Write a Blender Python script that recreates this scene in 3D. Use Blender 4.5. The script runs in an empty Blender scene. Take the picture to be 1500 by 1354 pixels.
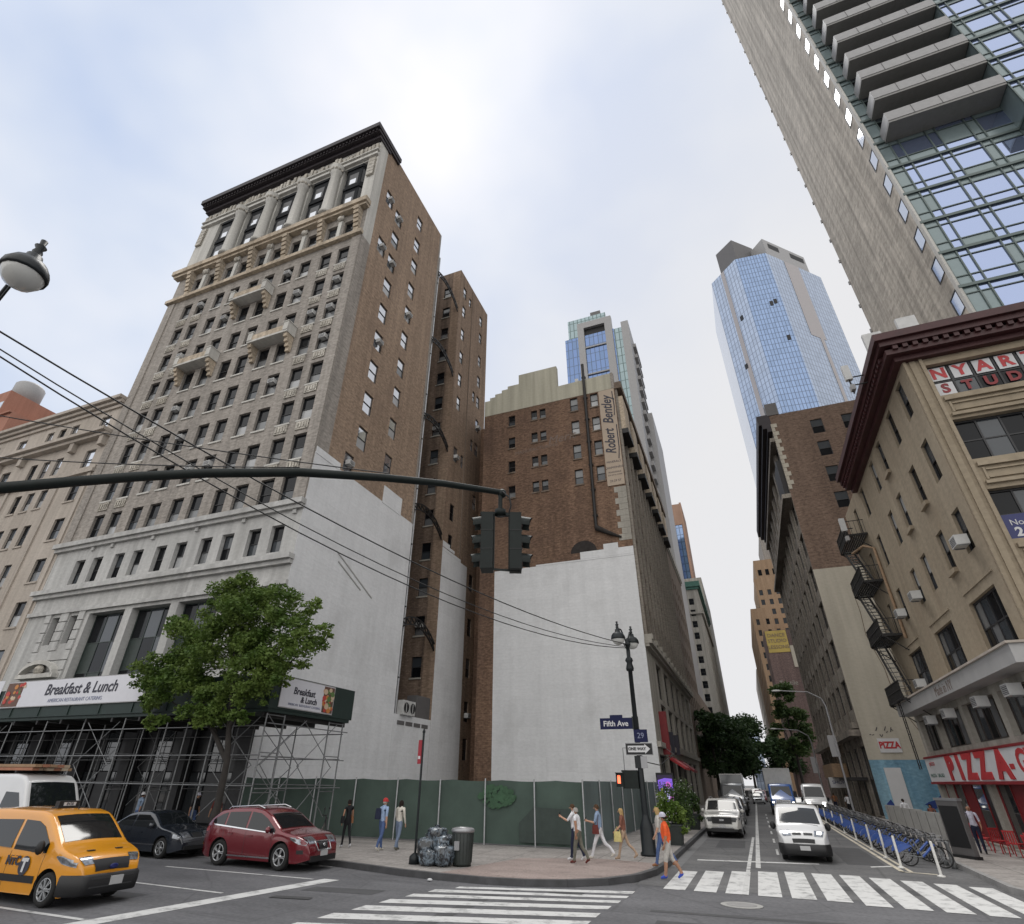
import bpy, bmesh, math, random
from math import sin, cos, pi, sqrt, radians, atan2
from mathutils import Vector, Matrix
random.seed(11)
SC = bpy.context.scene
COL = SC.collection

# ------------------------------------------------------------------ camera
F_PX, PITCH, YAW, ROLL = 799.49, 0.5369805, 0.3902343, 0.0120156
CAM_H = 2.605
fw = Vector((-sin(YAW) * cos(PITCH), cos(YAW) * cos(PITCH), sin(PITCH)))
rt = Vector((cos(YAW), sin(YAW), 0))
up = rt.cross(fw)
rt, up = cos(ROLL) * rt + sin(ROLL) * up, -sin(ROLL) * rt + cos(ROLL) * up
cd = bpy.data.cameras.new('camera')
cam = bpy.data.objects.new('camera', cd)
COL.objects.link(cam)
m = Matrix((rt, up, -fw)).transposed().to_4x4()
m.translation = Vector((0, 0, CAM_H))
cam.matrix_world = m
cd.sensor_width = 36
cd.lens = 36 * F_PX / 1500
cd.shift_x = (750 - 732.94) / 1500
cd.shift_y = -(677 - 667.52) / 1500
cd.clip_start = 0.1
cd.clip_end = 3000
SC.camera = cam

# ------------------------------------------------------------------ sky and sun (overcast, bright cloud above the street)
SUN_EL, SUN_AZ = radians(64), radians(-28)          # azimuth measured from +Y towards +X
wd = bpy.data.worlds.new('World')
SC.world = wd
wd.use_nodes = True
wn, wl = wd.node_tree.nodes, wd.node_tree.links
wn.clear()
w_out = wn.new('ShaderNodeOutputWorld')
w_bg = wn.new('ShaderNodeBackground')
w_sky = wn.new('ShaderNodeTexSky')
w_sky.sky_type = 'NISHITA'
w_sky.sun_disc = False
w_sky.sun_elevation = SUN_EL
w_sky.sun_rotation = SUN_AZ
w_sky.air_density = 1.2
w_sky.dust_density = 2.0
w_tc = wn.new('ShaderNodeTexCoord')
w_n = wn.new('ShaderNodeTexNoise')
w_n.inputs['Scale'].default_value = 1.5
w_n.inputs['Detail'].default_value = 4.5
w_n.inputs['Roughness'].default_value = 0.5
w_map = wn.new('ShaderNodeMapping')
w_map.inputs['Location'].default_value = (1.9, 0.35, 0.6)
w_map.inputs['Scale'].default_value = (1.0, 1.0, 1.6)
wl.new(w_tc.outputs['Generated'], w_map.inputs['Vector'])
wl.new(w_map.outputs['Vector'], w_n.inputs['Vector'])
w_r = wn.new('ShaderNodeValToRGB')
w_r.color_ramp.elements[0].position = 0.38
w_r.color_ramp.elements[0].color = (4.9, 5.75, 7.5, 1)
w_r.color_ramp.elements[1].position = 0.62
w_r.color_ramp.elements[1].color = (8.1, 8.15, 8.5, 1)
e = w_r.color_ramp.elements.new(0.48)
e.color = (6.3, 6.85, 7.9, 1)
wl.new(w_n.outputs['Fac'], w_r.inputs['Fac'])
# thicker, whiter cloud low towards the street; thinner towards the upper left
w_mx = wn.new('ShaderNodeMix')
w_mx.data_type = 'RGBA'
w_mx.inputs[0].default_value = 0.93
wl.new(w_sky.outputs['Color'], w_mx.inputs[6])
wl.new(w_r.outputs['Color'], w_mx.inputs[7])
w_dot = wn.new('ShaderNodeVectorMath')
w_dot.operation = 'DOT_PRODUCT'
w_dot.inputs[1].default_value = (0.62, 0.72, -0.30)
wl.new(w_tc.outputs['Generated'], w_dot.inputs[0])
w_mr = wn.new('ShaderNodeMapRange')
w_mr.inputs[1].default_value = -0.15
w_mr.inputs[2].default_value = 0.50
wl.new(w_dot.outputs['Value'], w_mr.inputs[0])
w_m2 = wn.new('ShaderNodeMix')
w_m2.data_type = 'RGBA'
w_m2.inputs[7].default_value = (6.95, 6.95, 7.1, 1)
wl.new(w_mr.outputs[0], w_m2.inputs[0])
wl.new(w_mx.outputs[2], w_m2.inputs[6])
w_d3 = wn.new('ShaderNodeVectorMath')      # unseen sky behind the camera brightened, added as fill on facades facing it
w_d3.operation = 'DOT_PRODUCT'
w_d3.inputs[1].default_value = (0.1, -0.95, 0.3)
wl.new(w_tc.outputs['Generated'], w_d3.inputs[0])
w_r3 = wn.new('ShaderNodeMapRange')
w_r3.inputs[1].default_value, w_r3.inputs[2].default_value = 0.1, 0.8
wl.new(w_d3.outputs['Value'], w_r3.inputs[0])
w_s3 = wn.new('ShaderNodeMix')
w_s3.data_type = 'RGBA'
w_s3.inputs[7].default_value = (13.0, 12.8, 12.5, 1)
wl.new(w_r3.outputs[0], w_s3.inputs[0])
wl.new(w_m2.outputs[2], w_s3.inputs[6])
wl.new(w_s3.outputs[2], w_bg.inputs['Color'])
w_bg.inputs['Strength'].default_value = 0.1
wl.new(w_bg.outputs['Background'], w_out.inputs['Surface'])

sl = bpy.data.lights.new('sun', 'SUN')
sl.energy = 1.5
sl.angle = radians(28)
sl.color = (1, 0.97, 0.92)
so = bpy.data.objects.new('sun', sl)
COL.objects.link(so)
so.rotation_euler = Vector((sin(SUN_AZ) * cos(SUN_EL), cos(SUN_AZ) * cos(SUN_EL), sin(SUN_EL))).to_track_quat('Z', 'Y').to_euler()
SC.view_settings.view_transform = 'Standard'
SC.view_settings.look = 'None'
SC.view_settings.exposure = 0.24
SC.view_settings.gamma = 1.0
SC.cycles.max_bounces = 5
SC.cycles.diffuse_bounces = 3
SC.cycles.glossy_bounces = 3

# ------------------------------------------------------------------ materials
MATS = {}


def newmat(name):
    mt = bpy.data.materials.new(name)
    mt.use_nodes = True
    MATS[name] = mt
    return mt, mt.node_tree.nodes, mt.node_tree.links, mt.node_tree.nodes['Principled BSDF']


def c4(c):
    return (c[0], c[1], c[2], 1)


def plain(name, col, rough=0.6, metal=0.0, coat=0.0, var=0.0, vs=3.0, emit=0.0, spec=0.5, bump=0.0):
    """one colour with optional soft mottling"""
    mt, n, l, p = newmat(name)
    p.inputs['Base Color'].default_value = c4(col)
    p.inputs['Roughness'].default_value = rough
    p.inputs['Metallic'].default_value = metal
    p.inputs['Coat Weight'].default_value = coat
    p.inputs['Coat Roughness'].default_value = 0.06
    p.inputs['Specular IOR Level'].default_value = spec
    if emit:
        p.inputs['Emission Color'].default_value = c4(col)
        p.inputs['Emission Strength'].default_value = emit
    if var or bump:
        tc = n.new('ShaderNodeTexCoord')
        nz = n.new('ShaderNodeTexNoise')
        nz.inputs['Scale'].default_value = vs
        nz.inputs['Detail'].default_value = 6
        nz.inputs['Roughness'].default_value = 0.62
        l.new(tc.outputs['Object'], nz.inputs['Vector'])
        if var:
            mr = n.new('ShaderNodeMapRange')
            mr.inputs[1].default_value = 0.25
            mr.inputs[2].default_value = 0.75
            mr.inputs[3].default_value = 1 - var
            mr.inputs[4].default_value = 1 + var
            l.new(nz.outputs['Fac'], mr.inputs[0])
            mu = n.new('ShaderNodeVectorMath')
            mu.operation = 'SCALE'
            mu.inputs[0].default_value = col
            l.new(mr.outputs[0], mu.inputs['Scale'])
            l.new(mu.outputs[0], p.inputs['Base Color'])
        if bump:
            bp = n.new('ShaderNodeBump')
            bp.inputs['Strength'].default_value = bump
            bp.inputs['Distance'].default_value = 0.02
            l.new(nz.outputs['Fac'], bp.inputs['Height'])
            l.new(bp.outputs[0], p.inputs['Normal'])
    return mt


def wall(name, c1, c2, mortar=None, bw=0.42, bh=0.15, streak=0.25, patch=0.35, rough=0.9, stain=None, stain_amt=0.4, fine=0.3, var2=0.72, panels=0.0):
    """masonry: two-tone patches, optional courses, run-down streaks and fine grain (UVs are in metres)"""
    mt, n, l, p = newmat(name)
    p.inputs['Roughness'].default_value = rough
    p.inputs['Specular IOR Level'].default_value = 0.25
    tc = n.new('ShaderNodeTexCoord')

    def noise(sx, sy, det=4, loc=0.0):
        mp = n.new('ShaderNodeMapping')
        mp.inputs['Scale'].default_value = (sx, sy, 1)
        mp.inputs['Location'].default_value = (loc, loc * 0.7, 0)
        l.new(tc.outputs['UV'], mp.inputs['Vector'])
        nz = n.new('ShaderNodeTexNoise')
        nz.inputs['Scale'].default_value = 1
        nz.inputs['Detail'].default_value = det
        nz.inputs['Roughness'].default_value = 0.6
        l.new(mp.outputs[0], nz.inputs['Vector'])
        return nz

    def rng(src, a, b, lo, hi):
        mr = n.new('ShaderNodeMapRange')
        mr.inputs[1].default_value, mr.inputs[2].default_value = a, b
        mr.inputs[3].default_value, mr.inputs[4].default_value = lo, hi
        l.new(src, mr.inputs[0])
        return mr.outputs[0]

    pat = noise(0.16, 0.11, 5)
    mix = n.new('ShaderNodeMix')
    mix.data_type = 'RGBA'
    l.new(rng(pat.outputs['Fac'], 0.5 - patch / 2, 0.5 + patch / 2, 0, 1), mix.inputs[0])
    mix.inputs[6].default_value = c4(c1)
    mix.inputs[7].default_value = c4(c2)
    col = mix.outputs[2]
    if mortar:
        br = n.new('ShaderNodeTexBrick')
        br.inputs['Scale'].default_value = 1
        br.inputs['Brick Width'].default_value = bw
        br.inputs['Row Height'].default_value = bh
        br.inputs['Mortar Size'].default_value = 0.022
        br.inputs['Mortar Smooth'].default_value = 0.3
        br.inputs['Mortar'].default_value = c4(mortar)
        l.new(tc.outputs['UV'], br.inputs['Vector'])
        dk = n.new('ShaderNodeVectorMath')
        dk.operation = 'SCALE'
        dk.inputs['Scale'].default_value = var2
        l.new(col, dk.inputs[0])
        l.new(col, br.inputs['Color1'])
        l.new(dk.outputs[0], br.inputs['Color2'])
        col = br.outputs['Color']
    if panels:
        pb = n.new('ShaderNodeTexBrick')      # roller-painted patches
        pb.offset = 0.37
        pb.inputs['Scale'].default_value = 1
        pb.inputs['Brick Width'].default_value = 2.7
        pb.inputs['Row Height'].default_value = 1.15
        pb.inputs['Mortar Size'].default_value = 0.012
        pb.inputs['Color1'].default_value = (1, 1, 1, 1)
        pb.inputs['Color2'].default_value = (1 - panels, 1 - panels, 1 - panels, 1)
        pb.inputs['Mortar'].default_value = (1 - panels * 1.6, 1 - panels * 1.6, 1 - panels * 1.6, 1)
        wp = n.new('ShaderNodeVectorMath')
        wp.operation = 'MULTIPLY_ADD'
        wn_ = noise(0.7, 0.7, 3, 1.1)
        l.new(wn_.outputs['Color'], wp.inputs[0])
        wp.inputs[1].default_value = (0.5, 0.35, 0)
        l.new(tc.outputs['UV'], wp.inputs[2])
        l.new(wp.outputs[0], pb.inputs['Vector'])
        mp_ = n.new('ShaderNodeVectorMath')
        mp_.operation = 'MULTIPLY'
        l.new(col, mp_.inputs[0])
        l.new(pb.outputs['Color'], mp_.inputs[1])
        col = mp_.outputs[0]
    st = noise(1.3, 0.05, 3, 4.3)
    gr = noise(3.1, 5.3, 6, 9.1)
    f1 = rng(st.outputs['Fac'], 0.35, 0.65, 1 - streak, 1 + streak * 0.35)
    f2 = rng(gr.outputs['Fac'], 0.3, 0.7, 1 - fine, 1 + fine)
    mu = n.new('ShaderNodeMath')
    mu.operation = 'MULTIPLY'
    l.new(f1, mu.inputs[0])
    l.new(f2, mu.inputs[1])
    sc = n.new('ShaderNodeVectorMath')
    sc.operation = 'SCALE'
    l.new(col, sc.inputs[0])
    l.new(mu.outputs[0], sc.inputs['Scale'])
    col = sc.outputs[0]
    if stain:
        sn = noise(0.35, 0.22, 7, 2.7)
        sm = n.new('ShaderNodeMix')
        sm.data_type = 'RGBA'
        l.new(rng(sn.outputs['Fac'], 0.52, 0.68, 0, stain_amt), sm.inputs[0])
        l.new(col, sm.inputs[6])
        sm.inputs[7].default_value = c4(stain)
        col = sm.outputs[2]
    l.new(col, p.inputs['Base Color'])
    bp = n.new('ShaderNodeBump')
    bp.inputs['Strength'].default_value = 0.35
    bp.inputs['Distance'].default_value = 0.03
    l.new(gr.outputs['Fac'], bp.inputs['Height'])
    l.new(bp.outputs[0], p.inputs['Normal'])
    return mt


def paving(name, c1, c2, rough=0.85, joints=None, scale=1.0, crack=0.0, spots=0.0):
    """asphalt or pavement with patches, tyre-worn streaks, specks and optional flag joints (object space in metres)"""
    mt, n, l, p = newmat(name)
    p.inputs['Roughness'].default_value = rough
    p.inputs['Specular IOR Level'].default_value = 0.3
    tc = n.new('ShaderNodeTexCoord')

    def noise(s, det, vec=(1, 1, 1)):
        mp = n.new('ShaderNodeMapping')
        mp.inputs['Scale'].default_value = vec
        l.new(tc.outputs['Object'], mp.inputs['Vector'])
        nz = n.new('ShaderNodeTexNoise')
        nz.inputs['Scale'].default_value = s
        nz.inputs['Detail'].default_value = det
        nz.inputs['Roughness'].default_value = 0.65
        l.new(mp.outputs[0], nz.inputs['Vector'])
        return nz.outputs['Fac']

    def rng(src, a, b, lo, hi):
        mr = n.new('ShaderNodeMapRange')
        mr.inputs[1].default_value, mr.inputs[2].default_value = a, b
        mr.inputs[3].default_value, mr.inputs[4].default_value = lo, hi
        l.new(src, mr.inputs[0])
        return mr.outputs[0]
    mix = n.new('ShaderNodeMix')
    mix.data_type = 'RGBA'
    l.new(rng(noise(0.32 * scale, 5), 0.35, 0.65, 0, 1), mix.inputs[0])
    mix.inputs[6].default_value = c4(c1)
    mix.inputs[7].default_value = c4(c2)
    col = mix.outputs[2]
    k = n.new('ShaderNodeVectorMath')
    k.operation = 'SCALE'
    l.new(col, k.inputs[0])
    l.new(rng(noise(9 * scale, 6), 0.3, 0.7, 0.78, 1.24), k.inputs['Scale'])
    col = k.outputs[0]
    k = n.new('ShaderNodeVectorMath')
    k.operation = 'SCALE'
    l.new(col, k.inputs[0])
    l.new(rng(noise(0.9, 4, (0.12, 1.3, 1)), 0.35, 0.65, 0.85, 1.1), k.inputs['Scale'])
    col = k.outputs[0]
    if spots:
        vo = n.new('ShaderNodeTexNoise')
        vo.inputs['Scale'].default_value = 3.2
        vo.inputs['Detail'].default_value = 2
        l.new(tc.outputs['Object'], vo.inputs['Vector'])
        k = n.new('ShaderNodeVectorMath')
        k.operation = 'SCALE'
        l.new(col, k.inputs[0])
        l.new(rng(vo.outputs['Fac'], 0.62, 0.68, 1, 1 - spots), k.inputs['Scale'])
        col = k.outputs[0]
    if joints:
        br = n.new('ShaderNodeTexBrick')
        br.offset = 0.0
        br.inputs['Scale'].default_value = 1
        br.inputs['Brick Width'].default_value = joints
        br.inputs['Row Height'].default_value = joints
        br.inputs['Mortar Size'].default_value = 0.018
        br.inputs['Mortar'].default_value = c4([v * 0.55 for v in c1])
        l.new(tc.outputs['Object'], br.inputs['Vector'])
        k = n.new('ShaderNodeVectorMath')
        k.operation = 'SCALE'
        k.inputs['Scale'].default_value = 0.9
        l.new(col, k.inputs[0])
        l.new(col, br.inputs['Color1'])
        l.new(k.outputs[0], br.inputs['Color2'])
        col = br.outputs['Color']
    if crack:
        vo = n.new('ShaderNodeTexVoronoi')
        vo.feature = 'DISTANCE_TO_EDGE'
        vo.inputs['Scale'].default_value = 0.28
        l.new(tc.outputs['Object'], vo.inputs['Vector'])
        k = n.new('ShaderNodeVectorMath')
        k.operation = 'SCALE'
        l.new(col, k.inputs[0])
        l.new(rng(vo.outputs['Distance'], 0.0, 0.012, 1 - crack, 1), k.inputs['Scale'])
        col = k.outputs[0]
    l.new(col, p.inputs['Base Color'])
    bp = n.new('ShaderNodeBump')
    bp.inputs['Strength'].default_value = 0.3
    bp.inputs['Distance'].default_value = 0.01
    l.new(noise(22 * scale, 5), bp.inputs['Height'])
    l.new(bp.outputs[0], p.inputs['Normal'])
    return mt


def paint_mark(name, col, wear=0.5):
    """road paint worn through to asphalt in patches"""
    mt, n, l, p = newmat(name)
    p.inputs['Roughness'].default_value = 0.8
    tc = n.new('ShaderNodeTexCoord')
    nz = n.new('ShaderNodeTexNoise')
    nz.inputs['Scale'].default_value = 2.1
    nz.inputs['Detail'].default_value = 8
    nz.inputs['Roughness'].default_value = 0.72
    l.new(tc.outputs['Object'], nz.inputs['Vector'])
    mr = n.new('ShaderNodeMapRange')
    mr.inputs[1].default_value = 0.34
    mr.inputs[2].default_value = 0.50
    mr.inputs[3].default_value = 1 - wear
    mr.inputs[4].default_value = 1
    l.new(nz.outputs['Fac'], mr.inputs[0])
    mx = n.new('ShaderNodeMix')
    mx.data_type = 'RGBA'
    mx.inputs[6].default_value = (0.07, 0.07, 0.075, 1)
    mx.inputs[7].default_value = c4(col)
    l.new(mr.outputs[0], mx.inputs[0])
    l.new(mx.outputs[2], p.inputs['Base Color'])
    return mt


def foliage(name, c1, c2):
    mt, n, l, p = newmat(name)
    p.inputs['Roughness'].default_value = 0.55
    p.inputs['Specular IOR Level'].default_value = 0.3
    tc = n.new('ShaderNodeTexCoord')
    nz = n.new('ShaderNodeTexNoise')
    nz.inputs['Scale'].default_value = 0.9
    nz.inputs['Detail'].default_value = 5
    l.new(tc.outputs['Object'], nz.inputs['Vector'])
    mr = n.new('ShaderNodeMapRange')
    mr.inputs[1].default_value, mr.inputs[2].default_value = 0.35, 0.65
    l.new(nz.outputs['Fac'], mr.inputs[0])
    mx = n.new('ShaderNodeMix')
    mx.data_type = 'RGBA'
    mx.inputs[6].default_value, mx.inputs[7].default_value = c4(c1), c4(c2)
    l.new(mr.outputs[0], mx.inputs[0])
    l.new(mx.outputs[2], p.inputs['Base Color'])
    tr = n.new('ShaderNodeBsdfTranslucent')
    l.new(mx.outputs[2], tr.inputs['Color'])
    ms = n.new('ShaderNodeMixShader')
    ms.inputs[0].default_value = 0.3
    l.new(p.outputs[0], ms.inputs[1])
    l.new(tr.outputs[0], ms.inputs[2])
    l.new(ms.outputs[0], n['Material Output'].inputs['Surface'])
    return mt


def curtain(name, glass, frame, uw, uh, line=0.08, metal=0.75, rough=0.06, dark=None):
    """coated glass in a fine mullion grid for far towers (UVs in metres); some panes darker"""
    mt, n, l, p = newmat(name)
    p.inputs['Roughness'].default_value = rough
    p.inputs['Metallic'].default_value = metal
    tc = n.new('ShaderNodeTexCoord')
    br = n.new('ShaderNodeTexBrick')
    br.offset = 0.0
    br.inputs['Scale'].default_value = 1
    br.inputs['Brick Width'].default_value = uw
    br.inputs['Row Height'].default_value = uh
    br.inputs['Mortar Size'].default_value = line
    br.inputs['Mortar Smooth'].default_value = 0.0
    br.inputs['Bias'].default_value = -0.35
    br.inputs['Color1'].default_value = c4(glass)
    br.inputs['Color2'].default_value = c4(dark or [v * 0.8 for v in glass])
    br.inputs['Mortar'].default_value = c4(frame)
    l.new(tc.outputs['UV'], br.inputs['Vector'])
    l.new(br.outputs['Color'], p.inputs['Base Color'])
    bp = n.new('ShaderNodeBump')
    bp.inputs['Strength'].default_value = 0.05
    bp.inputs['Distance'].default_value = 0.05
    nz = n.new('ShaderNodeTexNoise')
    nz.inputs['Scale'].default_value = 0.25
    l.new(tc.outputs['UV'], nz.inputs['Vector'])
    l.new(nz.outputs['Fac'], bp.inputs['Height'])
    l.new(bp.outputs[0], p.inputs['Normal'])
    return mt


# ------------------------------------------------------------------ mesh collector
class MB:
    def __init__(s):
        s.v, s.f, s.m, s.sm, s.mats = [], [], [], [], []

    def mi(s, mat):
        if isinstance(mat, str):
            mat = MATS[mat]
        if mat not in s.mats:
            s.mats.append(mat)
        return s.mats.index(mat)

    def face(s, pts, mat, smooth=False):
        b = len(s.v)
        s.v += [tuple(p) for p in pts]
        s.f.append(list(range(b, b + len(pts))))
        s.m.append(s.mi(mat))
        s.sm.append(smooth)

    def add(s, verts, faces, mat, smooth=False):
        b = len(s.v)
        s.v += [tuple(p) for p in verts]
        k = s.mi(mat)
        for f in faces:
            s.f.append([b + i for i in f])
            s.m.append(k)
            s.sm.append(smooth)

    def box(s, x0, y0, z0, x1, y1, z1, mat, T=None):
        x0, x1 = min(x0, x1), max(x0, x1)
        y0, y1 = min(y0, y1), max(y0, y1)
        z0, z1 = min(z0, z1), max(z0, z1)
        vs = [Vector(p) for p in ((x0, y0, z0), (x1, y0, z0), (x1, y1, z0), (x0, y1, z0), (x0, y0, z1), (x1, y0, z1), (x1, y1, z1), (x0, y1, z1))]
        if T is not None:
            vs = [T @ p for p in vs]
        s.add(vs, [(0, 3, 2, 1), (4, 5, 6, 7), (0, 1, 5, 4), (1, 2, 6, 5), (2, 3, 7, 6), (3, 0, 4, 7)], mat)

    def bar(s, p0, p1, w, mat, h=None, upv=(0, 0, 1)):
        """square bar between two points"""
        p0, p1 = Vector(p0), Vector(p1)
        d = (p1 - p0).normalized()
        u = Vector(upv)
        if abs(d.dot(u)) > 0.98:
            u = Vector((1, 0, 0))
        a = d.cross(u).normalized()
        b = a.cross(d).normalized()
        h = h or w
        q = []
        for p in (p0, p1):
            for i, j in ((-1, -1), (1, -1), (1, 1), (-1, 1)):
                q.append(p + a * (i * w / 2) + b * (j * h / 2))
        s.add(q, [(3, 2, 1, 0), (4, 5, 6, 7), (0, 1, 5, 4), (1, 2, 6, 5), (2, 3, 7, 6), (3, 0, 4, 7)], mat)

    def tube(s, path, r, n, mat, caps=True):
        path = [Vector(p) for p in path]
        rs = r if isinstance(r, (list, tuple)) else [r] * len(path)
        rings = []
        pa = None
        for i, p in enumerate(path):
            d = (path[min(i + 1, len(path) - 1)] - path[max(i - 1, 0)])
            d = d.normalized() if d.length > 1e-9 else Vector((0, 0, 1))
            if pa is None:
                u = Vector((0, 0, 1)) if abs(d.z) < 0.95 else Vector((1, 0, 0))
                a = d.cross(u).normalized()
            else:
                a = (pa - d * pa.dot(d)).normalized()
            pa = a
            b = d.cross(a)
            rings.append([p + (a * cos(2 * pi * k / n) + b * sin(2 * pi * k / n)) * rs[i] for k in range(n)])
        vs = [q for rg in rings for q in rg]
        fs = []
        for i in range(len(path) - 1):
            for k in range(n):
                k2 = (k + 1) % n
                fs.append((i * n + k, i * n + k2, (i + 1) * n + k2, (i + 1) * n + k))
        s.add(vs, fs, mat, True)
        if caps:
            s.add(rings[0], [tuple(range(n - 1, -1, -1))], mat)
            s.add(rings[-1], [tuple(range(n))], mat)

    def lathe(s, prof, n, mat, T=None, smooth=True):
        vs = []
        for r, z in prof:
            for k in range(n):
                p = Vector((r * cos(2 * pi * k / n), r * sin(2 * pi * k / n), z))
                vs.append(T @ p if T is not None else p)
        fs = []
        for i in range(len(prof) - 1):
            for k in range(n):
                k2 = (k + 1) % n
                fs.append((i * n + k, i * n + k2, (i + 1) * n + k2, (i + 1) * n + k))
        s.add(vs, fs, mat, smooth)

    def grid(s, P, mat, smooth=True):
        """P[i][j] points; mat a material or f(i, j)"""
        b = len(s.v)
        nj = len(P[0])
        for row in P:
            s.v += [tuple(p) for p in row]
        for i in range(len(P) - 1):
            for j in range(nj - 1):
                s.f.append([b + i * nj + j, b + i * nj + j + 1, b + (i + 1) * nj + j + 1, b + (i + 1) * nj + j])
                s.m.append(s.mi(mat(i, j) if callable(mat) else mat))
                s.sm.append(smooth)

    def prism(s, poly, z0, z1, mat, T=None, top=True, bot=True):
        """vertical extrusion of a counter-clockwise xy polygon"""
        n = len(poly)
        vs = [Vector((x, y, z0)) for x, y in poly] + [Vector((x, y, z1)) for x, y in poly]
        if T is not None:
            vs = [T @ p for p in vs]
        fs = [(i, (i + 1) % n, n + (i + 1) % n, n + i) for i in range(n)]
        if bot:
            fs.append(tuple(range(n - 1, -1, -1)))
        if top:
            fs.append(tuple(range(n, 2 * n)))
        s.add(vs, fs, mat)

    def ball(s, c, r, mat, nu=10, nv=7, sq=(1, 1, 1)):
        c = Vector(c)
        P = []
        for i in range(nv + 1):
            t = pi * i / nv
            P.append([c + Vector((r * sq[0] * sin(t) * cos(2 * pi * j / nu), r * sq[1] * sin(t) * sin(2 * pi * j / nu), -r * sq[2] * cos(t))) for j in range(nu + 1)])
        s.grid(P, mat)

    def mesh(s, name):
        me = bpy.data.meshes.new(name)
        me.from_pydata(s.v, [], s.f)
        for mt in s.mats:
            me.materials.append(mt)
        me.polygons.foreach_set('material_index', s.m)
        me.polygons.foreach_set('use_smooth', s.sm)
        uv = me.uv_layers.new(name='UVMap')
        dat = [0.0] * (2 * len(me.loops))
        vs = me.vertices
        for pg in me.polygons:
            nx, ny, nz = (abs(c) for c in pg.normal)
            for li in pg.loop_indices:
                co = vs[me.loops[li].vertex_index].co
                if nz > 0.75:
                    a, b = co.x, co.y
                elif nx > ny:
                    a, b = co.y, co.z
                else:
                    a, b = co.x, co.z
                dat[2 * li], dat[2 * li + 1] = a, b
        uv.data.foreach_set('uv', dat)
        me.update()
        return me

    def build(s, name, parent=None, loc=None, rot=None):
        return put(s.mesh(name), name, parent, loc, rot)


def put(me, name, parent=None, loc=None, rot=None):
    o = bpy.data.objects.new(name, me)
    COL.objects.link(o)
    if parent is not None:
        o.parent = parent
    if loc is not None:
        o.location = loc
    if rot is not None:
        o.rotation_euler = (0, 0, rot) if isinstance(rot, (int, float)) else rot
    return o


def tag(o, label, cat, group=None):
    o['label'] = label
    o['category'] = cat
    if group:
        o['group'] = group
    return o


def thing(name, label, cat, loc=(0, 0, 0), rot=0, group=None):
    o = bpy.data.objects.new(name, None)
    COL.objects.link(o)
    o.empty_display_size = 0.2
    o.location = loc
    o.rotation_euler = (0, 0, rot)
    return tag(o, label, cat, group)


def struct(name, mb, parent=None):
    o = mb.build(name, parent)
    o['kind'] = 'structure'
    return o


def copy_tree(o, loc=None, rot=None, label=None, parent=None):
    c = o.copy()
    COL.objects.link(c)
    if parent is not None:
        c.parent = parent
    if loc is not None:
        c.location = loc
    if rot is not None:
        c.rotation_euler = (0, 0, rot)
    if label:
        c['label'] = label
    for ch in KIDS.get(o.name, []) or list(o.children):
        copy_tree(ch, parent=c)
    return c


KIDS = {}
_TXT = {}


def text_mesh(s, size, mat, align='CENTER', shear=0.0, bold=0.0, extr=0.004, xs=1.0):
    """lettering as a mesh in its local xy plane"""
    key = (s, size, align, shear, bold, extr, xs, mat if isinstance(mat, str) else mat.name)
    if key in _TXT:
        return _TXT[key]
    cu = bpy.data.curves.new('lettering', 'FONT')
    cu.body = s
    cu.size = size
    cu.align_x = align
    cu.align_y = 'CENTER'
    cu.shear = shear
    cu.offset = bold
    cu.extrude = extr
    cu.resolution_u = 3
    to = bpy.data.objects.new('lettering_source', cu)
    COL.objects.link(to)
    bpy.context.view_layer.update()
    dg = bpy.context.evaluated_depsgraph_get()
    me = bpy.data.meshes.new_from_object(to.evaluated_get(dg))
    bpy.data.objects.remove(to)
    bpy.data.curves.remove(cu)
    me.materials.clear()
    me.materials.append(MATS[mat] if isinstance(mat, str) else mat)
    if xs != 1.0:
        me.transform(Matrix.Diagonal((xs, 1, 1, 1)))
    _TXT[key] = me
    return me


def letter(s, size, mat, parent, loc, face=0.0, tilt=0.0, name='lettering', **kw):
    """put lettering on a vertical surface; face = rotation of the surface about z (0 faces -Y, pi/2 faces +X, -pi/2 faces -X)"""
    me = text_mesh(s, size, mat, **kw)
    o = put(me, name, parent, loc)
    o.rotation_euler = (Matrix.Rotation(face, 3, 'Z') @ Matrix.Rotation(pi / 2, 3, 'X') @ Matrix.Rotation(tilt, 3, 'Z')).to_euler()
    return o
# ------------------------------------------------------------------ material library
wall('white_brick', (0.67, 0.675, 0.685), (0.74, 0.745, 0.755), mortar=(0.68, 0.685, 0.69), bw=1.1, bh=0.30, var2=0.965, panels=0.055, streak=0.05, patch=0.5, fine=0.06, stain=(0.44, 0.44, 0.44), stain_amt=0.35)
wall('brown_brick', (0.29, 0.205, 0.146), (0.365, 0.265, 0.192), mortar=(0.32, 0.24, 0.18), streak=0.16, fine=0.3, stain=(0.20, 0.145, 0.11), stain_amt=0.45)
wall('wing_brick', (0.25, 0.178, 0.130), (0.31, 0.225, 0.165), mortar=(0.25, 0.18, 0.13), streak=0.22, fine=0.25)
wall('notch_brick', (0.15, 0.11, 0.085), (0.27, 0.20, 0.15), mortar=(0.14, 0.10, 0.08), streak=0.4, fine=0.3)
wall('store_brick', (0.145, 0.095, 0.069), (0.262, 0.168, 0.112), mortar=(0.15, 0.09, 0.065), streak=0.15, patch=0.3, fine=0.42, stain=(0.07, 0.045, 0.036), stain_amt=0.5)
wall('grey_brick', (0.31, 0.28, 0.25), (0.385, 0.352, 0.318), mortar=(0.32, 0.29, 0.262), streak=0.2, fine=0.22)
wall('pale_stone', (0.50, 0.485, 0.45), (0.56, 0.545, 0.51), streak=0.2, fine=0.1)
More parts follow.
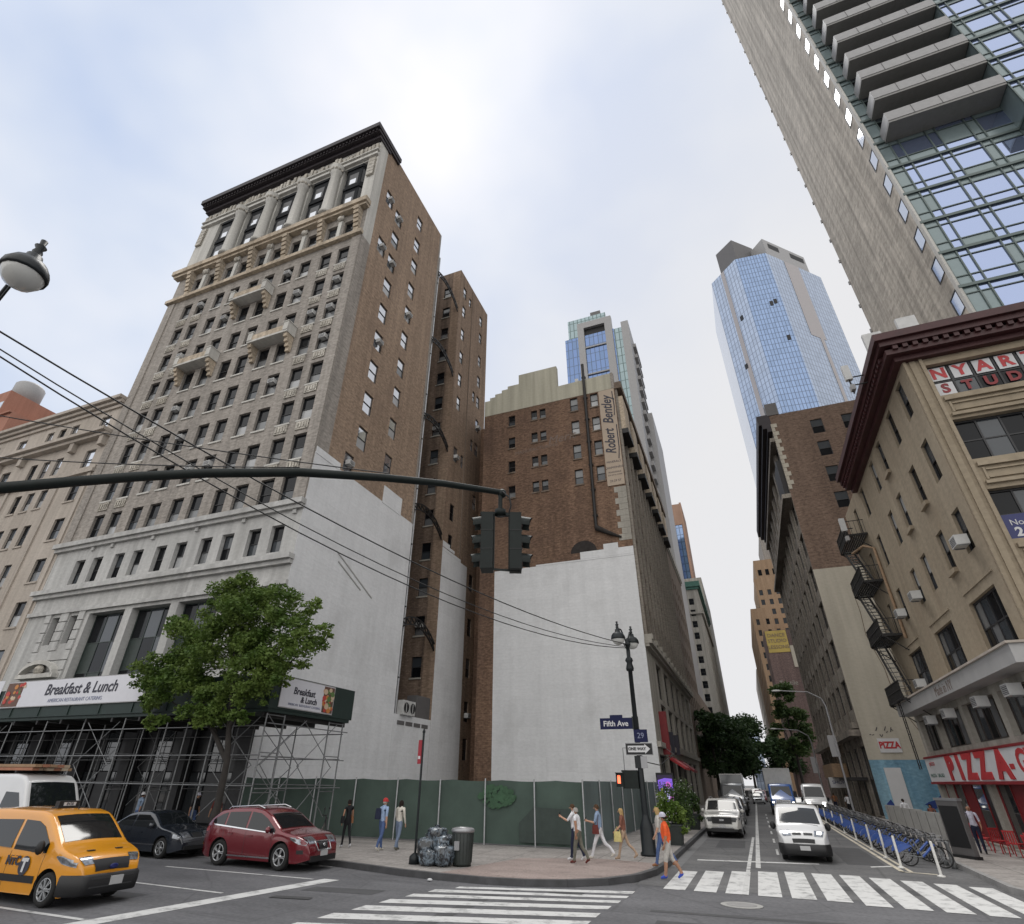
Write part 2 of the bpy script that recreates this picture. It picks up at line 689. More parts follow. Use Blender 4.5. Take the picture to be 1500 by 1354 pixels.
wall('white_stone', (0.41, 0.405, 0.395), (0.49, 0.485, 0.47), streak=0.22, fine=0.1, stain=(0.24, 0.23, 0.215), stain_amt=0.35)
wall('buff_terracotta', (0.42, 0.345, 0.26), (0.52, 0.44, 0.345), streak=0.3, fine=0.3)
wall('ornament_stone', (0.38, 0.35, 0.30), (0.50, 0.47, 0.42), streak=0.3, fine=0.5, patch=0.2)
wall('tan_stone', (0.375, 0.33, 0.285), (0.45, 0.40, 0.35), streak=0.16, fine=0.1)
wall('beige_stucco', (0.42, 0.40, 0.32), (0.47, 0.45, 0.37), streak=0.22, fine=0.06)
wall('ochre_stucco', (0.275, 0.225, 0.162), (0.335, 0.28, 0.207), streak=0.14, fine=0.12, stain=(0.23, 0.175, 0.12), stain_amt=0.4)
wall('far_brick', (0.17, 0.115, 0.088), (0.225, 0.155, 0.118), mortar=(0.19, 0.14, 0.11), streak=0.15, fine=0.35)
wall('cream_paint', (0.42, 0.385, 0.32), (0.48, 0.445, 0.375), streak=0.12, fine=0.05)
wall('lime_stone', (0.30, 0.28, 0.245), (0.36, 0.34, 0.30), streak=0.25, fine=0.12)
wall('brown_stone', (0.15, 0.115, 0.09), (0.21, 0.165, 0.13), streak=0.3, fine=0.25)
wall('sooty_stone', (0.20, 0.175, 0.15), (0.32, 0.29, 0.25), streak=0.4, fine=0.3, patch=0.25)
wall('tower_brick', (0.45, 0.405, 0.345), (0.54, 0.485, 0.415), mortar=(0.44, 0.40, 0.345), bw=1.0, bh=0.33, streak=0.34, fine=0.16)
wall('orange_brick', (0.32, 0.20, 0.145), (0.38, 0.245, 0.18), streak=0.1, fine=0.1)
wall('red_brick', (0.33, 0.16, 0.115), (0.39, 0.195, 0.14), streak=0.1, fine=0.1)
wall('golden_brick', (0.30, 0.20, 0.125), (0.36, 0.25, 0.165), streak=0.15, fine=0.2)
wall('dark_brick', (0.13, 0.09, 0.085), (0.17, 0.115, 0.105), mortar=(0.16, 0.12, 0.11), streak=0.2, fine=0.3)
wall('mural_blue', (0.12, 0.25, 0.36), (0.23, 0.38, 0.47), streak=0.25, patch=0.2, fine=0.2)
plain('mural_navy', (0.02, 0.045, 0.20), 0.8, var=0.3, vs=1.2)
plain('roofing', (0.09, 0.085, 0.08), 0.95, var=0.3)
plain('dark_cornice', (0.022, 0.016, 0.020), 0.6, var=0.3, vs=1.5)
plain('red_cornice', (0.050, 0.013, 0.014), 0.55, var=0.3, vs=1.5)
plain('dark_metal', (0.006, 0.007, 0.009), 0.7, var=0.2, spec=0.15)
plain('iron', (0.013, 0.012, 0.012), 0.6, var=0.3)
plain('green_metal', (0.028, 0.04, 0.036), 0.5, var=0.3)
plain('verdigris', (0.05, 0.13, 0.10), 0.7, var=0.2)
plain('grey_metal', (0.20, 0.205, 0.21), 0.42, metal=0.5, var=0.25, vs=5)
plain('pipe_metal', (0.42, 0.43, 0.44), 0.45, metal=0.55, var=0.25, vs=4)
plain('ac_white', (0.50, 0.50, 0.49), 0.5, var=0.15)
plain('ac_grille', (0.10, 0.10, 0.105), 0.6)
plain('soot', (0.030, 0.026, 0.024), 0.95, var=0.4, vs=2)
plain('shop_front', (0.022, 0.022, 0.024), 0.6, var=0.4)
plain('shop_dark', (0.012, 0.012, 0.014), 0.35, var=0.4)
plain('glass_dark', (0.008, 0.009, 0.011), 0.07, spec=0.22)
plain('glass_mid', (0.045, 0.052, 0.06), 0.06, spec=0.6)
plain('glass_sky', (0.58, 0.60, 0.64), 0.04, metal=0.85)
plain('glass_blue', (0.30, 0.36, 0.53), 0.04, metal=0.8)
plain('glass_shop', (0.03, 0.033, 0.036), 0.03, spec=0.9)
plain('blind', (0.34, 0.345, 0.35), 0.25, spec=0.8, var=0.08)
plain('blind_dim', (0.14, 0.145, 0.15), 0.25, spec=0.8, var=0.1)
plain('frame_dark', (0.020, 0.020, 0.022), 0.5)
plain('frame_brown', (0.045, 0.034, 0.028), 0.55)
plain('frame_white', (0.40, 0.40, 0.40), 0.5)
plain('warm_lamp', (1.0, 0.8, 0.5), 0.5, emit=3.0)
plain('black', (0.006, 0.006, 0.007), 0.6)
plain('white', (0.75, 0.75, 0.75), 0.5)
plain('band_white', (0.36, 0.355, 0.35), 0.6, var=0.12, vs=1.0)
plain('off_white', (0.55, 0.55, 0.56), 0.6, var=0.06, vs=1.0)
plain('red_sign', (0.42, 0.03, 0.035), 0.5, var=0.15, vs=2)
plain('deep_red', (0.20, 0.012, 0.016), 0.5, var=0.2, vs=2)
plain('blue_sign', (0.010, 0.016, 0.11), 0.4)
plain('ink', (0.03, 0.03, 0.045), 0.6)
plain('faded_ink', (0.17, 0.13, 0.11), 0.9)
plain('sign_tan', (0.40, 0.325, 0.255), 0.85, var=0.08, vs=0.6)
plain('sign_yellow', (0.40, 0.30, 0.085), 0.8, var=0.2, vs=0.4)
plain('concrete', (0.33, 0.325, 0.31), 0.85, var=0.15)
plain('green_board', (0.010, 0.024, 0.020), 0.6, var=0.2)
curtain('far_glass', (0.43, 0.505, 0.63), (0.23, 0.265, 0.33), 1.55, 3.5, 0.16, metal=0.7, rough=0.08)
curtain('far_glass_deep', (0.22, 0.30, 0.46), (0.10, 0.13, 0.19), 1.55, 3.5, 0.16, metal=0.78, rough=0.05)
curtain('blue_glass', (0.15, 0.22, 0.40), (0.09, 0.12, 0.18), 1.5, 3.6, 0.12, metal=0.75, rough=0.05, dark=(0.13, 0.19, 0.30))
curtain('teal_glass', (0.28, 0.36, 0.38), (0.10, 0.14, 0.14), 1.4, 3.4, 0.14, metal=0.5, rough=0.1)
plain('spandrel_green', (0.195, 0.245, 0.252), 0.22, metal=0.25, var=0.06)
plain('mullion_green', (0.095, 0.122, 0.118), 0.4, metal=0.3)
plain('soffit', (0.24, 0.235, 0.225), 0.7, var=0.1)
plain('grey_panel', (0.30, 0.295, 0.295), 0.5, var=0.1)
plain('mech_grey', (0.11, 0.105, 0.105), 0.6, var=0.1)
plain('pink_stone', (0.36, 0.335, 0.335), 0.5, var=0.08)


# ------------------------------------------------------------------ facades and windows
def axes(ang):
    return Vector((cos(ang), sin(ang), 0)), Vector((sin(ang), -cos(ang), 0))


def fac(mb, org, ang, u0, u1, z0, z1, ops, mat, rev=0.28, rmat=None, sill=None):
    """wall rectangle with real openings and reveals; ang 0 faces -Y, pi/2 faces +X, -pi/2 faces -X"""
    ud, nv = axes(ang)
    org = Vector(org)
    P = lambda u, z, d=0.0: org + ud * u + Vector((0, 0, z)) - nv * d
    ops = [o for o in ops if o[0] >= u0 - 1e-6 and o[2] <= u1 + 1e-6 and o[1] >= z0 - 1e-6 and o[3] <= z1 + 1e-6]
    us = sorted({round(v, 4) for v in [u0, u1] + [o[0] for o in ops] + [o[2] for o in ops]})
    zs = sorted({round(v, 4) for v in [z0, z1] + [o[1] for o in ops] + [o[3] for o in ops]})
    for a, b in zip(zs, zs[1:]):
        zc = (a + b) / 2
        row = [o for o in ops if o[1] < zc < o[3]]
        run = None
        for c, d in zip(us, us[1:]):
            uc = (c + d) / 2
            if any(o[0] < uc < o[2] for o in row):
                if run is not None:
                    mb.face([P(run, a), P(c, a), P(c, b), P(run, b)], mat)
                    run = None
            elif run is None:
                run = c
        if run is not None:
            mb.face([P(run, a), P(us[-1], a), P(us[-1], b), P(run, b)], mat)
    rm = rmat or mat
    for a, b, c, d in ops:
        mb.face([P(a, b), P(c, b), P(c, b, rev), P(a, b, rev)], rm)
        mb.face([P(a, d, rev), P(c, d, rev), P(c, d), P(a, d)], rm)
        mb.face([P(a, b, rev), P(a, d, rev), P(a, d), P(a, b)], rm)
        mb.face([P(c, b), P(c, d), P(c, d, rev), P(c, b, rev)], rm)
        if sill:
            fbox(mb, org, ang, a - 0.08, c + 0.08, b - 0.16, b - 0.003, 0.003, -0.10, sill)


def fbox(mb, org, ang, u0, u1, z0, z1, d0, d1, mat):
    """box on a facade from inward depth d0 to d1 (negative = proud of the wall)"""
    ud, nv = axes(ang)
    org = Vector(org)
    a, b = max(d0, d1), min(d0, d1)
    q = []
    for z in (z0, z1):
        for u, d in ((u0, b), (u1, b), (u1, a), (u0, a)):
            q.append(org + ud * u - nv * d + Vector((0, 0, z)))
    mb.add(q, [(3, 2, 1, 0), (4, 5, 6, 7), (0, 1, 5, 4), (1, 2, 6, 5), (2, 3, 7, 6), (3, 0, 4, 7)], mat)


def wgeo(mf, mp, w, h, style, frame, glass, T=None):
    """frame into mf, panes into mp; local x 0..w, z 0..h, outside is -y"""
    bx = lambda x0, z0, x1, z1, y0=-0.07, y1=0.0: mf.box(x0, y0, z0, x1, y1, z1, frame, T)
    tr = (lambda p: T @ Vector(p)) if T is not None else (lambda p: p)
    qd = lambda x0, z0, x1, z1, y, g: mp.face([tr((x0, y, z0)), tr((x1, y, z0)), tr((x1, y, z1)), tr((x0, y, z1))], g)
    f = 0.06 if w < 2 else 0.09
    bx(0, 0, w, f)
    bx(0, h - f, w, h)
    bx(0, f, f, h - f)
    bx(w - f, f, w, h - f)
    if style == 'dh':
        bx(f, h * 0.5 - 0.03, w - f, h * 0.5 + 0.03)
        qd(f, f, w - f, h * 0.5 - 0.03, -0.012, glass[0])
        qd(f, h * 0.5 + 0.03, w - f, h - f, -0.04, glass[1])
    else:
        nx, nz = style
        for i in range(1, nx):
            x = w * i / nx
            bx(x - 0.035, f, x + 0.035, h - f)
        for j in range(1, nz):
            z = h * j / nz
            bx(f, z - 0.03, w - f, z + 0.03, -0.06, -0.01)
        for i in range(nx):
            for j in range(nz):
                g = glass[(i * 7 + j * 3) % len(glass)]
                qd(f if i == 0 else w * i / nx + 0.03, f if j == 0 else h * j / nz, (w * (i + 1) / nx - 0.03) if i < nx - 1 else w - f, (h * (j + 1) / nz) if j < nz - 1 else h - f, -0.03, g)


_WC = {}


class Windows:
    """every window an object with its panes below it; past 100 on one building the rest go into one part"""

    def __init__(s, root, frame='frame_dark', cap=100):
        s.root, s.frame, s.cap, s.n = root, frame, cap, 0
        s.rest = MB()

    def add(s, org, ang, op, depth=0.24, style='dh', glass=('glass_dark', 'glass_dark'), frame=None, name='window'):
        ud, nv = axes(ang)
        w, h = round(op[2] - op[0], 2), round(op[3] - op[1], 2)
        loc = Vector(org) + ud * op[0] - nv * depth + Vector((0, 0, op[1]))
        fr = frame or s.frame
        if s.n < s.cap:
            key = (w, h, style, tuple(glass), fr)
            if key not in _WC:
                a, b = MB(), MB()
                wgeo(a, b, w, h, style, fr, glass)
                _WC[key] = (a.mesh('window'), b.mesh('pane'))
            o = put(_WC[key][0], name, s.root, loc, ang)
            put(_WC[key][1], 'pane', o)
        else:
            T = Matrix.Translation(loc) @ Matrix.Rotation(ang, 4, 'Z')
            wgeo(s.rest, s.rest, w, h, style, fr, glass, T)
        s.n += 1

    def done(s):
        if s.rest.f:
            o = s.rest.build('window', s.root)
            o['kind'] = 'stuff'


GL = {'front': [('blind', 'glass_dark'), ('blind_dim', 'glass_dark'), ('glass_dark', 'glass_dark'), ('glass_dark', 'glass_dark'), ('glass_mid', 'glass_dark'), ('blind_dim', 'glass_dark')],
      'mix': [('blind', 'glass_dark'), ('blind_dim', 'glass_dark'), ('glass_dark', 'glass_dark'), ('glass_mid', 'glass_dark'), ('blind', 'glass_mid'), ('glass_dark', 'glass_mid')],
      'sky': [('glass_sky', 'glass_sky'), ('glass_sky', 'glass_sky'), ('blind', 'glass_sky'), ('glass_sky', 'glass_sky'), ('blind_dim', 'glass_sky')],
      'dark': [('glass_dark', 'glass_dark'), ('glass_mid', 'glass_dark'), ('glass_dark', 'glass_mid'), ('blind_dim', 'glass_dark')]}
rnd = random.Random(5)


def gl(kind):
    return rnd.choice(GL[kind])


_ac = MB()
_ac.box(-0.33, -0.42, 0, 0.33, 0.05, 0.42, 'ac_white')
_ac.box(-0.28, -0.428, 0.05, 0.28, -0.42, 0.37, 'ac_grille')
for i in range(5):
    _ac.box(-0.28, -0.436, 0.08 + i * 0.062, 0.28, -0.428, 0.095 + i * 0.062, 'ac_white')
_ac.box(-0.30, -0.36, -0.05, -0.26, 0.0, 0.0, 'grey_metal')
_ac.box(0.26, -0.36, -0.05, 0.30, 0.0, 0.0, 'grey_metal')
AC_ME = _ac.mesh('air_conditioner')


def ac(root, org, ang, op, t=0.5, depth=0.12):
    ud, nv = axes(ang)
    w = op[2] - op[0]
    loc = Vector(org) + ud * (op[0] + w * 0.5) - nv * depth + Vector((0, 0, op[1] + (op[3] - op[1]) * t))
    return put(AC_ME, 'air_conditioner', root, loc, ang)


# ================================================================== tall apartment building on the left (ornate front, brown side)
tw = thing('apartment_building', 'tall grey brick building with columns and a dark cornice, white painted lower side wall', 'building')


def part(mb, name, root):
    o = mb.build(name, root)
    return o


A0, AX0, AX1, AY = (-52.5, 27.3, 0), -52.5, -26.3, 27.3
W = MB()
win = Windows(tw)
bays = [-29.25 - 4.66 * k for k in range(5)]
cols = [(c + s * 1.06) for c in bays for s in (1, -1)]
U = lambda x: x - AX0
rows = [22.1 + 3.657 * r for r in range(8)]
ops = []
for r, hd in enumerate(rows):
    for cx in cols:
        ops.append((U(cx) - 0.66, hd - (2.4 if r == 0 else 2.25), U(cx) + 0.66, hd + 0.06))
fac(W, A0, 0, 0, 26.2, 19.7, 48.9, ops, 'grey_brick', 0.34, sill='pale_stone')
acs = {(r, c) for r, c in ((7, 3), (6, 2), (6, 6), (5, 1), (5, 0), (4, 0), (3, 7), (1, 5), (1, 4), (5, 8), (7, 8), (6, 0), (3, 2), (2, 6))}
for i, o in enumerate(ops):
    win.add(A0, 0, o, 0.3, 'dh', gl('front'))
    if (i // 10, i % 10) in acs:
        ac(tw, A0, 0, o, 0.55, 0.2)
# ornament panels below the windows of the end bays
for r in range(8):
    for k in (0, 1, 8, 9):
        cx = U(cols[k])
        z1 = rows[r] - (2.4 if r == 0 else 2.25) - 0.2
        if r:
            fbox(W, A0, 0, cx - 0.62, cx + 0.62, z1 - 0.75, z1, 0.02, -0.10, 'ornament_stone')
            for q in (-0.42, -0.14, 0.14, 0.42):
                fbox(W, A0, 0, cx + q - 0.08, cx + q + 0.08, z1 - 0.62, z1 - 0.14, -0.10, -0.16, 'ornament_stone')
# quoin strips at the two edges
for u in (0.05, 25.1):
    fbox(W, A0, 0, u, u + 1.05, 19.75, 48.8, 0.02, -0.12, 'grey_brick')
# white storeys
ops = [(U(cx) - 0.58, 16.0, U(cx) + 0.58, 18.05) for cx in cols]
fac(W, A0, 0, 0, 26.2, 15.6, 19.7, ops, 'white_stone', 0.45)
for o in ops:
    win.add(A0, 0, o, 0.4, 'dh', gl('mix'))
fbox(W, A0, 0, -0.3, 26.35, 19.35, 19.75, 0.02, -0.50, 'white_stone')
fbox(W, A0, 0, -0.2, 26.28, 19.05, 19.35, 0.02, -0.28, 'white_stone')
for c in bays + [bays[-1] - 2.33]:
    fbox(W, A0, 0, U(c) + 2.33 - 0.16, U(c) + 2.33 + 0.16, 18.72, 19.05, 0.02, -0.16, 'white_stone') if U(c) + 2.6 < 26.2 else None
fbox(W, A0, 0, -0.35, 26.35, 15.25, 15.6, 0.02, -0.55, 'white_stone')
fbox(W, A0, 0, -0.2, 26.28, 14.95, 15.25, 0.02, -0.30, 'white_stone')
wide = [(U(c) - 1.95, 6.9, U(c) + 1.95, 13.3) for c in bays[1:4]]
sm = [(U(cols[k]) - 0.5, 11.2, U(cols[k]) + 0.5, 13.3) for k in (0, 1, 8, 9)]
low = [(U(c) - 1.95, 0.3, U(c) + 1.95, 5.4) for c in bays]
fac(W, A0, 0, 0, 26.2, 5.6, 14.95, wide + sm, 'white_stone', 0.7)
fac(W, A0, 0, 0, 26.2, 0, 5.6, low, 'shop_front', 0.7)
fbox(W, A0, 0, -0.1, 26.26, 13.55, 13.85, 0.02, -0.22, 'white_stone')
for o in wide:
    win.add(A0, 0, o, 0.65, (3, 3), ('glass_dark', 'glass_mid', 'glass_dark', 'green_metal'), 'green_metal')
for o in sm:
    win.add(A0, 0, o, 0.5, 'dh', gl('mix'))
for o in low:
    win.add(A0, 0, o, 0.65, (3, 2), ('glass_shop', 'shop_dark'), 'dark_metal', name='shop_window')
for c in (bays[0], bays[4]):
    for j in range(11):
        z = 5.6 + j * 0.73
        for a, b in ((-2.3, -1.64), (1.64, 2.3), (-0.46, 0.46)) if z > 10.6 else ((-2.3, 2.3),):
            fbox(W, A0, 0, max(0.01, U(c) + a), min(26.19, U(c) + b), z, z + 0.66, 0.02, -0.14, 'white_stone')
# curved pediment over the left door
pd = [(U(bays[4]) + 1.9 * cos(pi * i / 12), 9.0 + 0.95 * sin(pi * i / 12)) for i in range(13)]
for i in range(12):
    (ua, za), (ub, zb) = pd[i], pd[i + 1]
    q = [Vector(A0) + Vector((u, d, z)) for u, z, d in ((ua, za, -0.6), (ub, zb, -0.6), (ub, zb - 0.28, -0.6), (ua, za - 0.28, -0.6))]
    q2 = [p + Vector((0, 0.5, 0)) for p in q]
    W.add(q + q2, [(0, 1, 2, 3), (0, 4, 5, 1), (2, 6, 7, 3)], 'pale_stone')
fbox(W, A0, 0, U(bays[4]) - 2.1, U(bays[4]) + 2.1, 8.7, 8.98, 0.02, -0.6, 'pale_stone')
W.ball((bays[4], 26.95, 9.3), 0.42, 'ornament_stone', sq=(1.2, 0.6, 0.9))
# attic storey below the balcony
fbox(W, A0, 0, -0.25, 26.3, 48.9, 49.35, 0.02, -0.42, 'buff_terracotta')
ops = [(U(cx) - 0.66, 50.0, U(cx) + 0.66, 51.9) for cx in cols]
fac(W, A0, 0, 0, 26.2, 48.9, 53.3, ops, 'grey_brick', 0.4)
for o in ops:
    win.add(A0, 0, o, 0.36, 'dh', gl('mix'))
fbox(W, A0, 0, -0.6, 26.5, 53.3, 53.95, 0.02, -0.82, 'buff_terracotta')
fbox(W, A0, 0, -0.4, 26.4, 52.95, 53.3, 0.02, -0.6, 'buff_terracotta')
edges = [U(bays[0]) + 2.15] + [U(c) - 2.33 for c in bays[:4]] + [U(bays[4]) - 2.15]
for u in edges:
    for j in range(6):      # scrolled brackets
        fbox(W, A0, 0, u - 0.3, u + 0.3, 49.6 + j * 0.56, 50.1 + j * 0.56, 0.02, -(0.24 + 0.11 * j), 'buff_terracotta')
for c in bays:
    fbox(W, A0, 0, U(c) - 0.22, U(c) + 0.22, 49.4, 52.9, 0.02, -0.25, 'pale_stone')
    W.ball((c, 27.0, 52.3), 0.36, 'ornament_stone', sq=(1, 0.8, 1))
# colonnade
ops = [(U(c) - 1.62, 54.2, U(c) + 1.62, 62.1) for c in bays]
fac(W, A0, 0, 0, 26.2, 53.3, 66.4, ops, 'pale_stone', 1.1)
fbox(W, A0, 0, 0.0, 26.2, 62.35, 62.75, 0.02, -0.34, 'pale_stone')
fbox(W, A0, 0, -0.1, 26.25, 63.15, 63.35, 0.02, -0.40, 'pale_stone')
rr = random.Random(3)
for i in range(52):
    u = 0.25 + i * 0.5
    fbox(W, A0, 0, u, u + 0.36, 63.4, 63.4 + rr.uniform(0.7, 1.2), 0.02, -rr.uniform(0.2, 0.42), 'ornament_stone')
for u in [U(c) - 2.33 for c in bays[:4]]:
    x = u + AX0
    W.lathe([(0.0, 53.97), (0.78, 53.97), (0.78, 54.35), (0.64, 54.5), (0.60, 57), (0.52, 60.9), (0.6, 61.0), (0.72, 61.5), (0.86, 62.3)], 14, 'pale_stone', Matrix.Translation((x, 27.0, 0)))
    for q in range(7):
        a = pi + q * pi / 6
        W.ball((x + 0.66 * cos(a), 27.0 + 0.66 * sin(a), 61.65), 0.22, 'ornament_stone', 6, 4)
for u in (0.62, 25.58):
    for j in range(5):
        fbox(W, A0, 0, u - 0.42, u + 0.42, 58.9 + j * 0.62, 59.45 + j * 0.62, 0.02, -0.25, 'ornament_stone')
# dark two-storey metal bay windows between the columns
for c in bays:
    b = MB()
    pl = [(c - 1.6, 28.35), (c - 1.6, 28.0), (c - 1.0, 27.35), (c + 1.0, 27.35), (c + 1.6, 28.0), (c + 1.6, 28.35)]
    b.prism(pl, 54.2, 62.0, 'dark_metal')
    for z in (54.3, 57.9, 61.5):
        b.prism([(x, y - 0.12) for x, y in pl], z, z + 0.42, 'dark_metal')
    o = part(b, 'bay_window', tw)
    for z in (55.4, 58.8):
        g = MB()
        gm = 'glass_sky' if rnd.random() < 0.25 else 'glass_dark'
        g.face([(c - 0.6, 27.34, z), (c + 0.6, 27.34, z), (c + 0.6, 27.34, z + 1.9), (c - 0.6, 27.34, z + 1.9)], 'shop_dark')
        g.face([(c - 0.42, 27.335, z + 0.1), (c + 0.36, 27.335, z + 0.1), (c + 0.36, 27.335, z + 0.95), (c - 0.42, 27.335, z + 0.95)], 'glass_sky')
        g.face([(c + 1.06, 27.405, z), (c + 1.54, 27.925, z), (c + 1.54, 27.925, z + 2.3), (c + 1.06, 27.405, z + 2.3)], gm)
        g.face([(c - 1.54, 27.925, z), (c - 1.06, 27.405, z), (c - 1.06, 27.405, z + 2.3), (c - 1.54, 27.925, z + 2.3)], 'glass_dark')
        part(g, 'pane', o)
# small balconies
for c, z in ((bays[2], 44.2), (bays[1], 36.95), (bays[3], 36.95)):
    b = MB()
    x0, x1 = c - 2.35, c + 2.35
    b.box(x0, 26.25, z, x1, 27.28, z + 0.22, 'pale_stone')
    b.box(x0 + 0.5, 26.25, z + 0.22, x1 - 0.5, 26.41, z + 0.85, 'buff_terracotta')
    for x in (x0, x1 - 0.55):
        b.box(x, 26.2, z + 0.22, x + 0.55, 27.28, z + 1.15, 'pale_stone')
        b.box(x - 0.05, 26.15, z + 1.15, x + 0.6, 27.28, z + 1.25, 'pale_stone')
        for j in range(4):
            b.box(x + 0.08, 26.4 + 0.2 * j, z - 0.42 * (j + 1), x + 0.47, 27.28, z - 0.42 * j, 'buff_terracotta')
    part(b, 'balcony', tw)
# cornice
b = MB()
b.box(-52.9, 26.0, 66.05, -25.95, 30.8, 66.75, 'dark_cornice')
b.box(-52.8, 26.35, 65.6, -26.05, 30.7, 66.05, 'dark_cornice')
b.box(-52.6, 26.8, 65.1, -26.15, 29.0, 65.6, 'dark_cornice')
for i in range(58):
    b.box(-52.4 + i * 0.455, 26.2, 65.72, -52.18 + i * 0.455, 26.36, 66.0, 'dark_cornice')
part(b, 'cornice', tw)

# brown side wall, +X
S0 = (-26.3, 27.3, 0)
V = lambda y: y - 27.3
so_ = []
for z in [29.0 + 3.73 * k for k in range(9)]:
    so_.append((V(31.75), z - 2.15, V(33.1), z))
for z in [25.6 + 3.0, 32.6, 36.4, 40.1, 43.9, 47.7, 51.4, 55.4, 59.1, 63.2]:
    so_.append((V(36.0), z - 2.1, V(37.25), z))
for z in (59.7, 51.8):
    so_.append((V(29.75), z - 2.25, V(31.1), z))
so_.append((V(30.6), 23.95, V(31.8), 25.7))
fac(W, S0, pi / 2, 0, 1.4, 23.8, 48.9, [], 'grey_brick')
fac(W, S0, pi / 2, 0, 1.4, 48.9, 66.4, [], 'pale_stone')
fac(W, S0, pi / 2, 1.4, 14.6, 23.8, 66.4, so_, 'brown_brick', 0.22)
fac(W, S0, pi / 2, 0, 14.6, 0, 23.8, [], 'white_brick')
fbox(W, S0, pi / 2, V(36.5), V(39.6), 23.7, 25.4, 0.02, -0.03, 'white_brick')
fbox(W, S0, pi / 2, V(27.35), V(30.3), 23.7, 24.3, 0.02, -0.03, 'white_brick')
fbox(W, S0, pi / 2, V(41.55), V(41.9), 23.8, 66.4, 0.02, -0.012, 'grey_brick')
for i, o in enumerate(so_):
    win.add(S0, pi / 2, o, 0.18, 'dh', gl('sky'))
for i in (3, 6, 8, 14, 19, 20, 21):
    ac(tw, S0, pi / 2, so_[i], 0.35, 0.0)
# scars left by the demolished neighbour
for (y0, z0, y1, z1) in ((31.6, 17.4, 36.8, 15.2), (32.0, 16.7, 35.2, 15.4)):
    W.bar((-26.28, y0, z0), (-26.28, y1, z1), 0.02, 'concrete', 0.11)
# courtyard notch and rear wing
N0 = (-37, 48.2, 0)
no = []
for z in [7.0 + 3.9 * k for k in range(15)]:
    for x in (-28.3, -30.6):
        no.append((x + 37 - 0.55, z, x + 37 + 0.55, z + 1.9))
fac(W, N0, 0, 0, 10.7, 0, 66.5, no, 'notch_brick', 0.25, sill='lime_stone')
for i, o in enumerate(no):
    win.add(N0, 0, o, 0.22, 'dh', gl('dark') if rnd.random() < 0.75 else ('blind_dim', 'glass_mid'))
for i in (4, 11, 16):
    ac(tw, N0, 0, no[i], 0.4, 0.1)
fac(W, (-37, 41.9, 0), pi / 2, 0, 6.3, 0, 66, [], 'notch_brick')
W.face([(-26.3, 41.9, 0), (-37, 41.9, 0), (-37, 41.9, 66.4), (-26.3, 41.9, 66.4)], 'notch_brick')
fbox(W, N0, 0, 9.5, 10.68, 0.1, 66.4, 0.02, -0.08, 'wing_brick')
G0 = (-26.3, 48.2, 0)
go = []
Vw = lambda y: y - 48.2
for z in (24.7, 28.4, 36.0, 43.5, 47.3, 51.1, 55.2, 59.5, 63.2):
    go.append((Vw(49.3), z - 1.0, Vw(50.3), z + 1.0))
for z in (5.2, 8.6, 12.8, 17.0, 22.0, 32.2, 39.9, 43.7, 47.6, 51.2, 55.0, 59.4, 62.8):
    go.append((Vw(55.0), z - 0.95, Vw(56.0), z + 0.95))
for y, z in ((51.6, 63.0), (51.6, 36.0), (54.1, 47.6), (54.1, 39.8)):
    go.append((Vw(y) - 0.38, z - 0.85, Vw(y) + 0.38, z + 0.85))
fac(W, G0, pi / 2, 0, 6.1, 0, 23.5, [], 'white_brick')
fac(W, G0, pi / 2, 0, 9.6, 23.5, 66.5, go, 'wing_brick', 0.2)
fac(W, G0, pi / 2, 6.1, 9.6, 0, 23.5, go, 'wing_brick', 0.2)
for z0 in (23.5, 23.9, 24.2):
    fbox(W, G0, pi / 2, 0.0, 4.4 - (z0 - 23.5) * 4, z0 + 0.003, z0 + 0.32, -0.002, -0.02 - (z0 - 23.5) * 0.01, 'white_brick')
for i, o in enumerate(go):
    win.add(G0, pi / 2, o, 0.16, 'dh', gl('sky') if o[1] > 30 else gl('mix'))
for i in (2, 10, 16):
    ac(tw, G0, pi / 2, go[i], 0.2, 0.0)
fbox(W, G0, pi / 2, 3.95, 4.05, 24, 66, 0.0, -0.08, 'brown_stone')
# closing walls and roofs
W.face([(-52.5, 27.3, 66.4), (-26.3, 27.3, 66.4), (-26.3, 41.9, 66.4), (-52.5, 41.9, 66.4)], 'roofing')
W.face([(-37, 48.2, 66.5), (-26.3, 48.2, 66.5), (-26.3, 57.8, 66.5), (-37, 57.8, 66.5)], 'roofing')
W.face([(-52.5, 41.9, 66.4), (-37, 41.9, 66.4), (-37, 57.8, 66.4), (-52.5, 57.8, 66.4)], 'roofing')
W.face([(-52.5, 57.8, 0), (-52.5, 27.3, 0), (-52.5, 27.3, 66.4), (-52.5, 57.8, 66.4)], 'wing_brick')
W.face([(-26.3, 57.8, 0), (-52.5, 57.8, 0), (-52.5, 57.8, 66.4), (-26.3, 57.8, 66.4)], 'wing_brick')
part(W, 'wall', tw)
win.done()
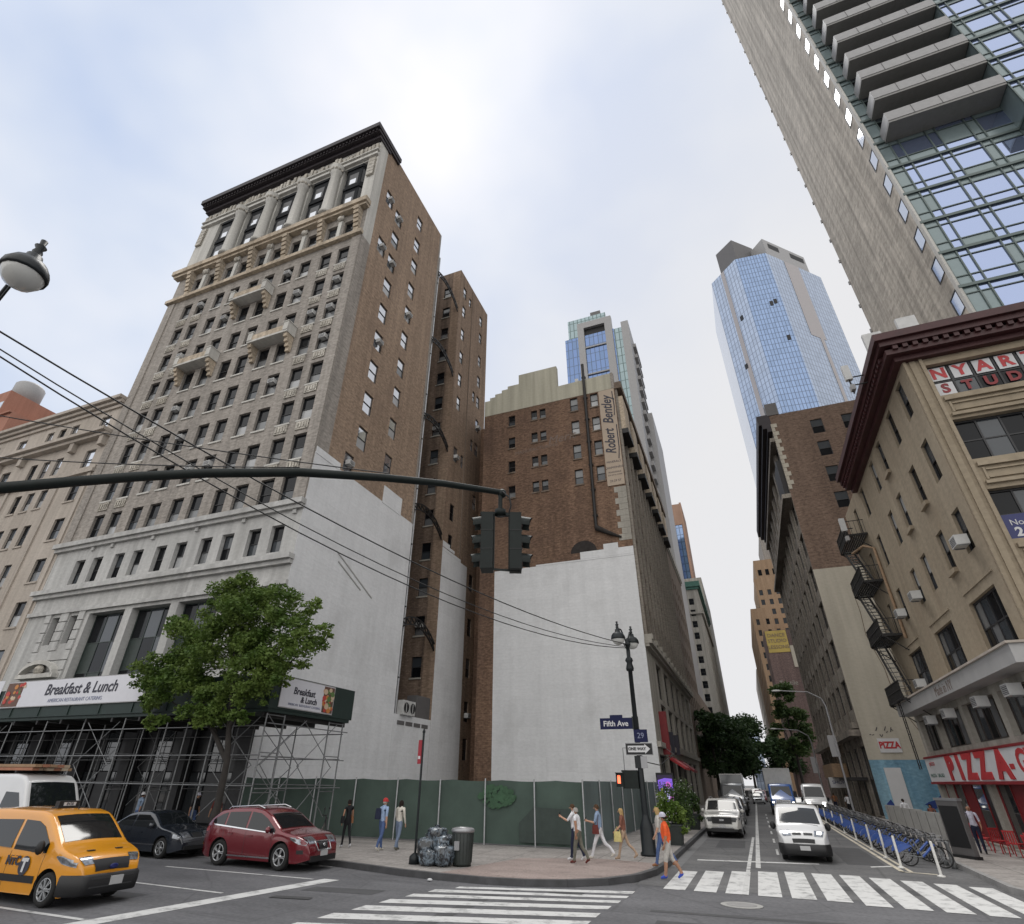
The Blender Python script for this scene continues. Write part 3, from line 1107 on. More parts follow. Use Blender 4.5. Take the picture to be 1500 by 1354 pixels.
# low white infill wall of the courtyard with louvres, air handlers on top
b = MB()
b.box(-26.6, 41.92, 0, -26.3, 48.18, 7.2, 'white_brick')
for i in range(4):
    b.box(-26.297, 42.5 + i * 1.35, 6.45, -26.26, 43.6 + i * 1.35, 6.75, 'mech_grey')
part(b, 'infill_wall', tw)
for i in range(2):
    b = MB()
    y = 42.8 + i * 1.05
    b.box(-26.6, y, 7.2, -26.0, y + 0.9, 8.3, 'ac_white')
    T = Matrix.Translation((-25.99, y + 0.45, 7.75)) @ Matrix.Rotation(pi / 2, 4, 'Y')
    b.lathe([(0.0, 0.0), (0.36, 0.0), (0.36, 0.03), (0.40, 0.03)], 16, 'black', T)
    b.box(-25.985, y + 0.42, 7.4, -25.96, y + 0.48, 8.1, 'ac_white')
    part(b, 'condenser', tw)
b = MB()
b.box(-27.4, 45.6, 7.2, -26.4, 48.0, 9.0, 'mech_grey')
part(b, 'duct_box', tw)
b = MB()
b.tube([(-26.7, 42.7, 1), (-26.7, 42.7, 63)], 0.11, 8, 'pipe_metal')
for z in range(4, 62, 6):
    b.box(-26.85, 42.0, z, -26.6, 42.75, z + 0.12, 'iron')
part(b, 'vent_pipe', tw)
b = MB()
b.tube([(-27.2, 42.5, 1), (-27.2, 42.5, 60)], 0.14, 8, 'iron')
part(b, 'drain_pipe', tw)
for z in (59.2, 47.8, 36.6, 25.6, 14.3):
    b = MB()
    up_, lo_ = [], []
    for i in range(9):
        t = i / 8
        y = 41.9 + 6.3 * t
        zz = z - 0.3 + 1.1 * (1 - (2 * t - 0.8) ** 2)
        up_.append(Vector((-26.45, y, zz + 0.32)))
        lo_.append(Vector((-26.45, y, zz - 0.32)))
    for q in (up_, lo_):
        for p0, p1 in zip(q, q[1:]):
            b.bar(p0, p1, 0.11, 'iron')
    for i in range(8):
        b.bar(up_[i], lo_[i + 1], 0.09, 'iron')
        b.bar(lo_[i + 1], up_[i + 1], 0.09, 'iron')
    part(b, 'brace', tw)

# ================================================================== brown brick loft building behind the vacant lot
bt = thing('loft_building', 'brown brick loft building with a big white painted wall behind the green fence', 'building')
B0 = (-23.3, 51.3, 0)
Ub = lambda x: x + 23.3
W = MB()
win = Windows(bt)
ops = []
for z in (40.95, 37.8, 34.55, 31.3):
    ops += [(Ub(-19.65) - 0.43, z - 1.5, Ub(-19.65) + 0.43, z), (Ub(-16.8) - 0.38, z - 1.3, Ub(-16.8) + 0.38, z + 0.05), (Ub(-15.72) - 0.38, z - 1.3, Ub(-15.72) + 0.38, z + 0.05)]
for z in (41.55, 38.3, 35.1, 31.9):
    ops += [(Ub(-11.85) - 0.46, z - 1.85, Ub(-11.85) + 0.46, z), (Ub(-9.45) - 0.44, z - 1.85, Ub(-9.45) + 0.44, z)]
fac(W, B0, 0, 0, 16.3, 21.5, 41.7, ops, 'store_brick', 0.3, sill='brown_stone')
for i, o in enumerate(ops):
    win.add(B0, 0, o, 0.26, 'dh', gl('dark') if i < 12 else rnd.choice([('blind', 'blind_dim'), ('blind_dim', 'glass_mid'), ('glass_mid', 'blind_dim')]))
fac(W, B0, 0, 0, 1.7, 0, 21.5, [], 'store_brick')
fac(W, B0, 0, 1.7, 16.3, 0, 21.5, [], 'white_brick')
for x0, x1, z0, z1 in ((-12.3, -7.0, 21.66, 22.4), (-9.9, -8.45, 22.4, 22.95), (-17, -7, 21.5, 21.65)):
    fbox(W, B0, 0, Ub(x0), Ub(x1), z0, z1, -0.002, -0.03, 'white_brick')
# beige parapet with its stepped top
prof = [(-23.3, 44.0), (-22.6, 44.0), (-22.6, 44.4), (-21.9, 44.4), (-21.9, 44.8), (-21.0, 44.8), (-21.0, 45.2), (-20.2, 45.2), (-20.2, 45.6), (-18.7, 45.6), (-18.7, 47.0), (-13.75, 47.0), (-13.75, 43.8), (-7.3, 43.95)]
poly = [(-23.3, 41.7)] + prof + [(-7.3, 41.7)]
f_ = [(x, 51.27, z) for x, z in poly]
k_ = [(x, 51.9, z) for x, z in poly]
n_ = len(poly)
W.add(f_ + k_, [tuple(range(n_ - 1, -1, -1)), tuple(range(n_, 2 * n_))] + [(i, (i + 1) % n_, n_ + (i + 1) % n_, n_ + i) for i in range(n_)], 'beige_stucco')
W.box(-7.3, 51.26, 41.7, -6.98, 51.9, 44.0, 'grey_brick')
# quoins at the corner
for j in range(9):
    fbox(W, B0, 0, 16.3 - (0.9 if j % 2 else 1.25), 16.3, 23.1 + j * 0.66, 23.74 + j * 0.66, 0.02, -0.04, 'lime_stone')
# bricked-up arch and its soot
ar = [(-11.9 + 1.35 * cos(pi * i / 12), 22.35 + 1.25 * sin(pi * i / 12)) for i in range(13)]
W.face([(x, 51.285, z) for x, z in ar], 'soot')
# +X side along the street
E0 = (-7.0, 51.3, 0)
ops, big, shop = [], [], []
for k in range(13):
    u = 0.9 + k * 2.95
    for j in range(8):
        ops.append((u, 14.5 + j * 3.35, u + 2.05, 17.3 + j * 3.35))
    if k % 2 == 0:
        shop.append((u - 0.2, 0.25, u + 4.6, 4.6))
for k in range(6):
    u = 5.6 + k * 5.45
    big.append((u, 9.3, u + 3.7, 12.5))
    big.append((u, 5.8, u + 3.7, 8.9))
fac(W, E0, pi / 2, 0, 38.7, 13.5, 42.5, ops, 'brown_stone', 0.4)
fac(W, E0, pi / 2, 0, 38.7, 0, 13.5, big + shop, 'lime_stone', 0.4)
for i, o in enumerate(ops + big):
    win.add(E0, pi / 2, o, 0.36, 'dh' if i < len(ops) else (2, 2), ('glass_dark', 'glass_dark'))
for o in shop:
    win.add(E0, pi / 2, o, 0.36, (4, 2), ('glass_shop', 'shop_dark', 'glass_shop'), name='shop_window')
for k in range(14):
    u = 0.15 + k * 2.95
    if u < 38:
        fbox(W, E0, pi / 2, u, u + 0.5, 13.6, 42.4, 0.02, -0.26, 'sooty_stone')
for j in range(8):
    fbox(W, E0, pi / 2, 0.1, 38.6, 13.78 + j * 3.35, 14.2 + j * 3.35, 0.02, -0.06, 'brown_stone')
fbox(W, E0, pi / 2, -0.1, 38.7, 13.2, 13.55, 0.02, -0.65, 'lime_stone')
fbox(W, E0, pi / 2, -0.05, 38.7, 12.95, 13.2, 0.02, -0.38, 'lime_stone')
fbox(W, E0, pi / 2, 0, 38.7, 5.1, 5.5, 0.02, -0.3, 'lime_stone')
for k in range(14):
    fbox(W, E0, pi / 2, k * 2.95, k * 2.95 + 0.6, 13.55, 14.0, 0.02, -0.75, 'lime_stone')
for k in range(7):      # broken-up projecting cornice pieces
    u = 0.3 + k * 5.6
    fbox(W, E0, pi / 2, u, u + 3.4, 36.2, 40.6, 0.02, -0.75, 'buff_terracotta')
    fbox(W, E0, pi / 2, u, u + 3.4, 35.6, 36.2, 0.02, -0.95, 'iron')
    fbox(W, E0, pi / 2, u + 3.6, u + 5.2, 37, 41.2, 0.02, -0.6, 'iron')
fbox(W, E0, pi / 2, 0, 38.7, 41.6, 42.5, 0.02, -0.8, 'brown_stone')
W.face([(-23.3, 51.4, 43.2), (-7.0, 51.4, 43.2), (-7.0, 90, 42.5), (-23.3, 90, 42.5)], 'roofing')
W.face([(-26.3, 56.9, 0), (-23.3, 56.9, 0), (-23.3, 56.9, 44), (-26.3, 56.9, 44)], 'store_brick')
W.face([(-7.0, 90, 0), (-23.3, 90, 0), (-23.3, 90, 42.5), (-7.0, 90, 42.5)], 'brown_stone')
W.face([(-23.3, 90, 0), (-23.3, 51.3, 0), (-23.3, 51.3, 44), (-23.3, 90, 44)], 'store_brick')
part(W, 'wall', bt)
win.done()
b = MB()
b.tube([(-10.4, 51.0, 24.6), (-10.4, 51.0, 46.0)], 0.17, 8, 'iron')
for z in range(26, 46, 3):
    b.box(-10.65, 51.0, z, -10.15, 51.3, z + 0.15, 'iron')
b.tube([(-10.4, 51.05, 24.7), (-9.2, 51.1, 24.0), (-8.0, 51.15, 23.4)], [0.3, 0.2, 0.1], 6, 'soot')
part(b, 'flue_pipe', bt)
b = MB()
b.box(-8.85, 51.18, 29.2, -7.05, 51.298, 41.6, 'sign_tan')
sg = part(b, 'painted_sign', bt)
letter('Robert', 1.55, 'ink', sg, (-8.05, 51.165, 34.55), tilt=pi / 2, shear=0.4, bold=0.03, xs=0.72)
letter('Bentley', 1.6, 'ink', sg, (-8.0, 51.165, 38.75), tilt=pi / 2, shear=0.4, bold=0.03, xs=0.80)
b = MB()
b.tube([(-7.35, 51.16, 32.3), (-7.2, 51.16, 33.6), (-7.2, 51.16, 36.6)], 0.05, 4, 'ink')
b.tube([(-7.3, 51.16, 37.9), (-7.2, 51.16, 39.2), (-7.3, 51.16, 41.2)], 0.05, 4, 'ink')
part(b, 'flourish', sg)
for s_, z, sz in (('MINERALS', 32.0, 0.34), ('DIAMONDS', 31.3, 0.36), ('WHOLESALE', 30.75, 0.24), ('AND RETAIL STONES', 30.4, 0.16), ('29.29 ST', 29.7, 0.34)):
    letter(s_, sz, 'ink', sg, (-7.95, 51.17, z))
o = letter('MANUFACTURING', 0.62, 'faded_ink', bt, (-16.6, 51.285, 35.55), tilt=0.04, name='ghost_lettering')
o = letter('Merit', 1.5, 'faded_ink', bt, (-13.6, 51.285, 36.35), shear=0.3, tilt=0.08, name='ghost_lettering')
for (y, z, s_, mt) in ((58, 4.7, '', 'red_sign'), (66, 4.6, '', 'deep_red')):
    b = MB()
    q = [(-7.0, y, z), (-7.0, y + 4.0, z), (-5.7, y + 4.0, z - 0.9), (-5.7, y, z - 0.9)]
    b.face(q, mt)
    b.face([(-7.0, y, z), (-5.7, y, z - 0.9), (-5.7, y, z - 1.1), (-7.0, y, z - 0.3)], mt)
    b.face([(-5.7, y, z - 0.9), (-5.7, y + 4, z - 0.9), (-5.7, y + 4, z - 1.1), (-5.7, y, z - 1.1)], mt)
    part(b, 'awning', bt)
for y, z0, z1, d, mt_ in ((54.5, 4.65, 8.0, 0.5, 'deep_red'), (58.0, 4.9, 6.6, 0.3, 'ink'), (62.0, 4.9, 6.6, 0.3, 'ink')):
    b = MB()
    b.box(-7.0, y, z0, -6.4, y + d, z1, mt_)
    part(b, 'blade_sign', bt)
for x0_, x1_, z1_, mt_ in ((-13.4, -12.4, 45.0, 'mech_grey'), (-11.9, -11.5, 45.7, 'ac_white')):
    b = MB()
    b.box(x0_, 53.0, 43.2, x1_, 53.8, z1_, mt_)
    part(b, 'roof_unit', bt)
# ================================================================== tan apartment house left of the tall one
lt = thing('tan_building', 'lower tan stone building with ledges, left of the tall grey one', 'building')
L0 = (-78, 27.3, 0)
Ul = lambda x: x + 78
W = MB()
win = Windows(lt, 'frame_dark')
ops = []
for hd, h in ((34.1, 1.7), (30.1, 2.1), (26.5, 2.0), (22.75, 2.1), (18.9, 2.1), (15.1, 2.1), (11.2, 2.1)):
    for x in (-54.6, -59.2, -61.2, -63.2, -67.8, -72.4, -74.4, -76.4):
        w = 0.72 if x in (-54.6, -67.8) else 0.55
        ops.append((Ul(x) - w, hd - h, Ul(x) + w, hd))
fac(W, L0, 0, 0, 25.45, 0, 36.0, ops, 'tan_stone', 0.3, sill='tan_stone')
for o in ops:
    win.add(L0, 0, o, 0.26, 'dh', gl('sky') if o[1] > 27 and rnd.random() < 0.8 else gl('mix'))
for z, d in ((35.6, 0.75), (35.2, 0.45), (34.75, 0.2), (31.6, 0.95), (31.2, 0.6), (27.25, 0.3), (27.6, 0.18)):
    fbox(W, L0, 0, 0, 25.4, z, z + 0.36, 0.02, -d, 'tan_stone')
for u in (0.3, 8.6, 12.6, 20.6, 24.9):
    fbox(W, L0, 0, u - 0.22, u + 0.22, 6, 27.2, 0.02, -0.14, 'tan_stone')
    fbox(W, L0, 0, u - 0.3, u + 0.3, 30.2, 31.2, 0.02, -0.5, 'tan_stone')
W.face([(-78, 27.3, 36), (-52.55, 27.3, 36), (-52.55, 55, 36), (-78, 55, 36)], 'roofing')
W.face([(-52.55, 27.3, 0), (-52.55, 55, 0), (-52.55, 55, 36), (-52.55, 27.3, 36)], 'tan_stone')
W.face([(-78, 55, 0), (-78, 27.3, 0), (-78, 27.3, 36), (-78, 55, 36)], 'tan_stone')
part(W, 'wall', lt)
win.done()

# orange brick tower with a water tank, far left
ot = thing('brick_tower', 'orange brick tower with a round roof tank at the far left edge', 'tower', (-179, 60, 0))
b = MB()
b.box(-22, 0, 0, 9.5, 18, 93, 'red_brick')
b.box(-22, 0, 84.5, 15, 15, 85.0, 'red_brick')
b.box(9.5, 0.6, 0, 15, 15, 84.5, 'red_brick')
b.build('wall', ot)
b = MB()
b.lathe([(0, 93), (3.6, 93), (3.6, 99.5), (3.0, 100.2), (0, 101)], 18, 'grey_panel', Matrix.Translation((3.2, 6, 0)))
b.build('roof_tank', ot)
for i in range(6):
    for j in range(3):
        w_ = MB()
        w_.box(0, -0.06, 0, 2.2, 0.1, 2.4, 'frame_white')
        w_.face([(0.15, -0.07, 0.15), (2.05, -0.07, 0.15), (2.05, -0.07, 2.25), (0.15, -0.07, 2.25)], 'glass_sky')
        if i == 0 and j == 0:
            me_ = w_.mesh('window')
        put(me_, 'window', ot, (-8 + j * 7.5, 0, 64 + i * 4.6))

# ================================================================== ochre corner building with the pizzeria
pz = thing('corner_building', 'ochre stucco corner building with a dark red cornice above the pizzeria', 'building')
PX, PY, PB = 9.95, 25.6, 45.2
P0 = (PX, PB, 0)                      # side facing -X, u runs towards the camera
Up = lambda y: PB - y
W = MB()
win = Windows(pz)
ops = []
k_ = 0.939
cc = [27.02, 29.62, 32.8, 35.2, 39.0]
for hd, sl_ in ((19.5, 17.6), (16.2, 14.25), (12.75, 10.95)):
    for c in cc:
        ops.append((Up(c) - 0.46, sl_, Up(c) + 0.46, hd))
    ops.append((Up(42.2) - 0.4, sl_ - 0.2, Up(42.2) + 0.4, hd - 0.1))
wide = [(Up(29.65), 7.15, Up(26.5), 9.4), (Up(35.55), 7.15, Up(32.4), 9.4), (Up(41.6), 7.15, Up(38.6), 9.4)]
shp = [(Up(44.6), 0.25, Up(43.4), 2.75), (Up(42.9), 0.25, Up(36.4), 2.75), (Up(35.9), 0.25, Up(29.2), 2.75), (Up(28.6), 0.25, Up(26.2), 2.75)]
gal = [(Up(44.4), 4.35, Up(41.2), 6.0), (Up(40.6), 4.35, Up(36.2), 6.0), (Up(35.6), 4.35, Up(31.2), 6.0), (Up(30.6), 4.35, Up(26.4), 6.0)]
fac(W, P0, -pi / 2, 0, PB - PY, 6.4, 20.2, ops + wide, 'ochre_stucco', 0.26)
fac(W, P0, -pi / 2, 0, PB - PY, 0, 6.4, shp + gal, 'lime_stone', 0.35)
for i, o in enumerate(ops):
    win.add(P0, -pi / 2, o, 0.2, 'dh', rnd.choice([('glass_dark', 'blind_dim'), ('glass_dark', 'glass_dark'), ('glass_mid', 'blind'), ('glass_dark', 'glass_mid')]))
for i in (2, 7, 8, 13):
    fbox(W, P0, -pi / 2, ops[i][0] - 0.05, ops[i][2] + 0.05, ops[i][1] - 0.2, ops[i][1] - 0.005, 0.0, -0.16, 'ochre_stucco')
for o in wide:
    win.add(P0, -pi / 2, o, 0.22, (4, 2), ('glass_dark', 'glass_dark', 'glass_mid', 'blind_dim'))
for o in gal:
    win.add(P0, -pi / 2, o, 0.3, (5, 1), ('glass_mid', 'blind_dim', 'glass_dark', 'glass_mid'), 'frame_brown')
for o in shp:
    win.add(P0, -pi / 2, o, 0.3, (4 if o[2] - o[0] > 3 else 2, 1), ('glass_shop', 'shop_dark', 'glass_shop', 'deep_red'), 'deep_red', name='shop_window')
for o, t in ((ops[12], 0.12), (ops[15], 0.1), (ops[16], 0.1), (wide[2], 0.12)):
    ac(pz, P0, -pi / 2, o, t, -0.1)
for y in (28.0, 31.8, 36.8, 40.4):
    put(AC_ME, 'air_conditioner', pz, (PX - 0.15, y, 5.55), -pi / 2)
for a, b_ in ((25.9, 30.0), (31.9, 36.0), (38.2, 42.0)):
    fbox(W, P0, -pi / 2, Up(b_) + 0.2, Up(a) - 0.2, 9.8, 9.88, 0.0, -0.05, 'ochre_stucco')
# Fifth Avenue front
Q0 = (PX, PY, 0)
fo = [(0.85, 17.65, 7.6, 19.4), (0.85, 14.35, 7.6, 16.35), (0.85, 10.8, 7.6, 12.95), (0.85, 7.2, 7.6, 9.4)]
so2 = [(0.85, 0.3, 7.6, 4.6)]
fac(W, Q0, 0, 0, 9.0, 0, 20.2, fo + so2, 'ochre_stucco', 0.4)
for o in fo:
    win.add(Q0, 0, o, 0.34, (8, 2), ('glass_dark', 'glass_mid', 'glass_dark'), 'frame_dark')
win.add(Q0, 0, so2[0], 0.34, (4, 2), ('glass_shop', 'shop_dark'), name='shop_window')
for z0, z1 in ((16.5, 17.45), (13.15, 14.15), (9.6, 10.6)):     # spandrel mouldings
    fbox(W, Q0, 0, 0.9, 7.6, z0 + 0.82, z0 + 1.0, 0.0, -0.14, 'ochre_stucco')
    fbox(W, Q0, 0, 0.9, 7.6, z0, z0 + 0.14, 0.0, -0.14, 'ochre_stucco')
    fbox(W, Q0, 0, 1.1, 7.4, z0 + 0.26, z0 + 0.32, 0.0, -0.08, 'ochre_stucco')
    fbox(W, Q0, 0, 1.1, 7.4, z0 + 0.62, z0 + 0.68, 0.0, -0.08, 'ochre_stucco')
    fbox(W, Q0, 0, 1.0, 1.08, z0 + 0.2, z0 + 0.74, 0.0, -0.08, 'ochre_stucco')
for u in (0.02, 0.66, 7.75):
    fbox(W, Q0, 0, u, u + 0.13, 6.5, 20.0, 0.0, -0.1, 'ochre_stucco')
fbox(W, Q0, 0, 0.28, 0.52, 6.5, 20.0, 0.0, -0.05, 'ochre_stucco')
W.face([(PX, PY, 20.2), (18.95, PY, 20.2), (18.95, PB, 20.2), (PX, PB, 20.2)], 'roofing')
W.face([(18.95, PY, 0), (18.95, PB, 0), (18.95, PB, 20.2), (18.95, PY, 20.2)], 'ochre_stucco')
W.face([(18.95, PB, 0), (PX, PB, 0), (PX, PB, 20.2), (18.95, PB, 20.2)], 'ochre_stucco')
part(W, 'wall', pz)
win.done()
b = MB()
for d, z0, z1 in ((0.30, 19.75, 20.0), (0.62, 20.0, 20.28), (0.80, 20.42, 20.7), (0.97, 20.7, 21.08)):
    b.box(PX - d, PY - d, z0, 19.0, PY + 0.01, z1, 'red_cornice')
    b.box(PX - d, PY, z0, PX + 0.01, 40.0, z1, 'red_cornice')
b.box(PX - 0.45, PY - 0.45, 20.28, 19.0, PY + 0.01, 20.42, 'red_cornice')
b.box(PX - 0.45, PY, 20.28, PX + 0.01, 40.0, 20.42, 'red_cornice')
for i in range(24):     # dentils
    b.box(PX - 0.3 + i * 0.4, PY - 0.74, 20.2, PX - 0.1 + i * 0.4, PY - 0.4, 20.42, 'red_cornice')
for i in range(37):
    b.box(PX - 0.74, PY + 0.1 + i * 0.39, 20.2, PX - 0.4, PY + 0.29 + i * 0.39, 20.42, 'red_cornice')
part(b, 'cornice', pz)
# roof flashing and the band over the gallery windows
b = MB()
b.box(PX - 0.85, 25.2, 6.32, PX - 0.003, 44.9, 6.96, 'band_white')
b.box(PX - 0.95, 25.1, 6.96, PX - 0.003, 44.9, 7.04, 'tan_stone')
bd = part(b, 'fascia_band', pz)
letter('Made in NY', 0.62, 'faded_ink', bd, (PX - 0.857, 34.2, 6.62), face=-pi / 2, shear=0.1)
b = MB()
b.box(PX - 0.28, 26.0, 2.8, PX - 0.003, 44.9, 3.98, 'off_white')
b.box(PX - 0.32, 26.0, 3.98, PX - 0.003, 44.9, 4.08, 'deep_red')
b.box(PX - 0.34, 25.95, 2.68, PX - 0.003, 44.9, 2.8, 'deep_red')
sg = part(b, 'shop_sign', pz)
for s_, y in (('P', 39.9), ('I', 38.3), ('Z', 36.7), ('Z', 34.7), ('A', 32.3)):
    letter(s_, 1.45, 'red_sign', sg, (PX - 0.29, y, 3.38), face=-pi / 2, bold=0.085, extr=0.03, xs=1.5)
letter('pizza', 0.34, 'red_sign', sg, (PX - 0.29, 43.5, 3.72), face=-pi / 2, xs=1.8)
letter('PASTA', 0.26, 'verdigris', sg, (PX - 0.29, 43.9, 3.1), face=-pi / 2, xs=1.7)
letter('SALAD', 0.26, 'verdigris', sg, (PX - 0.29, 42.3, 3.1), face=-pi / 2, xs=1.7)
letter('- GYRO', 1.2, 'red_sign', sg, (PX - 0.29, 28.9, 3.4), face=-pi / 2, bold=0.04, xs=1.3)
# window lettering on the top floor, and the blue letting banner
for i, (s_, s2) in enumerate((('N', 'S'), ('Y', 'T'), ('A', 'U'), ('R', 'D'), ('T', 'I'), ('S', 'O'))):
    x = PX + 1.28 + i * 0.845
    b = MB()
    b.box(x - 0.34, PY + 0.26, 18.6, x + 0.34, PY + 0.29, 19.32, 'off_white')
    if i == 0:
        b.box(x - 0.34, PY + 0.26, 17.8, x + 0.34, PY + 0.29, 18.45, 'off_white')
    o = part(b, 'letter_panel', pz)
    letter(s_, 0.78, 'red_sign', o, (x, PY + 0.25, 18.96), bold=0.03)
    letter(s2, 0.66, 'deep_red', o, (x, PY + 0.25, 18.12), bold=0.03)
b = MB()
b.box(PX + 0.9, PY + 0.20, 10.85, PX + 4.2, PY + 0.24, 11.85, 'blue_sign')
o = part(b, 'letting_banner', pz)
letter('Northwest', 0.34, 'off_white', o, (PX + 1.1, PY + 0.19, 11.5), align='LEFT')
letter('212', 0.5, 'off_white', o, (PX + 1.15, PY + 0.19, 11.1), align='LEFT', bold=0.02)
# drain pipe
b = MB()
b.tube([(PX - 0.1, 40.35, 10.2), (PX - 0.1, 40.35, 15.9), (PX - 0.5, 40.9, 16.3), (PX - 0.9, 42.6, 16.4)], 0.09, 6, 'golden_brick')
part(b, 'drain_pipe', pz)
# fire escape
fe = MB()
lv = [7.0, 10.6, 14.0, 17.2]
x1, x0 = PX - 0.02, PX - 1.15
for i, z in enumerate(lv):
    y0, y1 = 40.9, 44.9
    for j in range(9):
        x = x0 + (x1 - x0) * j / 8
        fe.box(x - 0.04, y0, z - 0.03, x + 0.05, y1, z + 0.03, 'iron')
    for y in (y0, y1):
        fe.box(x0, y - 0.03, z - 0.12, x1, y + 0.03, z, 'iron')
        fe.bar((x0 + 0.05, y, z - 0.06), (x1, y, z - 1.0), 0.05, 'iron')
        fe.bar((x0, y, z + 0.95), (x1, y, z + 0.95), 0.04, 'iron')
        for j in range(5):
            fe.bar((x0 + 0.27 * j, y, z), (x0 + 0.27 * j, y, z + 0.95), 0.02, 'iron')
    for zz in (0.5, 0.95):
        fe.bar((x0, y0, z + zz), (x0, y1, z + zz), 0.06, 'iron')
    for j in range(21):
        y = y0 + 0.2 * j
        fe.bar((x0, y, z), (x0, y, z + 0.95), 0.035, 'iron')
    if i < 3:
        a, c = Vector((x0 + 0.12, 41.3, z)), Vector((x0 + 0.12, 44.4, lv[i + 1]))
        for dx in (0, 0.55):
            fe.bar(a + Vector((dx, 0, 0)), c + Vector((dx, 0, 0)), 0.06, 'iron', 0.24)
            fe.bar(a + Vector((dx, 0, 0.8)), c + Vector((dx, 0, 0.8)), 0.03, 'iron')
        for j in range(12):
            p = a.lerp(c, (j + 0.5) / 12)
            fe.box(p.x, p.y - 0.1, p.z - 0.012, p.x + 0.55, p.y + 0.1, p.z + 0.012, 'grey_metal')
for y in (42.6, 43.05):
    fe.bar((x0 + 0.1, y, 3.4), (x0 + 0.1, y, 7.0), 0.05, 'iron')
for j in range(11):
    fe.bar((x0 + 0.1, 42.6, 3.6 + j * 0.32), (x0 + 0.1, 43.05, 3.6 + j * 0.32), 0.03, 'iron')
part(fe, 'fire_escape', pz)
# antennas on the roof edge
for i, (x, y, z, h) in enumerate(((9.6, 26.4, 21.08, 1.4), (10.3, 26.2, 21.08, 1.0), (11.1, 26.1, 21.08, 1.7))):
    b = MB()
    b.tube([(x, y, z - 0.6), (x, y, z + h)], 0.04, 6, 'grey_metal')
    b.box(x - 0.42, y - 0.1, z + h - 1.15, x + 0.42, y + 0.1, z + h, 'ac_white')
    tag(b.build('cell_antenna'), ('white box antenna at the corner of the dark red cornice', 'low white box antenna, middle of the three on the red cornice', 'tall white box antenna, rightmost of the three above the red cornice')[i], 'antenna', 'antennas on the corner building roof')
for i, (x, y, z) in enumerate(((8.3, 27.6, 20.4), (8.55, 40.3, 16.9))):
    b = MB()
    b.tube([(PX - 0.9, y, z), (x, y, z)], 0.035, 5, 'iron')
    b.tube([(PX - 0.9, y, z + 0.5), (x, y, z + 0.5)], 0.035, 5, 'iron')
    b.tube([(x, y, z - 0.5), (x, y, z + 1.3)], 0.04, 6, 'iron')
    b.box(x - 0.16, y - 0.12, z + 0.35, x + 0.16, y + 0.12, z + 1.25, 'ac_white')
    b.box(x - 0.1, y - 0.2, z - 0.35, x + 0.1, y + 0.1, z - 0.05, 'grey_panel')
    tag(b.build('panel_antenna'), ('grey panel antenna on outriggers left of the red cornice', 'white panel antenna on a bracket at the top of the fire escape')[i], 'antenna')

# ================================================================== tall tower behind the corner building: brick side and green glass front with balconies
st = thing('residential_tower', 'very tall tower with a beige brick side and green glass front at upper right', 'tower')
TX, TY, TH, FH = 18.95, 36.0, 150.0, 3.42
W = MB()
win = Windows(st)
T0 = (TX, 51.5, 0)
z00 = 31.3
ops = []
for j in range(28):
    z = z00 + j * FH
    ops.append((51.5 - 37.55, z - 0.85, 51.5 - 36.3, z + 0.85))
fac(W, T0, -pi / 2, 0, 15.5, 0, TH, ops, 'tower_brick', 0.1)
for o in ops:
    win.add(T0, -pi / 2, o, 0.03, (1, 1), ('glass_sky',), 'frame_dark')
for j in range(40):
    fbox(W, T0, -pi / 2, -0.12, 0.05, 4 + j * FH, 4.4 + j * FH, 0.1, -0.12, 'grey_panel')
W.face([(TX, 51.5, 0), (TX, 51.5, TH), (48, 51.5, TH), (48, 51.5, 0)], 'tower_brick')
W.face([(TX, 36, TH), (48, 36, TH), (48, 51.5, TH), (TX, 51.5, TH)], 'roofing')
part(W, 'wall', st)
win.done()
# glass front, floor by floor, panes set in real mullions
gx = [TX + v for v in (0.0, 0.10, 0.86, 1.56, 3.5, 4.16, 6.1, 6.8)]
G = MB()
M_ = MB()
xs = [18.95, 19.1, 19.95, 20.6, 22.5, 23.15, 25.1, 25.75, 27.6, 28.2, 30.2, 30.8, 32.7, 33.4, 35.4, 36.1, 38.2, 38.9, 41, 41.6, 43.6, 44.3, 46.4, 48]
gq = random.Random(8)
for j in range(36):
    zb = 28.5 + j * FH
    for i in range(1, len(xs) - 1):
        a, b_ = xs[i], xs[i + 1]
        bal = zb > 47 and 19.8 < a < 27.5
        bay = zb > 43.5 and a > 27.5
        y = TY if not bay else TY - 1.75
        wide_ = b_ - a > 1.2
        for z0, z1, kind in ((0.12, 0.95, 's'), (0.95, 2.75, 'v'), (2.75, FH - 0.12, 's')):
            if bal:
                gm = 'glass_dark' if kind == 'v' else 'glass_mid'
            elif kind == 'v' and wide_:
                gm = 'glass_blue' if gq.random() < 0.85 else 'spandrel_green'
            elif i == 1 or (wide_ and i % 6 == 1 and bay):
                gm = 'spandrel_green'
            else:
                gm = 'glass_blue' if gq.random() < 0.55 else 'spandrel_green'
            G.face([(a, y, zb + z0), (b_, y, zb + z0), (b_, y, zb + z1), (a, y, zb + z1)], gm)
    for x in xs[1:]:
        bay = zb > 43.5 and x > 27.55
        y = TY - (1.75 if bay else 0)
        M_.box(x - 0.045, y - 0.09, zb + 0.12, x + 0.045, y + 0.02, zb + FH - 0.12, 'mullion_green')
    for x0_, x1_, y in ((TX, 27.6 if zb > 43.5 else 48, TY),) + (((27.6, 48, TY - 1.75),) if zb > 43.5 else ()):
        M_.box(x0_, y - 0.16, zb - 0.12, x1_, y + 0.02, zb + 0.12, 'mullion_green')
        for z in (0.95, 2.75):
            M_.box(x0_ + 0.1, y - 0.07, zb + z - 0.04, x1_, y + 0.015, zb + z + 0.04, 'mullion_green')
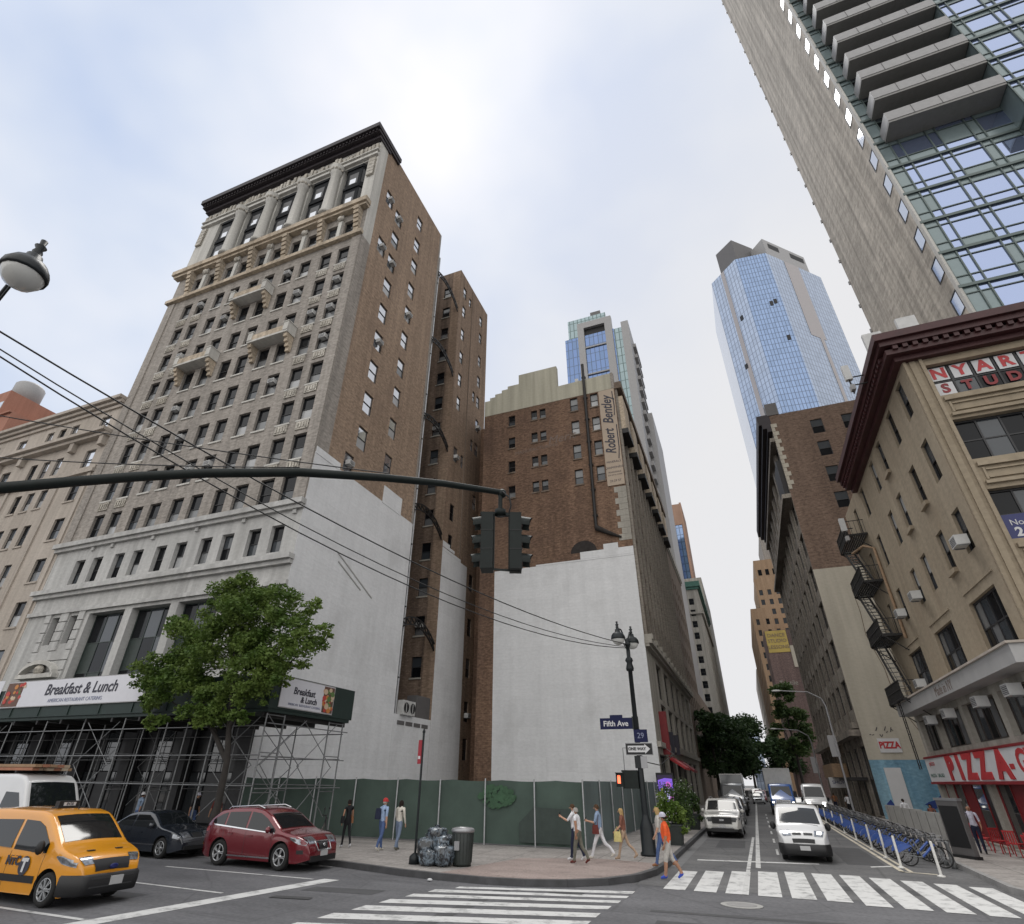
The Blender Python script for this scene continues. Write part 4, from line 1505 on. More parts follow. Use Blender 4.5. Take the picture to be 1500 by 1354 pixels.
M_.box(TX - 0.02, TY - 0.12, 28, TX + 0.14, TY + 0.3, TH, 'pale_stone')
zb0 = 28.5 + 5 * FH            # underside and flank of the projecting bay
G.face([(27.6, TY - 1.75, zb0 - 0.13), (27.6, TY, zb0 - 0.13), (48, TY, zb0 - 0.13), (48, TY - 1.75, zb0 - 0.13)], 'spandrel_green')
G.face([(27.6, TY, zb0), (27.6, TY - 1.75, zb0), (27.6, TY - 1.75, TH), (27.6, TY, TH)], 'spandrel_green')
for j in range(5, 36):
    M_.box(27.55, TY - 1.75, 28.5 + j * FH - 0.1, 27.66, TY, 28.5 + j * FH + 0.1, 'mullion_green')
part(G, 'glass_front', st)
part(M_, 'mullion_grid', st)
for j in range(6, 32):
    zb = 28.5 + j * FH
    b = MB()
    b.box(19.75, TY - 1.85, zb - 0.18, 27.55, TY - 0.03, zb + 0.06, 'soffit')
    b.box(19.75, TY - 1.9, zb + 0.06, 27.55, TY - 1.78, zb + 1.15, 'grey_panel')
    b.box(19.75, TY - 1.78, zb + 0.06, 19.87, TY - 0.03, zb + 1.15, 'grey_panel')
    for q in (21.6, 23.5, 25.5):
        b.box(q - 0.02, TY - 1.92, zb + 0.06, q + 0.02, TY - 1.9, zb + 1.15, 'mech_grey')
    part(b, 'balcony', st)

# ================================================================== brick building with the mural, right side of the street
r2 = thing('mural_building', 'brown brick building with a cream lower wall, blue mural and heavy dark cornice', 'building')
R0 = (9.4, 63.0, 0)
W = MB()
win = Windows(r2)
ops = []
for z in (39.6, 36.6, 33.3, 30.1):
    ops += [(4.15, z - 1.9, 5.4, z), (7.4, z - 1.9, 8.6, z)]
fac(W, R0, 0, 0, 14, 21.8, 41.2, ops, 'far_brick', 0.22)
for o in ops:
    win.add(R0, 0, o, 0.18, 'dh', ('glass_dark', 'glass_mid'))
fac(W, R0, 0, 0, 14, 4.5, 21.8, [], 'cream_paint')
fac(W, R0, 0, 0, 14, 0, 4.5, [], 'mural_blue')
for j in range(16):
    fbox(W, R0, 0, 0, 0.35 + (0.3 if j % 2 else 0), 31.2 + j * 0.55, 31.72 + j * 0.55, 0.02, -0.06, 'cream_paint')
cr = [(2.9, 19.5), (3.0, 17.2), (2.85, 15), (3.2, 13.2), (3.45, 12), (3.5, 10.6), (3.9, 9.2), (4.0, 7.9), (4.5, 6.7)]
for (a, c), (d, e_) in zip(cr, cr[1:]):
    W.bar((9.4 + a, 62.99, c), (9.4 + d, 62.99, e_), 0.05, 'brown_stone')
W.bar((9.4 + 2.9, 62.99, 19.5), (9.4 + 4.6, 62.99, 19.6), 0.06, 'brown_stone')
for a, c, w_, h_ in ((1.7, 0.1, 0.5, 1.2), (3.1, 0.9, 1.5, 0.7), (4.2, 1.2, 1.6, 1.1), (5.6, 1.0, 2.4, 0.9), (0.2, 0.2, 1.0, 1.4)):
    pl = [(9.4 + a + w_ * (0.5 + 0.5 * cos(t * pi / 7) * (0.8 + 0.2 * sin(3 * t))), c + h_ * (0.5 + 0.5 * sin(t * pi / 7) * (0.8 + 0.2 * cos(2 * t)))) for t in range(14)]
    W.face([(x, 62.985, z) for x, z in pl], 'mural_navy')
rs = random.Random(4)
for i in range(9):      # spray scribbles
    x, z = 10.2 + i * 0.22, 6.6 + rs.uniform(-0.2, 0.2)
    W.bar((x, 62.985, z), (x + rs.uniform(-0.2, 0.25), 62.985, z + rs.uniform(-0.4, 0.5)), 0.05, 'ink')
# street side
K0 = (9.4, 101, 0)
ops = []
for k in range(9):
    for j in range(8):
        ops.append((1.2 + k * 4.2, 8.6 + j * 3.75, 3.9 + k * 4.2, 11.2 + j * 3.75))
so3 = [(1.0 + k * 4.2, 0.3, 4.3 + k * 4.2, 5.6) for k in range(9)]
fac(W, K0, -pi / 2, 0, 38, 0, 41.2, ops + so3, 'sooty_stone', 0.3)
for o in ops[:]:
    win.add(K0, -pi / 2, o, 0.26, (2, 2), ('glass_dark', 'glass_dark', 'glass_mid'))
for o in so3:
    win.add(K0, -pi / 2, o, 0.26, (2, 2), ('shop_dark', 'glass_shop'), name='shop_window')
for k in range(10):
    fbox(W, K0, -pi / 2, 0.02 + k * 4.2, 0.75 + k * 4.2 if k < 9 else 37.98, 0, 38.5, 0.02, -0.14, 'sooty_stone') if k < 9 else None
for z, d in ((6.4, 0.9), (7.0, 0.5), (30.2, 0.9), (37.6, 0.5)):
    fbox(W, K0, -pi / 2, 0, 38, z, z + 0.5, 0.02, -d, 'sooty_stone')
fbox(W, K0, -pi / 2, 33.2, 37.6, 30.7, 35.2, 0.02, -0.5, 'iron')
W.face([(9.4, 63, 41.2), (23.4, 63, 41.2), (23.4, 101, 41.2), (9.4, 101, 41.2)], 'roofing')
W.face([(23.4, 101, 0), (9.4, 101, 0), (9.4, 101, 41.2), (23.4, 101, 41.2)], 'far_brick')
W.face([(23.4, 63, 0), (23.4, 101, 0), (23.4, 101, 41.2), (23.4, 63, 41.2)], 'far_brick')
part(W, 'wall', r2)
win.done()
b = MB()
for d, z0, z1 in ((0.5, 39.0, 39.5), (0.95, 39.5, 40.1), (1.3, 40.1, 41.4)):
    b.box(9.4 - d, 62.95, z0, 9.5, 101, z1, 'dark_cornice')
b.box(9.3, 62.9, 41.2, 10.6, 64.2, 42.9, 'mech_grey')
part(b, 'cornice', r2)
b = MB()
b.box(10.5, 62.9, 5.05, 12.15, 62.98, 6.15, 'off_white')
o = part(b, 'wall_sign', r2)
letter('PIZZA', 0.72, 'red_sign', o, (11.32, 62.88, 5.6), bold=0.03, xs=0.8)
b = MB()
b.box(10.35, 62.9, 0.9, 11.6, 62.985, 3.9, 'off_white')
part(b, 'door', r2)
b = MB()
b.box(7.9, 78, 3.3, 9.38, 88, 4.6, 'golden_brick')
b.box(7.9, 66, 2.95, 9.38, 74, 3.2, 'iron')
part(b, 'canopy', r2)
b = MB()
b.box(7.5, 79.9, 2.3, 9.3, 80.1, 3.3, 'off_white')
o = part(b, 'hanging_sign', r2)
letter('SHOP', 0.5, 'blue_sign', o, (8.4, 79.88, 2.8))

# ================================================================== far street walls
def far_block(name, label, x0, x1, y0, y1, h, mat, wcol=None, cat='building', side=1, sp=(3.2, 3.6), wsz=(1.3, 1.9), crown=None, front=True, g='glass_dark', z0=5.5, cap=40):
    """a distant block: front faces -Y, street side faces the roadway"""
    t = thing(name, label, cat)
    W = MB()
    win = Windows(t, cap=cap)
    nx = max(1, int((x1 - x0) / sp[0]))
    nz = int((h - z0 - 1.5) / sp[1])
    ops = []
    if front:
        for i in range(nx):
            for j in range(nz):
                c = (x1 - x0) * (i + 0.5) / nx
                ops.append((c - wsz[0] / 2, z0 + j * sp[1], c + wsz[0] / 2, z0 + j * sp[1] + wsz[1]))
    ops = ops[::-1]
    fac(W, (x0, y0, 0), 0, 0, x1 - x0, 0, h, ops, mat, 0.3)
    for o in ops:
        win.add((x0, y0, 0), 0, o, 0.25, 'dh', (g, g))
    ny = max(1, int((y1 - y0) / sp[0]))
    ops2 = []
    for i in range(ny):
        for j in range(nz):
            c = (y1 - y0) * (i + 0.5) / ny
            ops2.append((c - wsz[0] / 2, z0 + j * sp[1], c + wsz[0] / 2, z0 + j * sp[1] + wsz[1]))
    if side == 1:
        org, an = (x1, y0, 0), pi / 2
        W.face([(x0, y1, 0), (x0, y0, 0), (x0, y0, h), (x0, y1, h)], mat)
    else:
        org, an = (x0, y1, 0), -pi / 2
        W.face([(x1, y0, 0), (x1, y1, 0), (x1, y1, h), (x1, y0, h)], mat)
    fac(W, org, an, 0, y1 - y0, 0, h, ops2, mat, 0.3)
    for o in ops2:
        win.add(org, an, o, 0.25, 'dh', (g, g))
    W.face([(x0, y0, h), (x1, y0, h), (x1, y1, h), (x0, y1, h)], 'roofing')
    W.face([(x1, y1, 0), (x0, y1, 0), (x0, y1, h), (x1, y1, h)], mat)
    if crown:
        cm, ch, cd_ = crown
        W.box(x0 - cd_, y0 - cd_, h - ch, x1 + cd_, y1 + cd_, h + 0.4, cm)
        W.box(x0 - cd_ * 0.5, y0 - cd_ * 0.5, h - ch * 1.6, x1 + cd_ * 0.5, y1 + cd_ * 0.5, h - ch, cm)
    part(W, 'wall', t)
    win.done()
    return t


far_block('brown_building', 'brown office building beyond the loft building on the left side of the street', -23, -7.1, 90.3, 114.5, 38.2, 'brown_stone', crown=('lime_stone', 0.8, 0.3))
t = far_block('cream_tower', 'cream stone tower with a green cornice down the left side of the street', -26, -6.6, 185, 238, 58.6, 'lime_stone', crown=('verdigris', 1.3, 0.9), sp=(4.4, 3.55), wsz=(1.5, 2.0))
b = MB()
b.box(-26.5, 184.4, 48.6, -6.0, 238, 49.3, 'lime_stone')
part(b, 'string_course', t)
far_block('grey_tower', 'pale grey tower behind the cream tower with the green cornice', -30, -6.3, 242, 300, 78, 'lime_stone', sp=(4.4, 3.7))
far_block('low_building', 'low brown building behind the street trees on the left', -24, -7.2, 116, 183, 17, 'brown_stone')
# orange brick tower with dark glass strips
t = thing('striped_tower', 'orange brick tower with dark glass strips far down the left side', 'tower', (-13.7, 250, 0))
b = MB()
b.box(-6.5, 0.5, 0, 4.2, 24, 117, 'orange_brick')
for x in (-6.3, -1.4, 3.7):
    b.box(x - 0.45, 0, 0, x + 0.45, 0.6, 117.6, 'orange_brick')
b.box(-6.5, 0.1, 106.5, 4.2, 0.5, 117, 'orange_brick')
b.build('wall', t)
b = MB()
for x in (-5.8, -0.9):
    b.face([(x, 0.46, 0), (x + 4.0, 0.46, 0), (x + 4.0, 0.46, 106.4), (x, 0.46, 106.4)], 'far_glass_deep')
b.build('glass_strip', t)

# right side, far
t = far_block('billboard_building', 'brown building with a faded yellow painted advertisement on its side wall', 8.1, 26, 150, 163, 34.5, 'dark_brick', side=-1, front=False)
b = MB()
b.box(13.0, 149.9, 26.0, 16.5, 149.99, 30.8, 'cream_paint')
part(b, 'paint_patch', t)
b = MB()
b.box(8.3, 149.9, 29.4, 12.9, 149.99, 34.4, 'sign_yellow')
o = part(b, 'painted_advertisement', t)
for i, (s_, z) in enumerate((('DANCE', 33.3), ('STUDIO', 32.0), ('LESSONS', 30.6))):
    letter(s_, 1.15, 'faded_ink', o, (10.6, 149.85, z))
letter('Textile', 1.4, 'lime_stone', o, (10.9, 149.85, 22.6))
far_block('golden_building', 'golden brown brick building left of the painted advertisement', 8.2, 14.0, 196, 258, 51.5, 'golden_brick', side=-1, sp=(2.2, 3.4), wsz=(1.0, 1.8))
far_block('ochre_building', 'narrow tan building at the far end of the right street wall', 8.2, 20, 266, 330, 44.0, 'tan_stone', side=-1)
t = far_block('stepped_tower', 'tall golden brick tower with setbacks rising behind the painted advertisement', 12.2, 34, 212, 240, 66, 'golden_brick', side=-1, sp=(2.6, 3.4), wsz=(1.2, 1.9), g='glass_mid', cap=100)
b = MB()
b.box(13.4, 213, 66, 34, 239, 73, 'golden_brick')
b.box(17.5, 215, 73, 34, 237, 83, 'grey_brick')
for i in range(8):
    b.box(14.2 + i * 2.4, 212.9, 67.3, 15.4 + i * 2.4, 213.0, 69.4, 'glass_dark')
part(b, 'setback', t)
far_block('distant_tower', 'hazy blue grey building closing the far end of the street', -0.5, 5.6, 350, 362, 31, 'far_glass', side=-1, front=False)

# octagonal glass tower
og = thing('glass_tower', 'tall blue glass tower with many facets in the middle of the sky', 'tower')
Z1 = 262
pts = [(28.0, 258.0), (30.6, 261.8 - 3.5), (36.2, 252.5), (43.2, 246.0), (59.6, 247.6), (88, 276), (88, 300), (28, 300)]
pts = [(29.6, 260.5), (43.2, 246.6), (59.4, 248.2), (90.0, 279.0), (90, 305), (29.6, 305)]
b = MB()
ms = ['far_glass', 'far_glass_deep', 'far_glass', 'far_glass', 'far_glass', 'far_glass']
n_ = len(pts)
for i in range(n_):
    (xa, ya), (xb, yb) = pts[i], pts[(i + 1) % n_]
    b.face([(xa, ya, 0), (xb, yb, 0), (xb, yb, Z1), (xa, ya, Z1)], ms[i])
b.face([(x, y, Z1) for x, y in pts], 'roofing')
part(b, 'glass_wall', og)
b = MB()
def strip(p, q, t0, t1, z0, z1, mat, off=0.12):
    p, q = Vector((*p, 0)), Vector((*q, 0))
    d = (q - p)
    n = Vector((d.y, -d.x, 0)).normalized() * off
    a, c = p + d * t0 + n, p + d * t1 + n
    b.face([(a.x, a.y, z0), (c.x, c.y, z0), (c.x, c.y, z1), (a.x, a.y, z1)], mat)
strip(pts[0], pts[1], 0.40, 0.53, 0, Z1, 'pink_stone')
strip(pts[2], pts[3], 0.32, 0.58, 205, Z1, 'pink_stone')
strip(pts[2], pts[3], 0.47, 0.53, 0, 205, 'pink_stone')
part(b, 'stone_pier', og)
b = MB()
b.prism([(35.5, 256), (44.5, 248), (56, 259), (47, 268)], Z1, 280, 'mech_grey')
b.prism([(60.5, 250.0), (84, 273.5), (70, 287), (48, 265)], Z1, 276, 'grey_panel')
part(b, 'crown', og)
for t0, t1 in ((0.1, 0.35), (0.62, 0.95)):
    b = MB()
    strip((60.5, 250.0), (84, 273.5), t0, t1, 269.5, 273.5, 'black')
    part(b, 'louvre', og)
for i, (s_, t0, z) in enumerate(((1, 0.62, 222), (1, 0.75, 223), (1, 0.78, 197), (0, 0.62, 220), (0, 0.35, 190))):
    b = MB()
    strip(pts[s_], pts[s_ + 1], t0, t0 + 0.1, z, z + 3.2, 'black', 0.2)
    part(b, 'open_window', og)

# blue glass tower with a grey frame, behind the loft building
bg = thing('framed_tower', 'blue glass tower in a grey stone frame behind the loft building roof', 'tower')
b = MB()
b.box(-33.9, 140.6, 0, -17, 160, 134.5, 'blue_glass')
b.box(-32.9, 142, 134.5, -19.4, 158, 144.3, 'teal_glass')
b.box(-17, 141, 0, -12.2, 162, 134.6, 'teal_glass')
part(b, 'glass_wall', bg)
b = MB()
b.box(-29.2, 139.8, 0, -27.0, 141.5, 140.0, 'grey_panel')
b.box(-19.8, 139.8, 0, -17.4, 141.5, 140.0, 'grey_panel')
b.box(-27.0, 139.8, 137.4, -19.8, 141.5, 140.0, 'grey_panel')
b.box(-14.4, 140.2, 0, -12.0, 164, 136.2, 'grey_panel')
b.box(-27.0, 140.9, 134.5, -19.8, 142, 137.4, 'black')
for z in (117, 128.5):
    b.box(-27.0, 140.2, z, -19.8, 140.7, z + 0.5, 'grey_panel')
part(b, 'stone_frame', bg)
for j in range(16):
    b = MB()
    b.box(-12.0, 146, 60 + j * 4.6, -11.0, 158, 61.4 + j * 4.6, 'grey_panel')
    part(b, 'balcony', bg)
b = MB()
b.tube([(-23.2, 146, 144), (-23.2, 146, 148.5)], 0.3, 6, 'iron')
b.box(-25.2, 145.5, 147.0, -21.6, 146.5, 149.4, 'mech_grey')
part(b, 'roof_mast', bg)
b = MB()
b.box(-12.0, 150, 0, -9.6, 175, 104, 'grey_panel')
part(b, 'side_wing', bg)
# ================================================================== ground, roadways, pavements, markings
paving('ground_mat', (0.10, 0.10, 0.10), (0.13, 0.13, 0.13))
paving('asphalt', (0.098, 0.098, 0.104), (0.135, 0.135, 0.142), rough=0.8, crack=0.22)
paving('asphalt_street', (0.098, 0.098, 0.101), (0.145, 0.144, 0.144), rough=0.82, crack=0.3, spots=0.12)
paving('flagstone', (0.25, 0.232, 0.218), (0.32, 0.298, 0.28), joints=1.5, spots=0.2)
paving('ramp_brick', (0.25, 0.20, 0.182), (0.31, 0.255, 0.232), spots=0.2, scale=1.6)
plain('kerb', (0.24, 0.235, 0.23), 0.85, var=0.25, vs=2)
plain('steel_kerb', (0.055, 0.055, 0.058), 0.6, var=0.4, vs=2)
paint_mark('road_white', (0.56, 0.56, 0.55), 0.65)
paint_mark('road_white_worn', (0.52, 0.52, 0.51), 0.8)
paint_mark('road_cream', (0.55, 0.50, 0.40), 0.6)
plain('tar', (0.045, 0.045, 0.047), 0.7, var=0.2)

g = MB()
g.face([(-900, -900, -0.02), (900, -900, -0.02), (900, 900, -0.02), (-900, 900, -0.02)], 'ground_mat')
struct('ground', g)
g = MB()
g.face([(-140, 1.5, -0.004), (120, 1.5, -0.004), (120, 20.6, -0.004), (-140, 20.6, -0.004)], 'asphalt')
struct('avenue_road', g)
g = MB()
g.face([(-3.9, 20.4, 0.0), (7.6, 20.4, 0.0), (7.6, 420, 0.0), (-3.9, 420, 0.0)], 'asphalt_street')
g.face([(-5, -60, -0.008), (7, -60, -0.008), (7, 1.6, -0.008), (-5, 1.6, -0.008)], 'asphalt_street')
struct('street_road', g)


def pavement(name, poly, mat='flagstone', h=0.15, kerb=None):
    g = MB()
    g.prism(poly, -0.02, h, mat, bot=False)
    o = struct(name, g)
    if kerb:
        g = MB()
        for (a, b), (c, d) in zip(kerb, kerb[1:]):
            v = Vector((c - a, d - b, 0))
            n = Vector((v.y, -v.x, 0)).normalized()
            p, q = Vector((a, b, 0)), Vector((c, d, 0))
            i, o2 = -n * 0.16, n * 0.02
            A = [p + o2, q + o2, q + i, p + i]
            g.add([x + Vector((0, 0, -0.02)) for x in A] + [x + Vector((0, 0, h + 0.012)) for x in A], [(4, 5, 6, 7), (0, 1, 5, 4), (2, 3, 7, 6), (1, 2, 6, 5), (3, 0, 4, 7)], 'steel_kerb' if name == 'corner_pavement' else 'kerb')
        struct('kerb', g)
    return o


kb = [(-140, 20.2), (-30, 20.2), (-14, 19.6), (-10.9, 18.75), (-9.5, 18.55), (-7.9, 18.45), (-6.7, 18.6), (-5.6, 19.05), (-4.6, 19.9), (-3.9, 21.2), (-3.6, 22.6), (-3.5, 25), (-3.55, 40), (-3.6, 420)]
pavement('corner_pavement', kb + [(-7.2, 420), (-7.2, 51.5), (-7.0, 27.2), (-140, 27.2)], kerb=kb)
g = MB()
g.face([(-26.3, 27.2, 0.1), (-7.0, 27.2, 0.1), (-7.0, 51.4, 0.1), (-26.3, 51.4, 0.1)], 'ground_mat')
struct('vacant_lot', g)
g = MB()
g.prism([(-9.6, 18.75), (-7.9, 18.66), (-6.75, 18.8), (-5.75, 19.25), (-4.85, 20.0), (-4.15, 21.3), (-3.85, 22.6), (-3.85, 24.2), (-6.0, 24.6), (-8.6, 23.4)], 0.1, 0.154, 'ramp_brick', bot=False)
struct('corner_ramp', g)
kb2 = [(6.35, 420), (6.35, 40), (6.35, 31.5), (6.2, 27), (6.1, 23.6), (6.8, 21.2), (9.0, 20.2), (120, 20.2)]
pavement('pizzeria_pavement', kb2 + [(120, 25.4), (10, 25.4), (10, 62), (10, 420)], kerb=kb2)
g = MB()
g.prism([(-140, -20), (-9, -20), (-9, -1), (-10, 1.2), (-12, 2.4), (-140, 2.4)], -0.02, 0.15, 'flagstone', bot=False)
struct('near_pavement', g)


def mark(name, quads, mat='road_white', z=0.005):
    g = MB()
    for q in quads:
        q = list(q)
        a = sum(q[i][0] * q[(i + 1) % len(q)][1] - q[(i + 1) % len(q)][0] * q[i][1] for i in range(len(q)))
        if a < 0:
            q.reverse()
        g.face([(x, y, z) for x, y in q], mat)
    return struct(name, g)


xs_ = [-3.05 + 0.835 * k for k in range(11)]
qs = []
for k, x in enumerate(xs_):
    y0 = 20.0 - (0.05 * k if k > 5 else 0)
    y1 = 24.1 + (0.35 * min(k, 4)) - (0.25 * max(0, k - 6))
    qs.append([(x, y0), (x + 0.6, y0), (x + 0.6, y1), (x, y1)])
mark('street_crosswalk', qs)
Lx = [(-8.4, 17.75, 17.45), (-8.8, 17.05, 16.6), (-9.0, 16.2, 15.75), (-9.15, 15.3, 14.75), (-9.25, 14.35, 13.75), (-9.4, 13.3, 12.7), (-9.5, 12.2, 11.5)]
Rx = [(-3.7, 19.2, 18.75), (-3.72, 18.4, 18.05), (-3.78, 17.65, 17.3), (-3.85, 16.85, 16.4), (-3.9, 15.9, 15.4), (-3.9, 15.0, 14.45), (-3.9, 13.9, 13.3)]
mark('avenue_crosswalk', [[(l[0], l[1]), (r[0], r[1]), (r[0], r[2]), (l[0], l[2])] for l, r in zip(Lx, Rx)], z=0.002)
mark('avenue_stop_line', [[(-13.75, 9.2), (-13.2, 9.2), (-12.1, 17.2), (-12.65, 17.2)]], z=0.002)
mark('avenue_lane_line', [[(-19.5, 14.35), (-13.5, 14.02), (-13.5, 14.14), (-19.5, 14.47)], [(-19, 16.95), (-12.9, 16.95), (-12.9, 17.07), (-19, 17.07)], [(-19, 10.5), (-13.6, 10.42), (-13.6, 10.56), (-19, 10.64)]], 'road_white_worn', z=0.002)
mark('street_stop_line', [[(-2.75, 27.4), (1.6, 28.2), (1.6, 28.55), (-2.75, 27.75)], [(3.3, 28.2), (4.2, 28.9), (4.2, 29.2), (3.3, 28.5)]])
mark('centre_line', [[(-0.62, 26.0), (-0.45, 26.0), (-0.72, 120), (-0.9, 120)], [(-0.95, 20.0), (-0.82, 20.0), (-0.72, 40.0), (-0.85, 40.0)]], 'road_white_worn', z=0.009)
mark('lane_dashes', [[(0.2 - 0.01 * i, 31 + 6 * i), (0.3 - 0.01 * i, 31 + 6 * i), (0.3 - 0.01 * i, 33.5 + 6 * i), (0.2 - 0.01 * i, 33.5 + 6 * i)] for i in range(7)], 'road_white_worn', z=0.009)
mark('dock_lane_line', [[(4.05, 27.3), (4.2, 27.3), (4.42, 90), (4.27, 90)], [(4.35, 27.3), (4.47, 27.3), (4.62, 90), (4.5, 90)], [(4.05, 27.3), (5.1, 27.0), (5.1, 27.2), (4.05, 27.5)]], 'road_cream', z=0.009)
g = MB()
g.prism([(-0.92 + 0.5 * cos(2 * pi * i / 20), 18.35 + 0.42 * sin(2 * pi * i / 20)) for i in range(20)], 0.0, 0.012, 'concrete', bot=False)
g.prism([(-0.92 + 0.36 * cos(2 * pi * i / 20), 18.35 + 0.3 * sin(2 * pi * i / 20)) for i in range(20)], 0.012, 0.018, 'kerb', bot=False)
struct('manhole_cover', g)
plain('patch_light', (0.150, 0.150, 0.152), 0.85, var=0.15, vs=2)
plain('patch_dark', (0.060, 0.060, 0.063), 0.85, var=0.2, vs=2)
mark('road_patch', [[(-2.4, 33.0), (-1.1, 33.2), (-1.15, 37.5), (-2.4, 37.3)], [(1.4, 22.0), (3.6, 22.0), (3.6, 22.9), (1.4, 22.9)], [(2.6, 28.8), (3.9, 28.9), (3.9, 36), (2.6, 36)]], 'patch_dark', z=0.0035)
mark('road_patch', [[(-12.0, 15.3), (-9.9, 15.6), (-9.9, 16.3), (-12.0, 16.0)], [(-21, 12.4), (-15, 12.2), (-15, 13.1), (-21, 13.3)], [(-2.9, 16.6), (3.0, 17.0), (3.0, 17.25), (-2.9, 16.85)], [(-7.2, 10.5), (-6.8, 10.5), (-6.9, 17.9), (-7.3, 17.9)]], 'patch_dark', z=0.0005)
mark('gutter_strip', [[(-30, 19.6), (-14, 19.15), (-14, 19.55), (-30, 20.1)], [(-3.45, 25), (-3.1, 25), (-3.1, 120), (-3.5, 120)]], 'patch_light', z=0.0042)
mark('tyre_marks', [[(-2.6, 15.4), (6, 15.9), (6, 16.2), (-2.6, 15.7)], [(-2.6, 14.2), (6, 14.5), (6, 14.7), (-2.6, 14.4)]], 'patch_dark', z=0.0005)
mark('tar_patch', [[(-5.8, 18.1), (-4.9, 18.3), (-4.9, 18.0), (-5.8, 17.85)], [(-12, 14.4), (-11, 14.6), (-10.9, 14.3), (-12, 14.1)]], 'tar', z=0.009)

# ================================================================== green construction fence
plain('fence_mesh', (0.052, 0.078, 0.065), 0.85, var=0.22, vs=0.7)
plain('fence_mesh_street', (0.115, 0.148, 0.146), 0.8, var=0.18, vs=0.7)
plain('fence_print', (0.036, 0.082, 0.044), 0.85, var=0.3, vs=3)
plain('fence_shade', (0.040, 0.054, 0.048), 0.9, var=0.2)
fn = thing('construction_fence', 'green fabric covered construction fence round the empty corner lot', 'fence')
FT = 2.62
b = MB()
P = []
for i in range(61):
    x = -26.2 + 19.1 * i / 60
    t = (i % 8) / 8
    P.append([(x, 27.3 + 0.035 * sin(i * 1.7) + 0.02 * sin(z * 3 + i), z if z < 2.5 else FT - 0.05 * sin(pi * t)) for z in (0.2, 0.8, 1.4, 2.0, 2.61)])
b.grid(P, 'fence_mesh')
part(b, 'front_fabric', fn)
b = MB()
P = []
for i in range(61):
    y = 27.3 + 23.9 * i / 60
    P.append([(-7.1 + 0.03 * sin(i * 1.3), y, z) for z in (0.2, 0.8, 1.4, 2.0, FT)])
b.grid(P, 'fence_mesh_street')
part(b, 'side_fabric', fn)
pm = MB()
pm.tube([(0, 0, 0.12), (0, 0, 2.68)], 0.035, 6, 'pipe_metal')
me = pm.mesh('post')
for x in (-23.8, -21.4, -18.9, -16.45, -14.1, -11.75, -9.35, -7.12):
    put(me, 'post', fn, (x, 27.21, 0))
for y in (30, 32.6, 35.4, 38.2, 41.2, 44.2, 47.2, 50.4):
    put(me, 'post', fn, (-7.02, y, 0))
b = MB()
rs = random.Random(2)
for i in range(110):      # faded printed tree on the fabric
    a, r = rs.uniform(0, 2 * pi), sqrt(rs.random())
    x, z, q = -11.15 + 0.85 * r * cos(a), 1.98 + 0.42 * r * sin(a), rs.uniform(0.07, 0.16)
    b.face([(x + q * cos(t * pi / 3 + a), 27.24 - i * 0.0004, z + q * 0.8 * sin(t * pi / 3 + a)) for t in range(6)], 'fence_print')
part(b, 'printed_tree', fn)
b = MB()
b.face([(-10.1, 27.225, 0.3), (-7.4, 27.225, 0.3), (-7.4, 27.225, 1.55), (-9.4, 27.225, 1.6), (-10.1, 27.225, 1.0)], 'fence_shade')  # gate shadow painted onto the fabric as a darker area
part(b, 'painted_gate_shadow', fn)

# ================================================================== sidewalk shed with scaffold legs and banners
sh = thing('sidewalk_shed', 'dark green sidewalk shed on steel scaffold legs in front of the white storeys', 'scaffold')
SX1, SX0, SY0, SY1 = -19.7, -62.0, 20.9, 27.0
b = MB()
b.box(SX0, SY0 + 0.05, 5.15, SX1, SY1, 5.4, 'green_board')
for i in range(22):
    x = SX0 + 1 + i * 1.95
    b.box(x, SY0 + 0.08, 4.95, x + 0.12, SY1, 5.15, 'iron')
part(b, 'deck', sh)
b = MB()
b.box(SX0, SY0 - 0.04, 5.3, SX1 + 0.04, SY0 + 0.04, 6.75, 'green_board')
b.box(SX1 - 0.04, SY0 + 0.04, 5.3, SX1 + 0.04, SY1 + 0.15, 6.75, 'green_board')
for i in range(18):
    b.box(SX0 + i * 2.4, SY0 - 0.09, 5.35, SX0 + i * 2.4 + 0.08, SY0 - 0.04, 6.7, 'green_board')
part(b, 'parapet', sh)


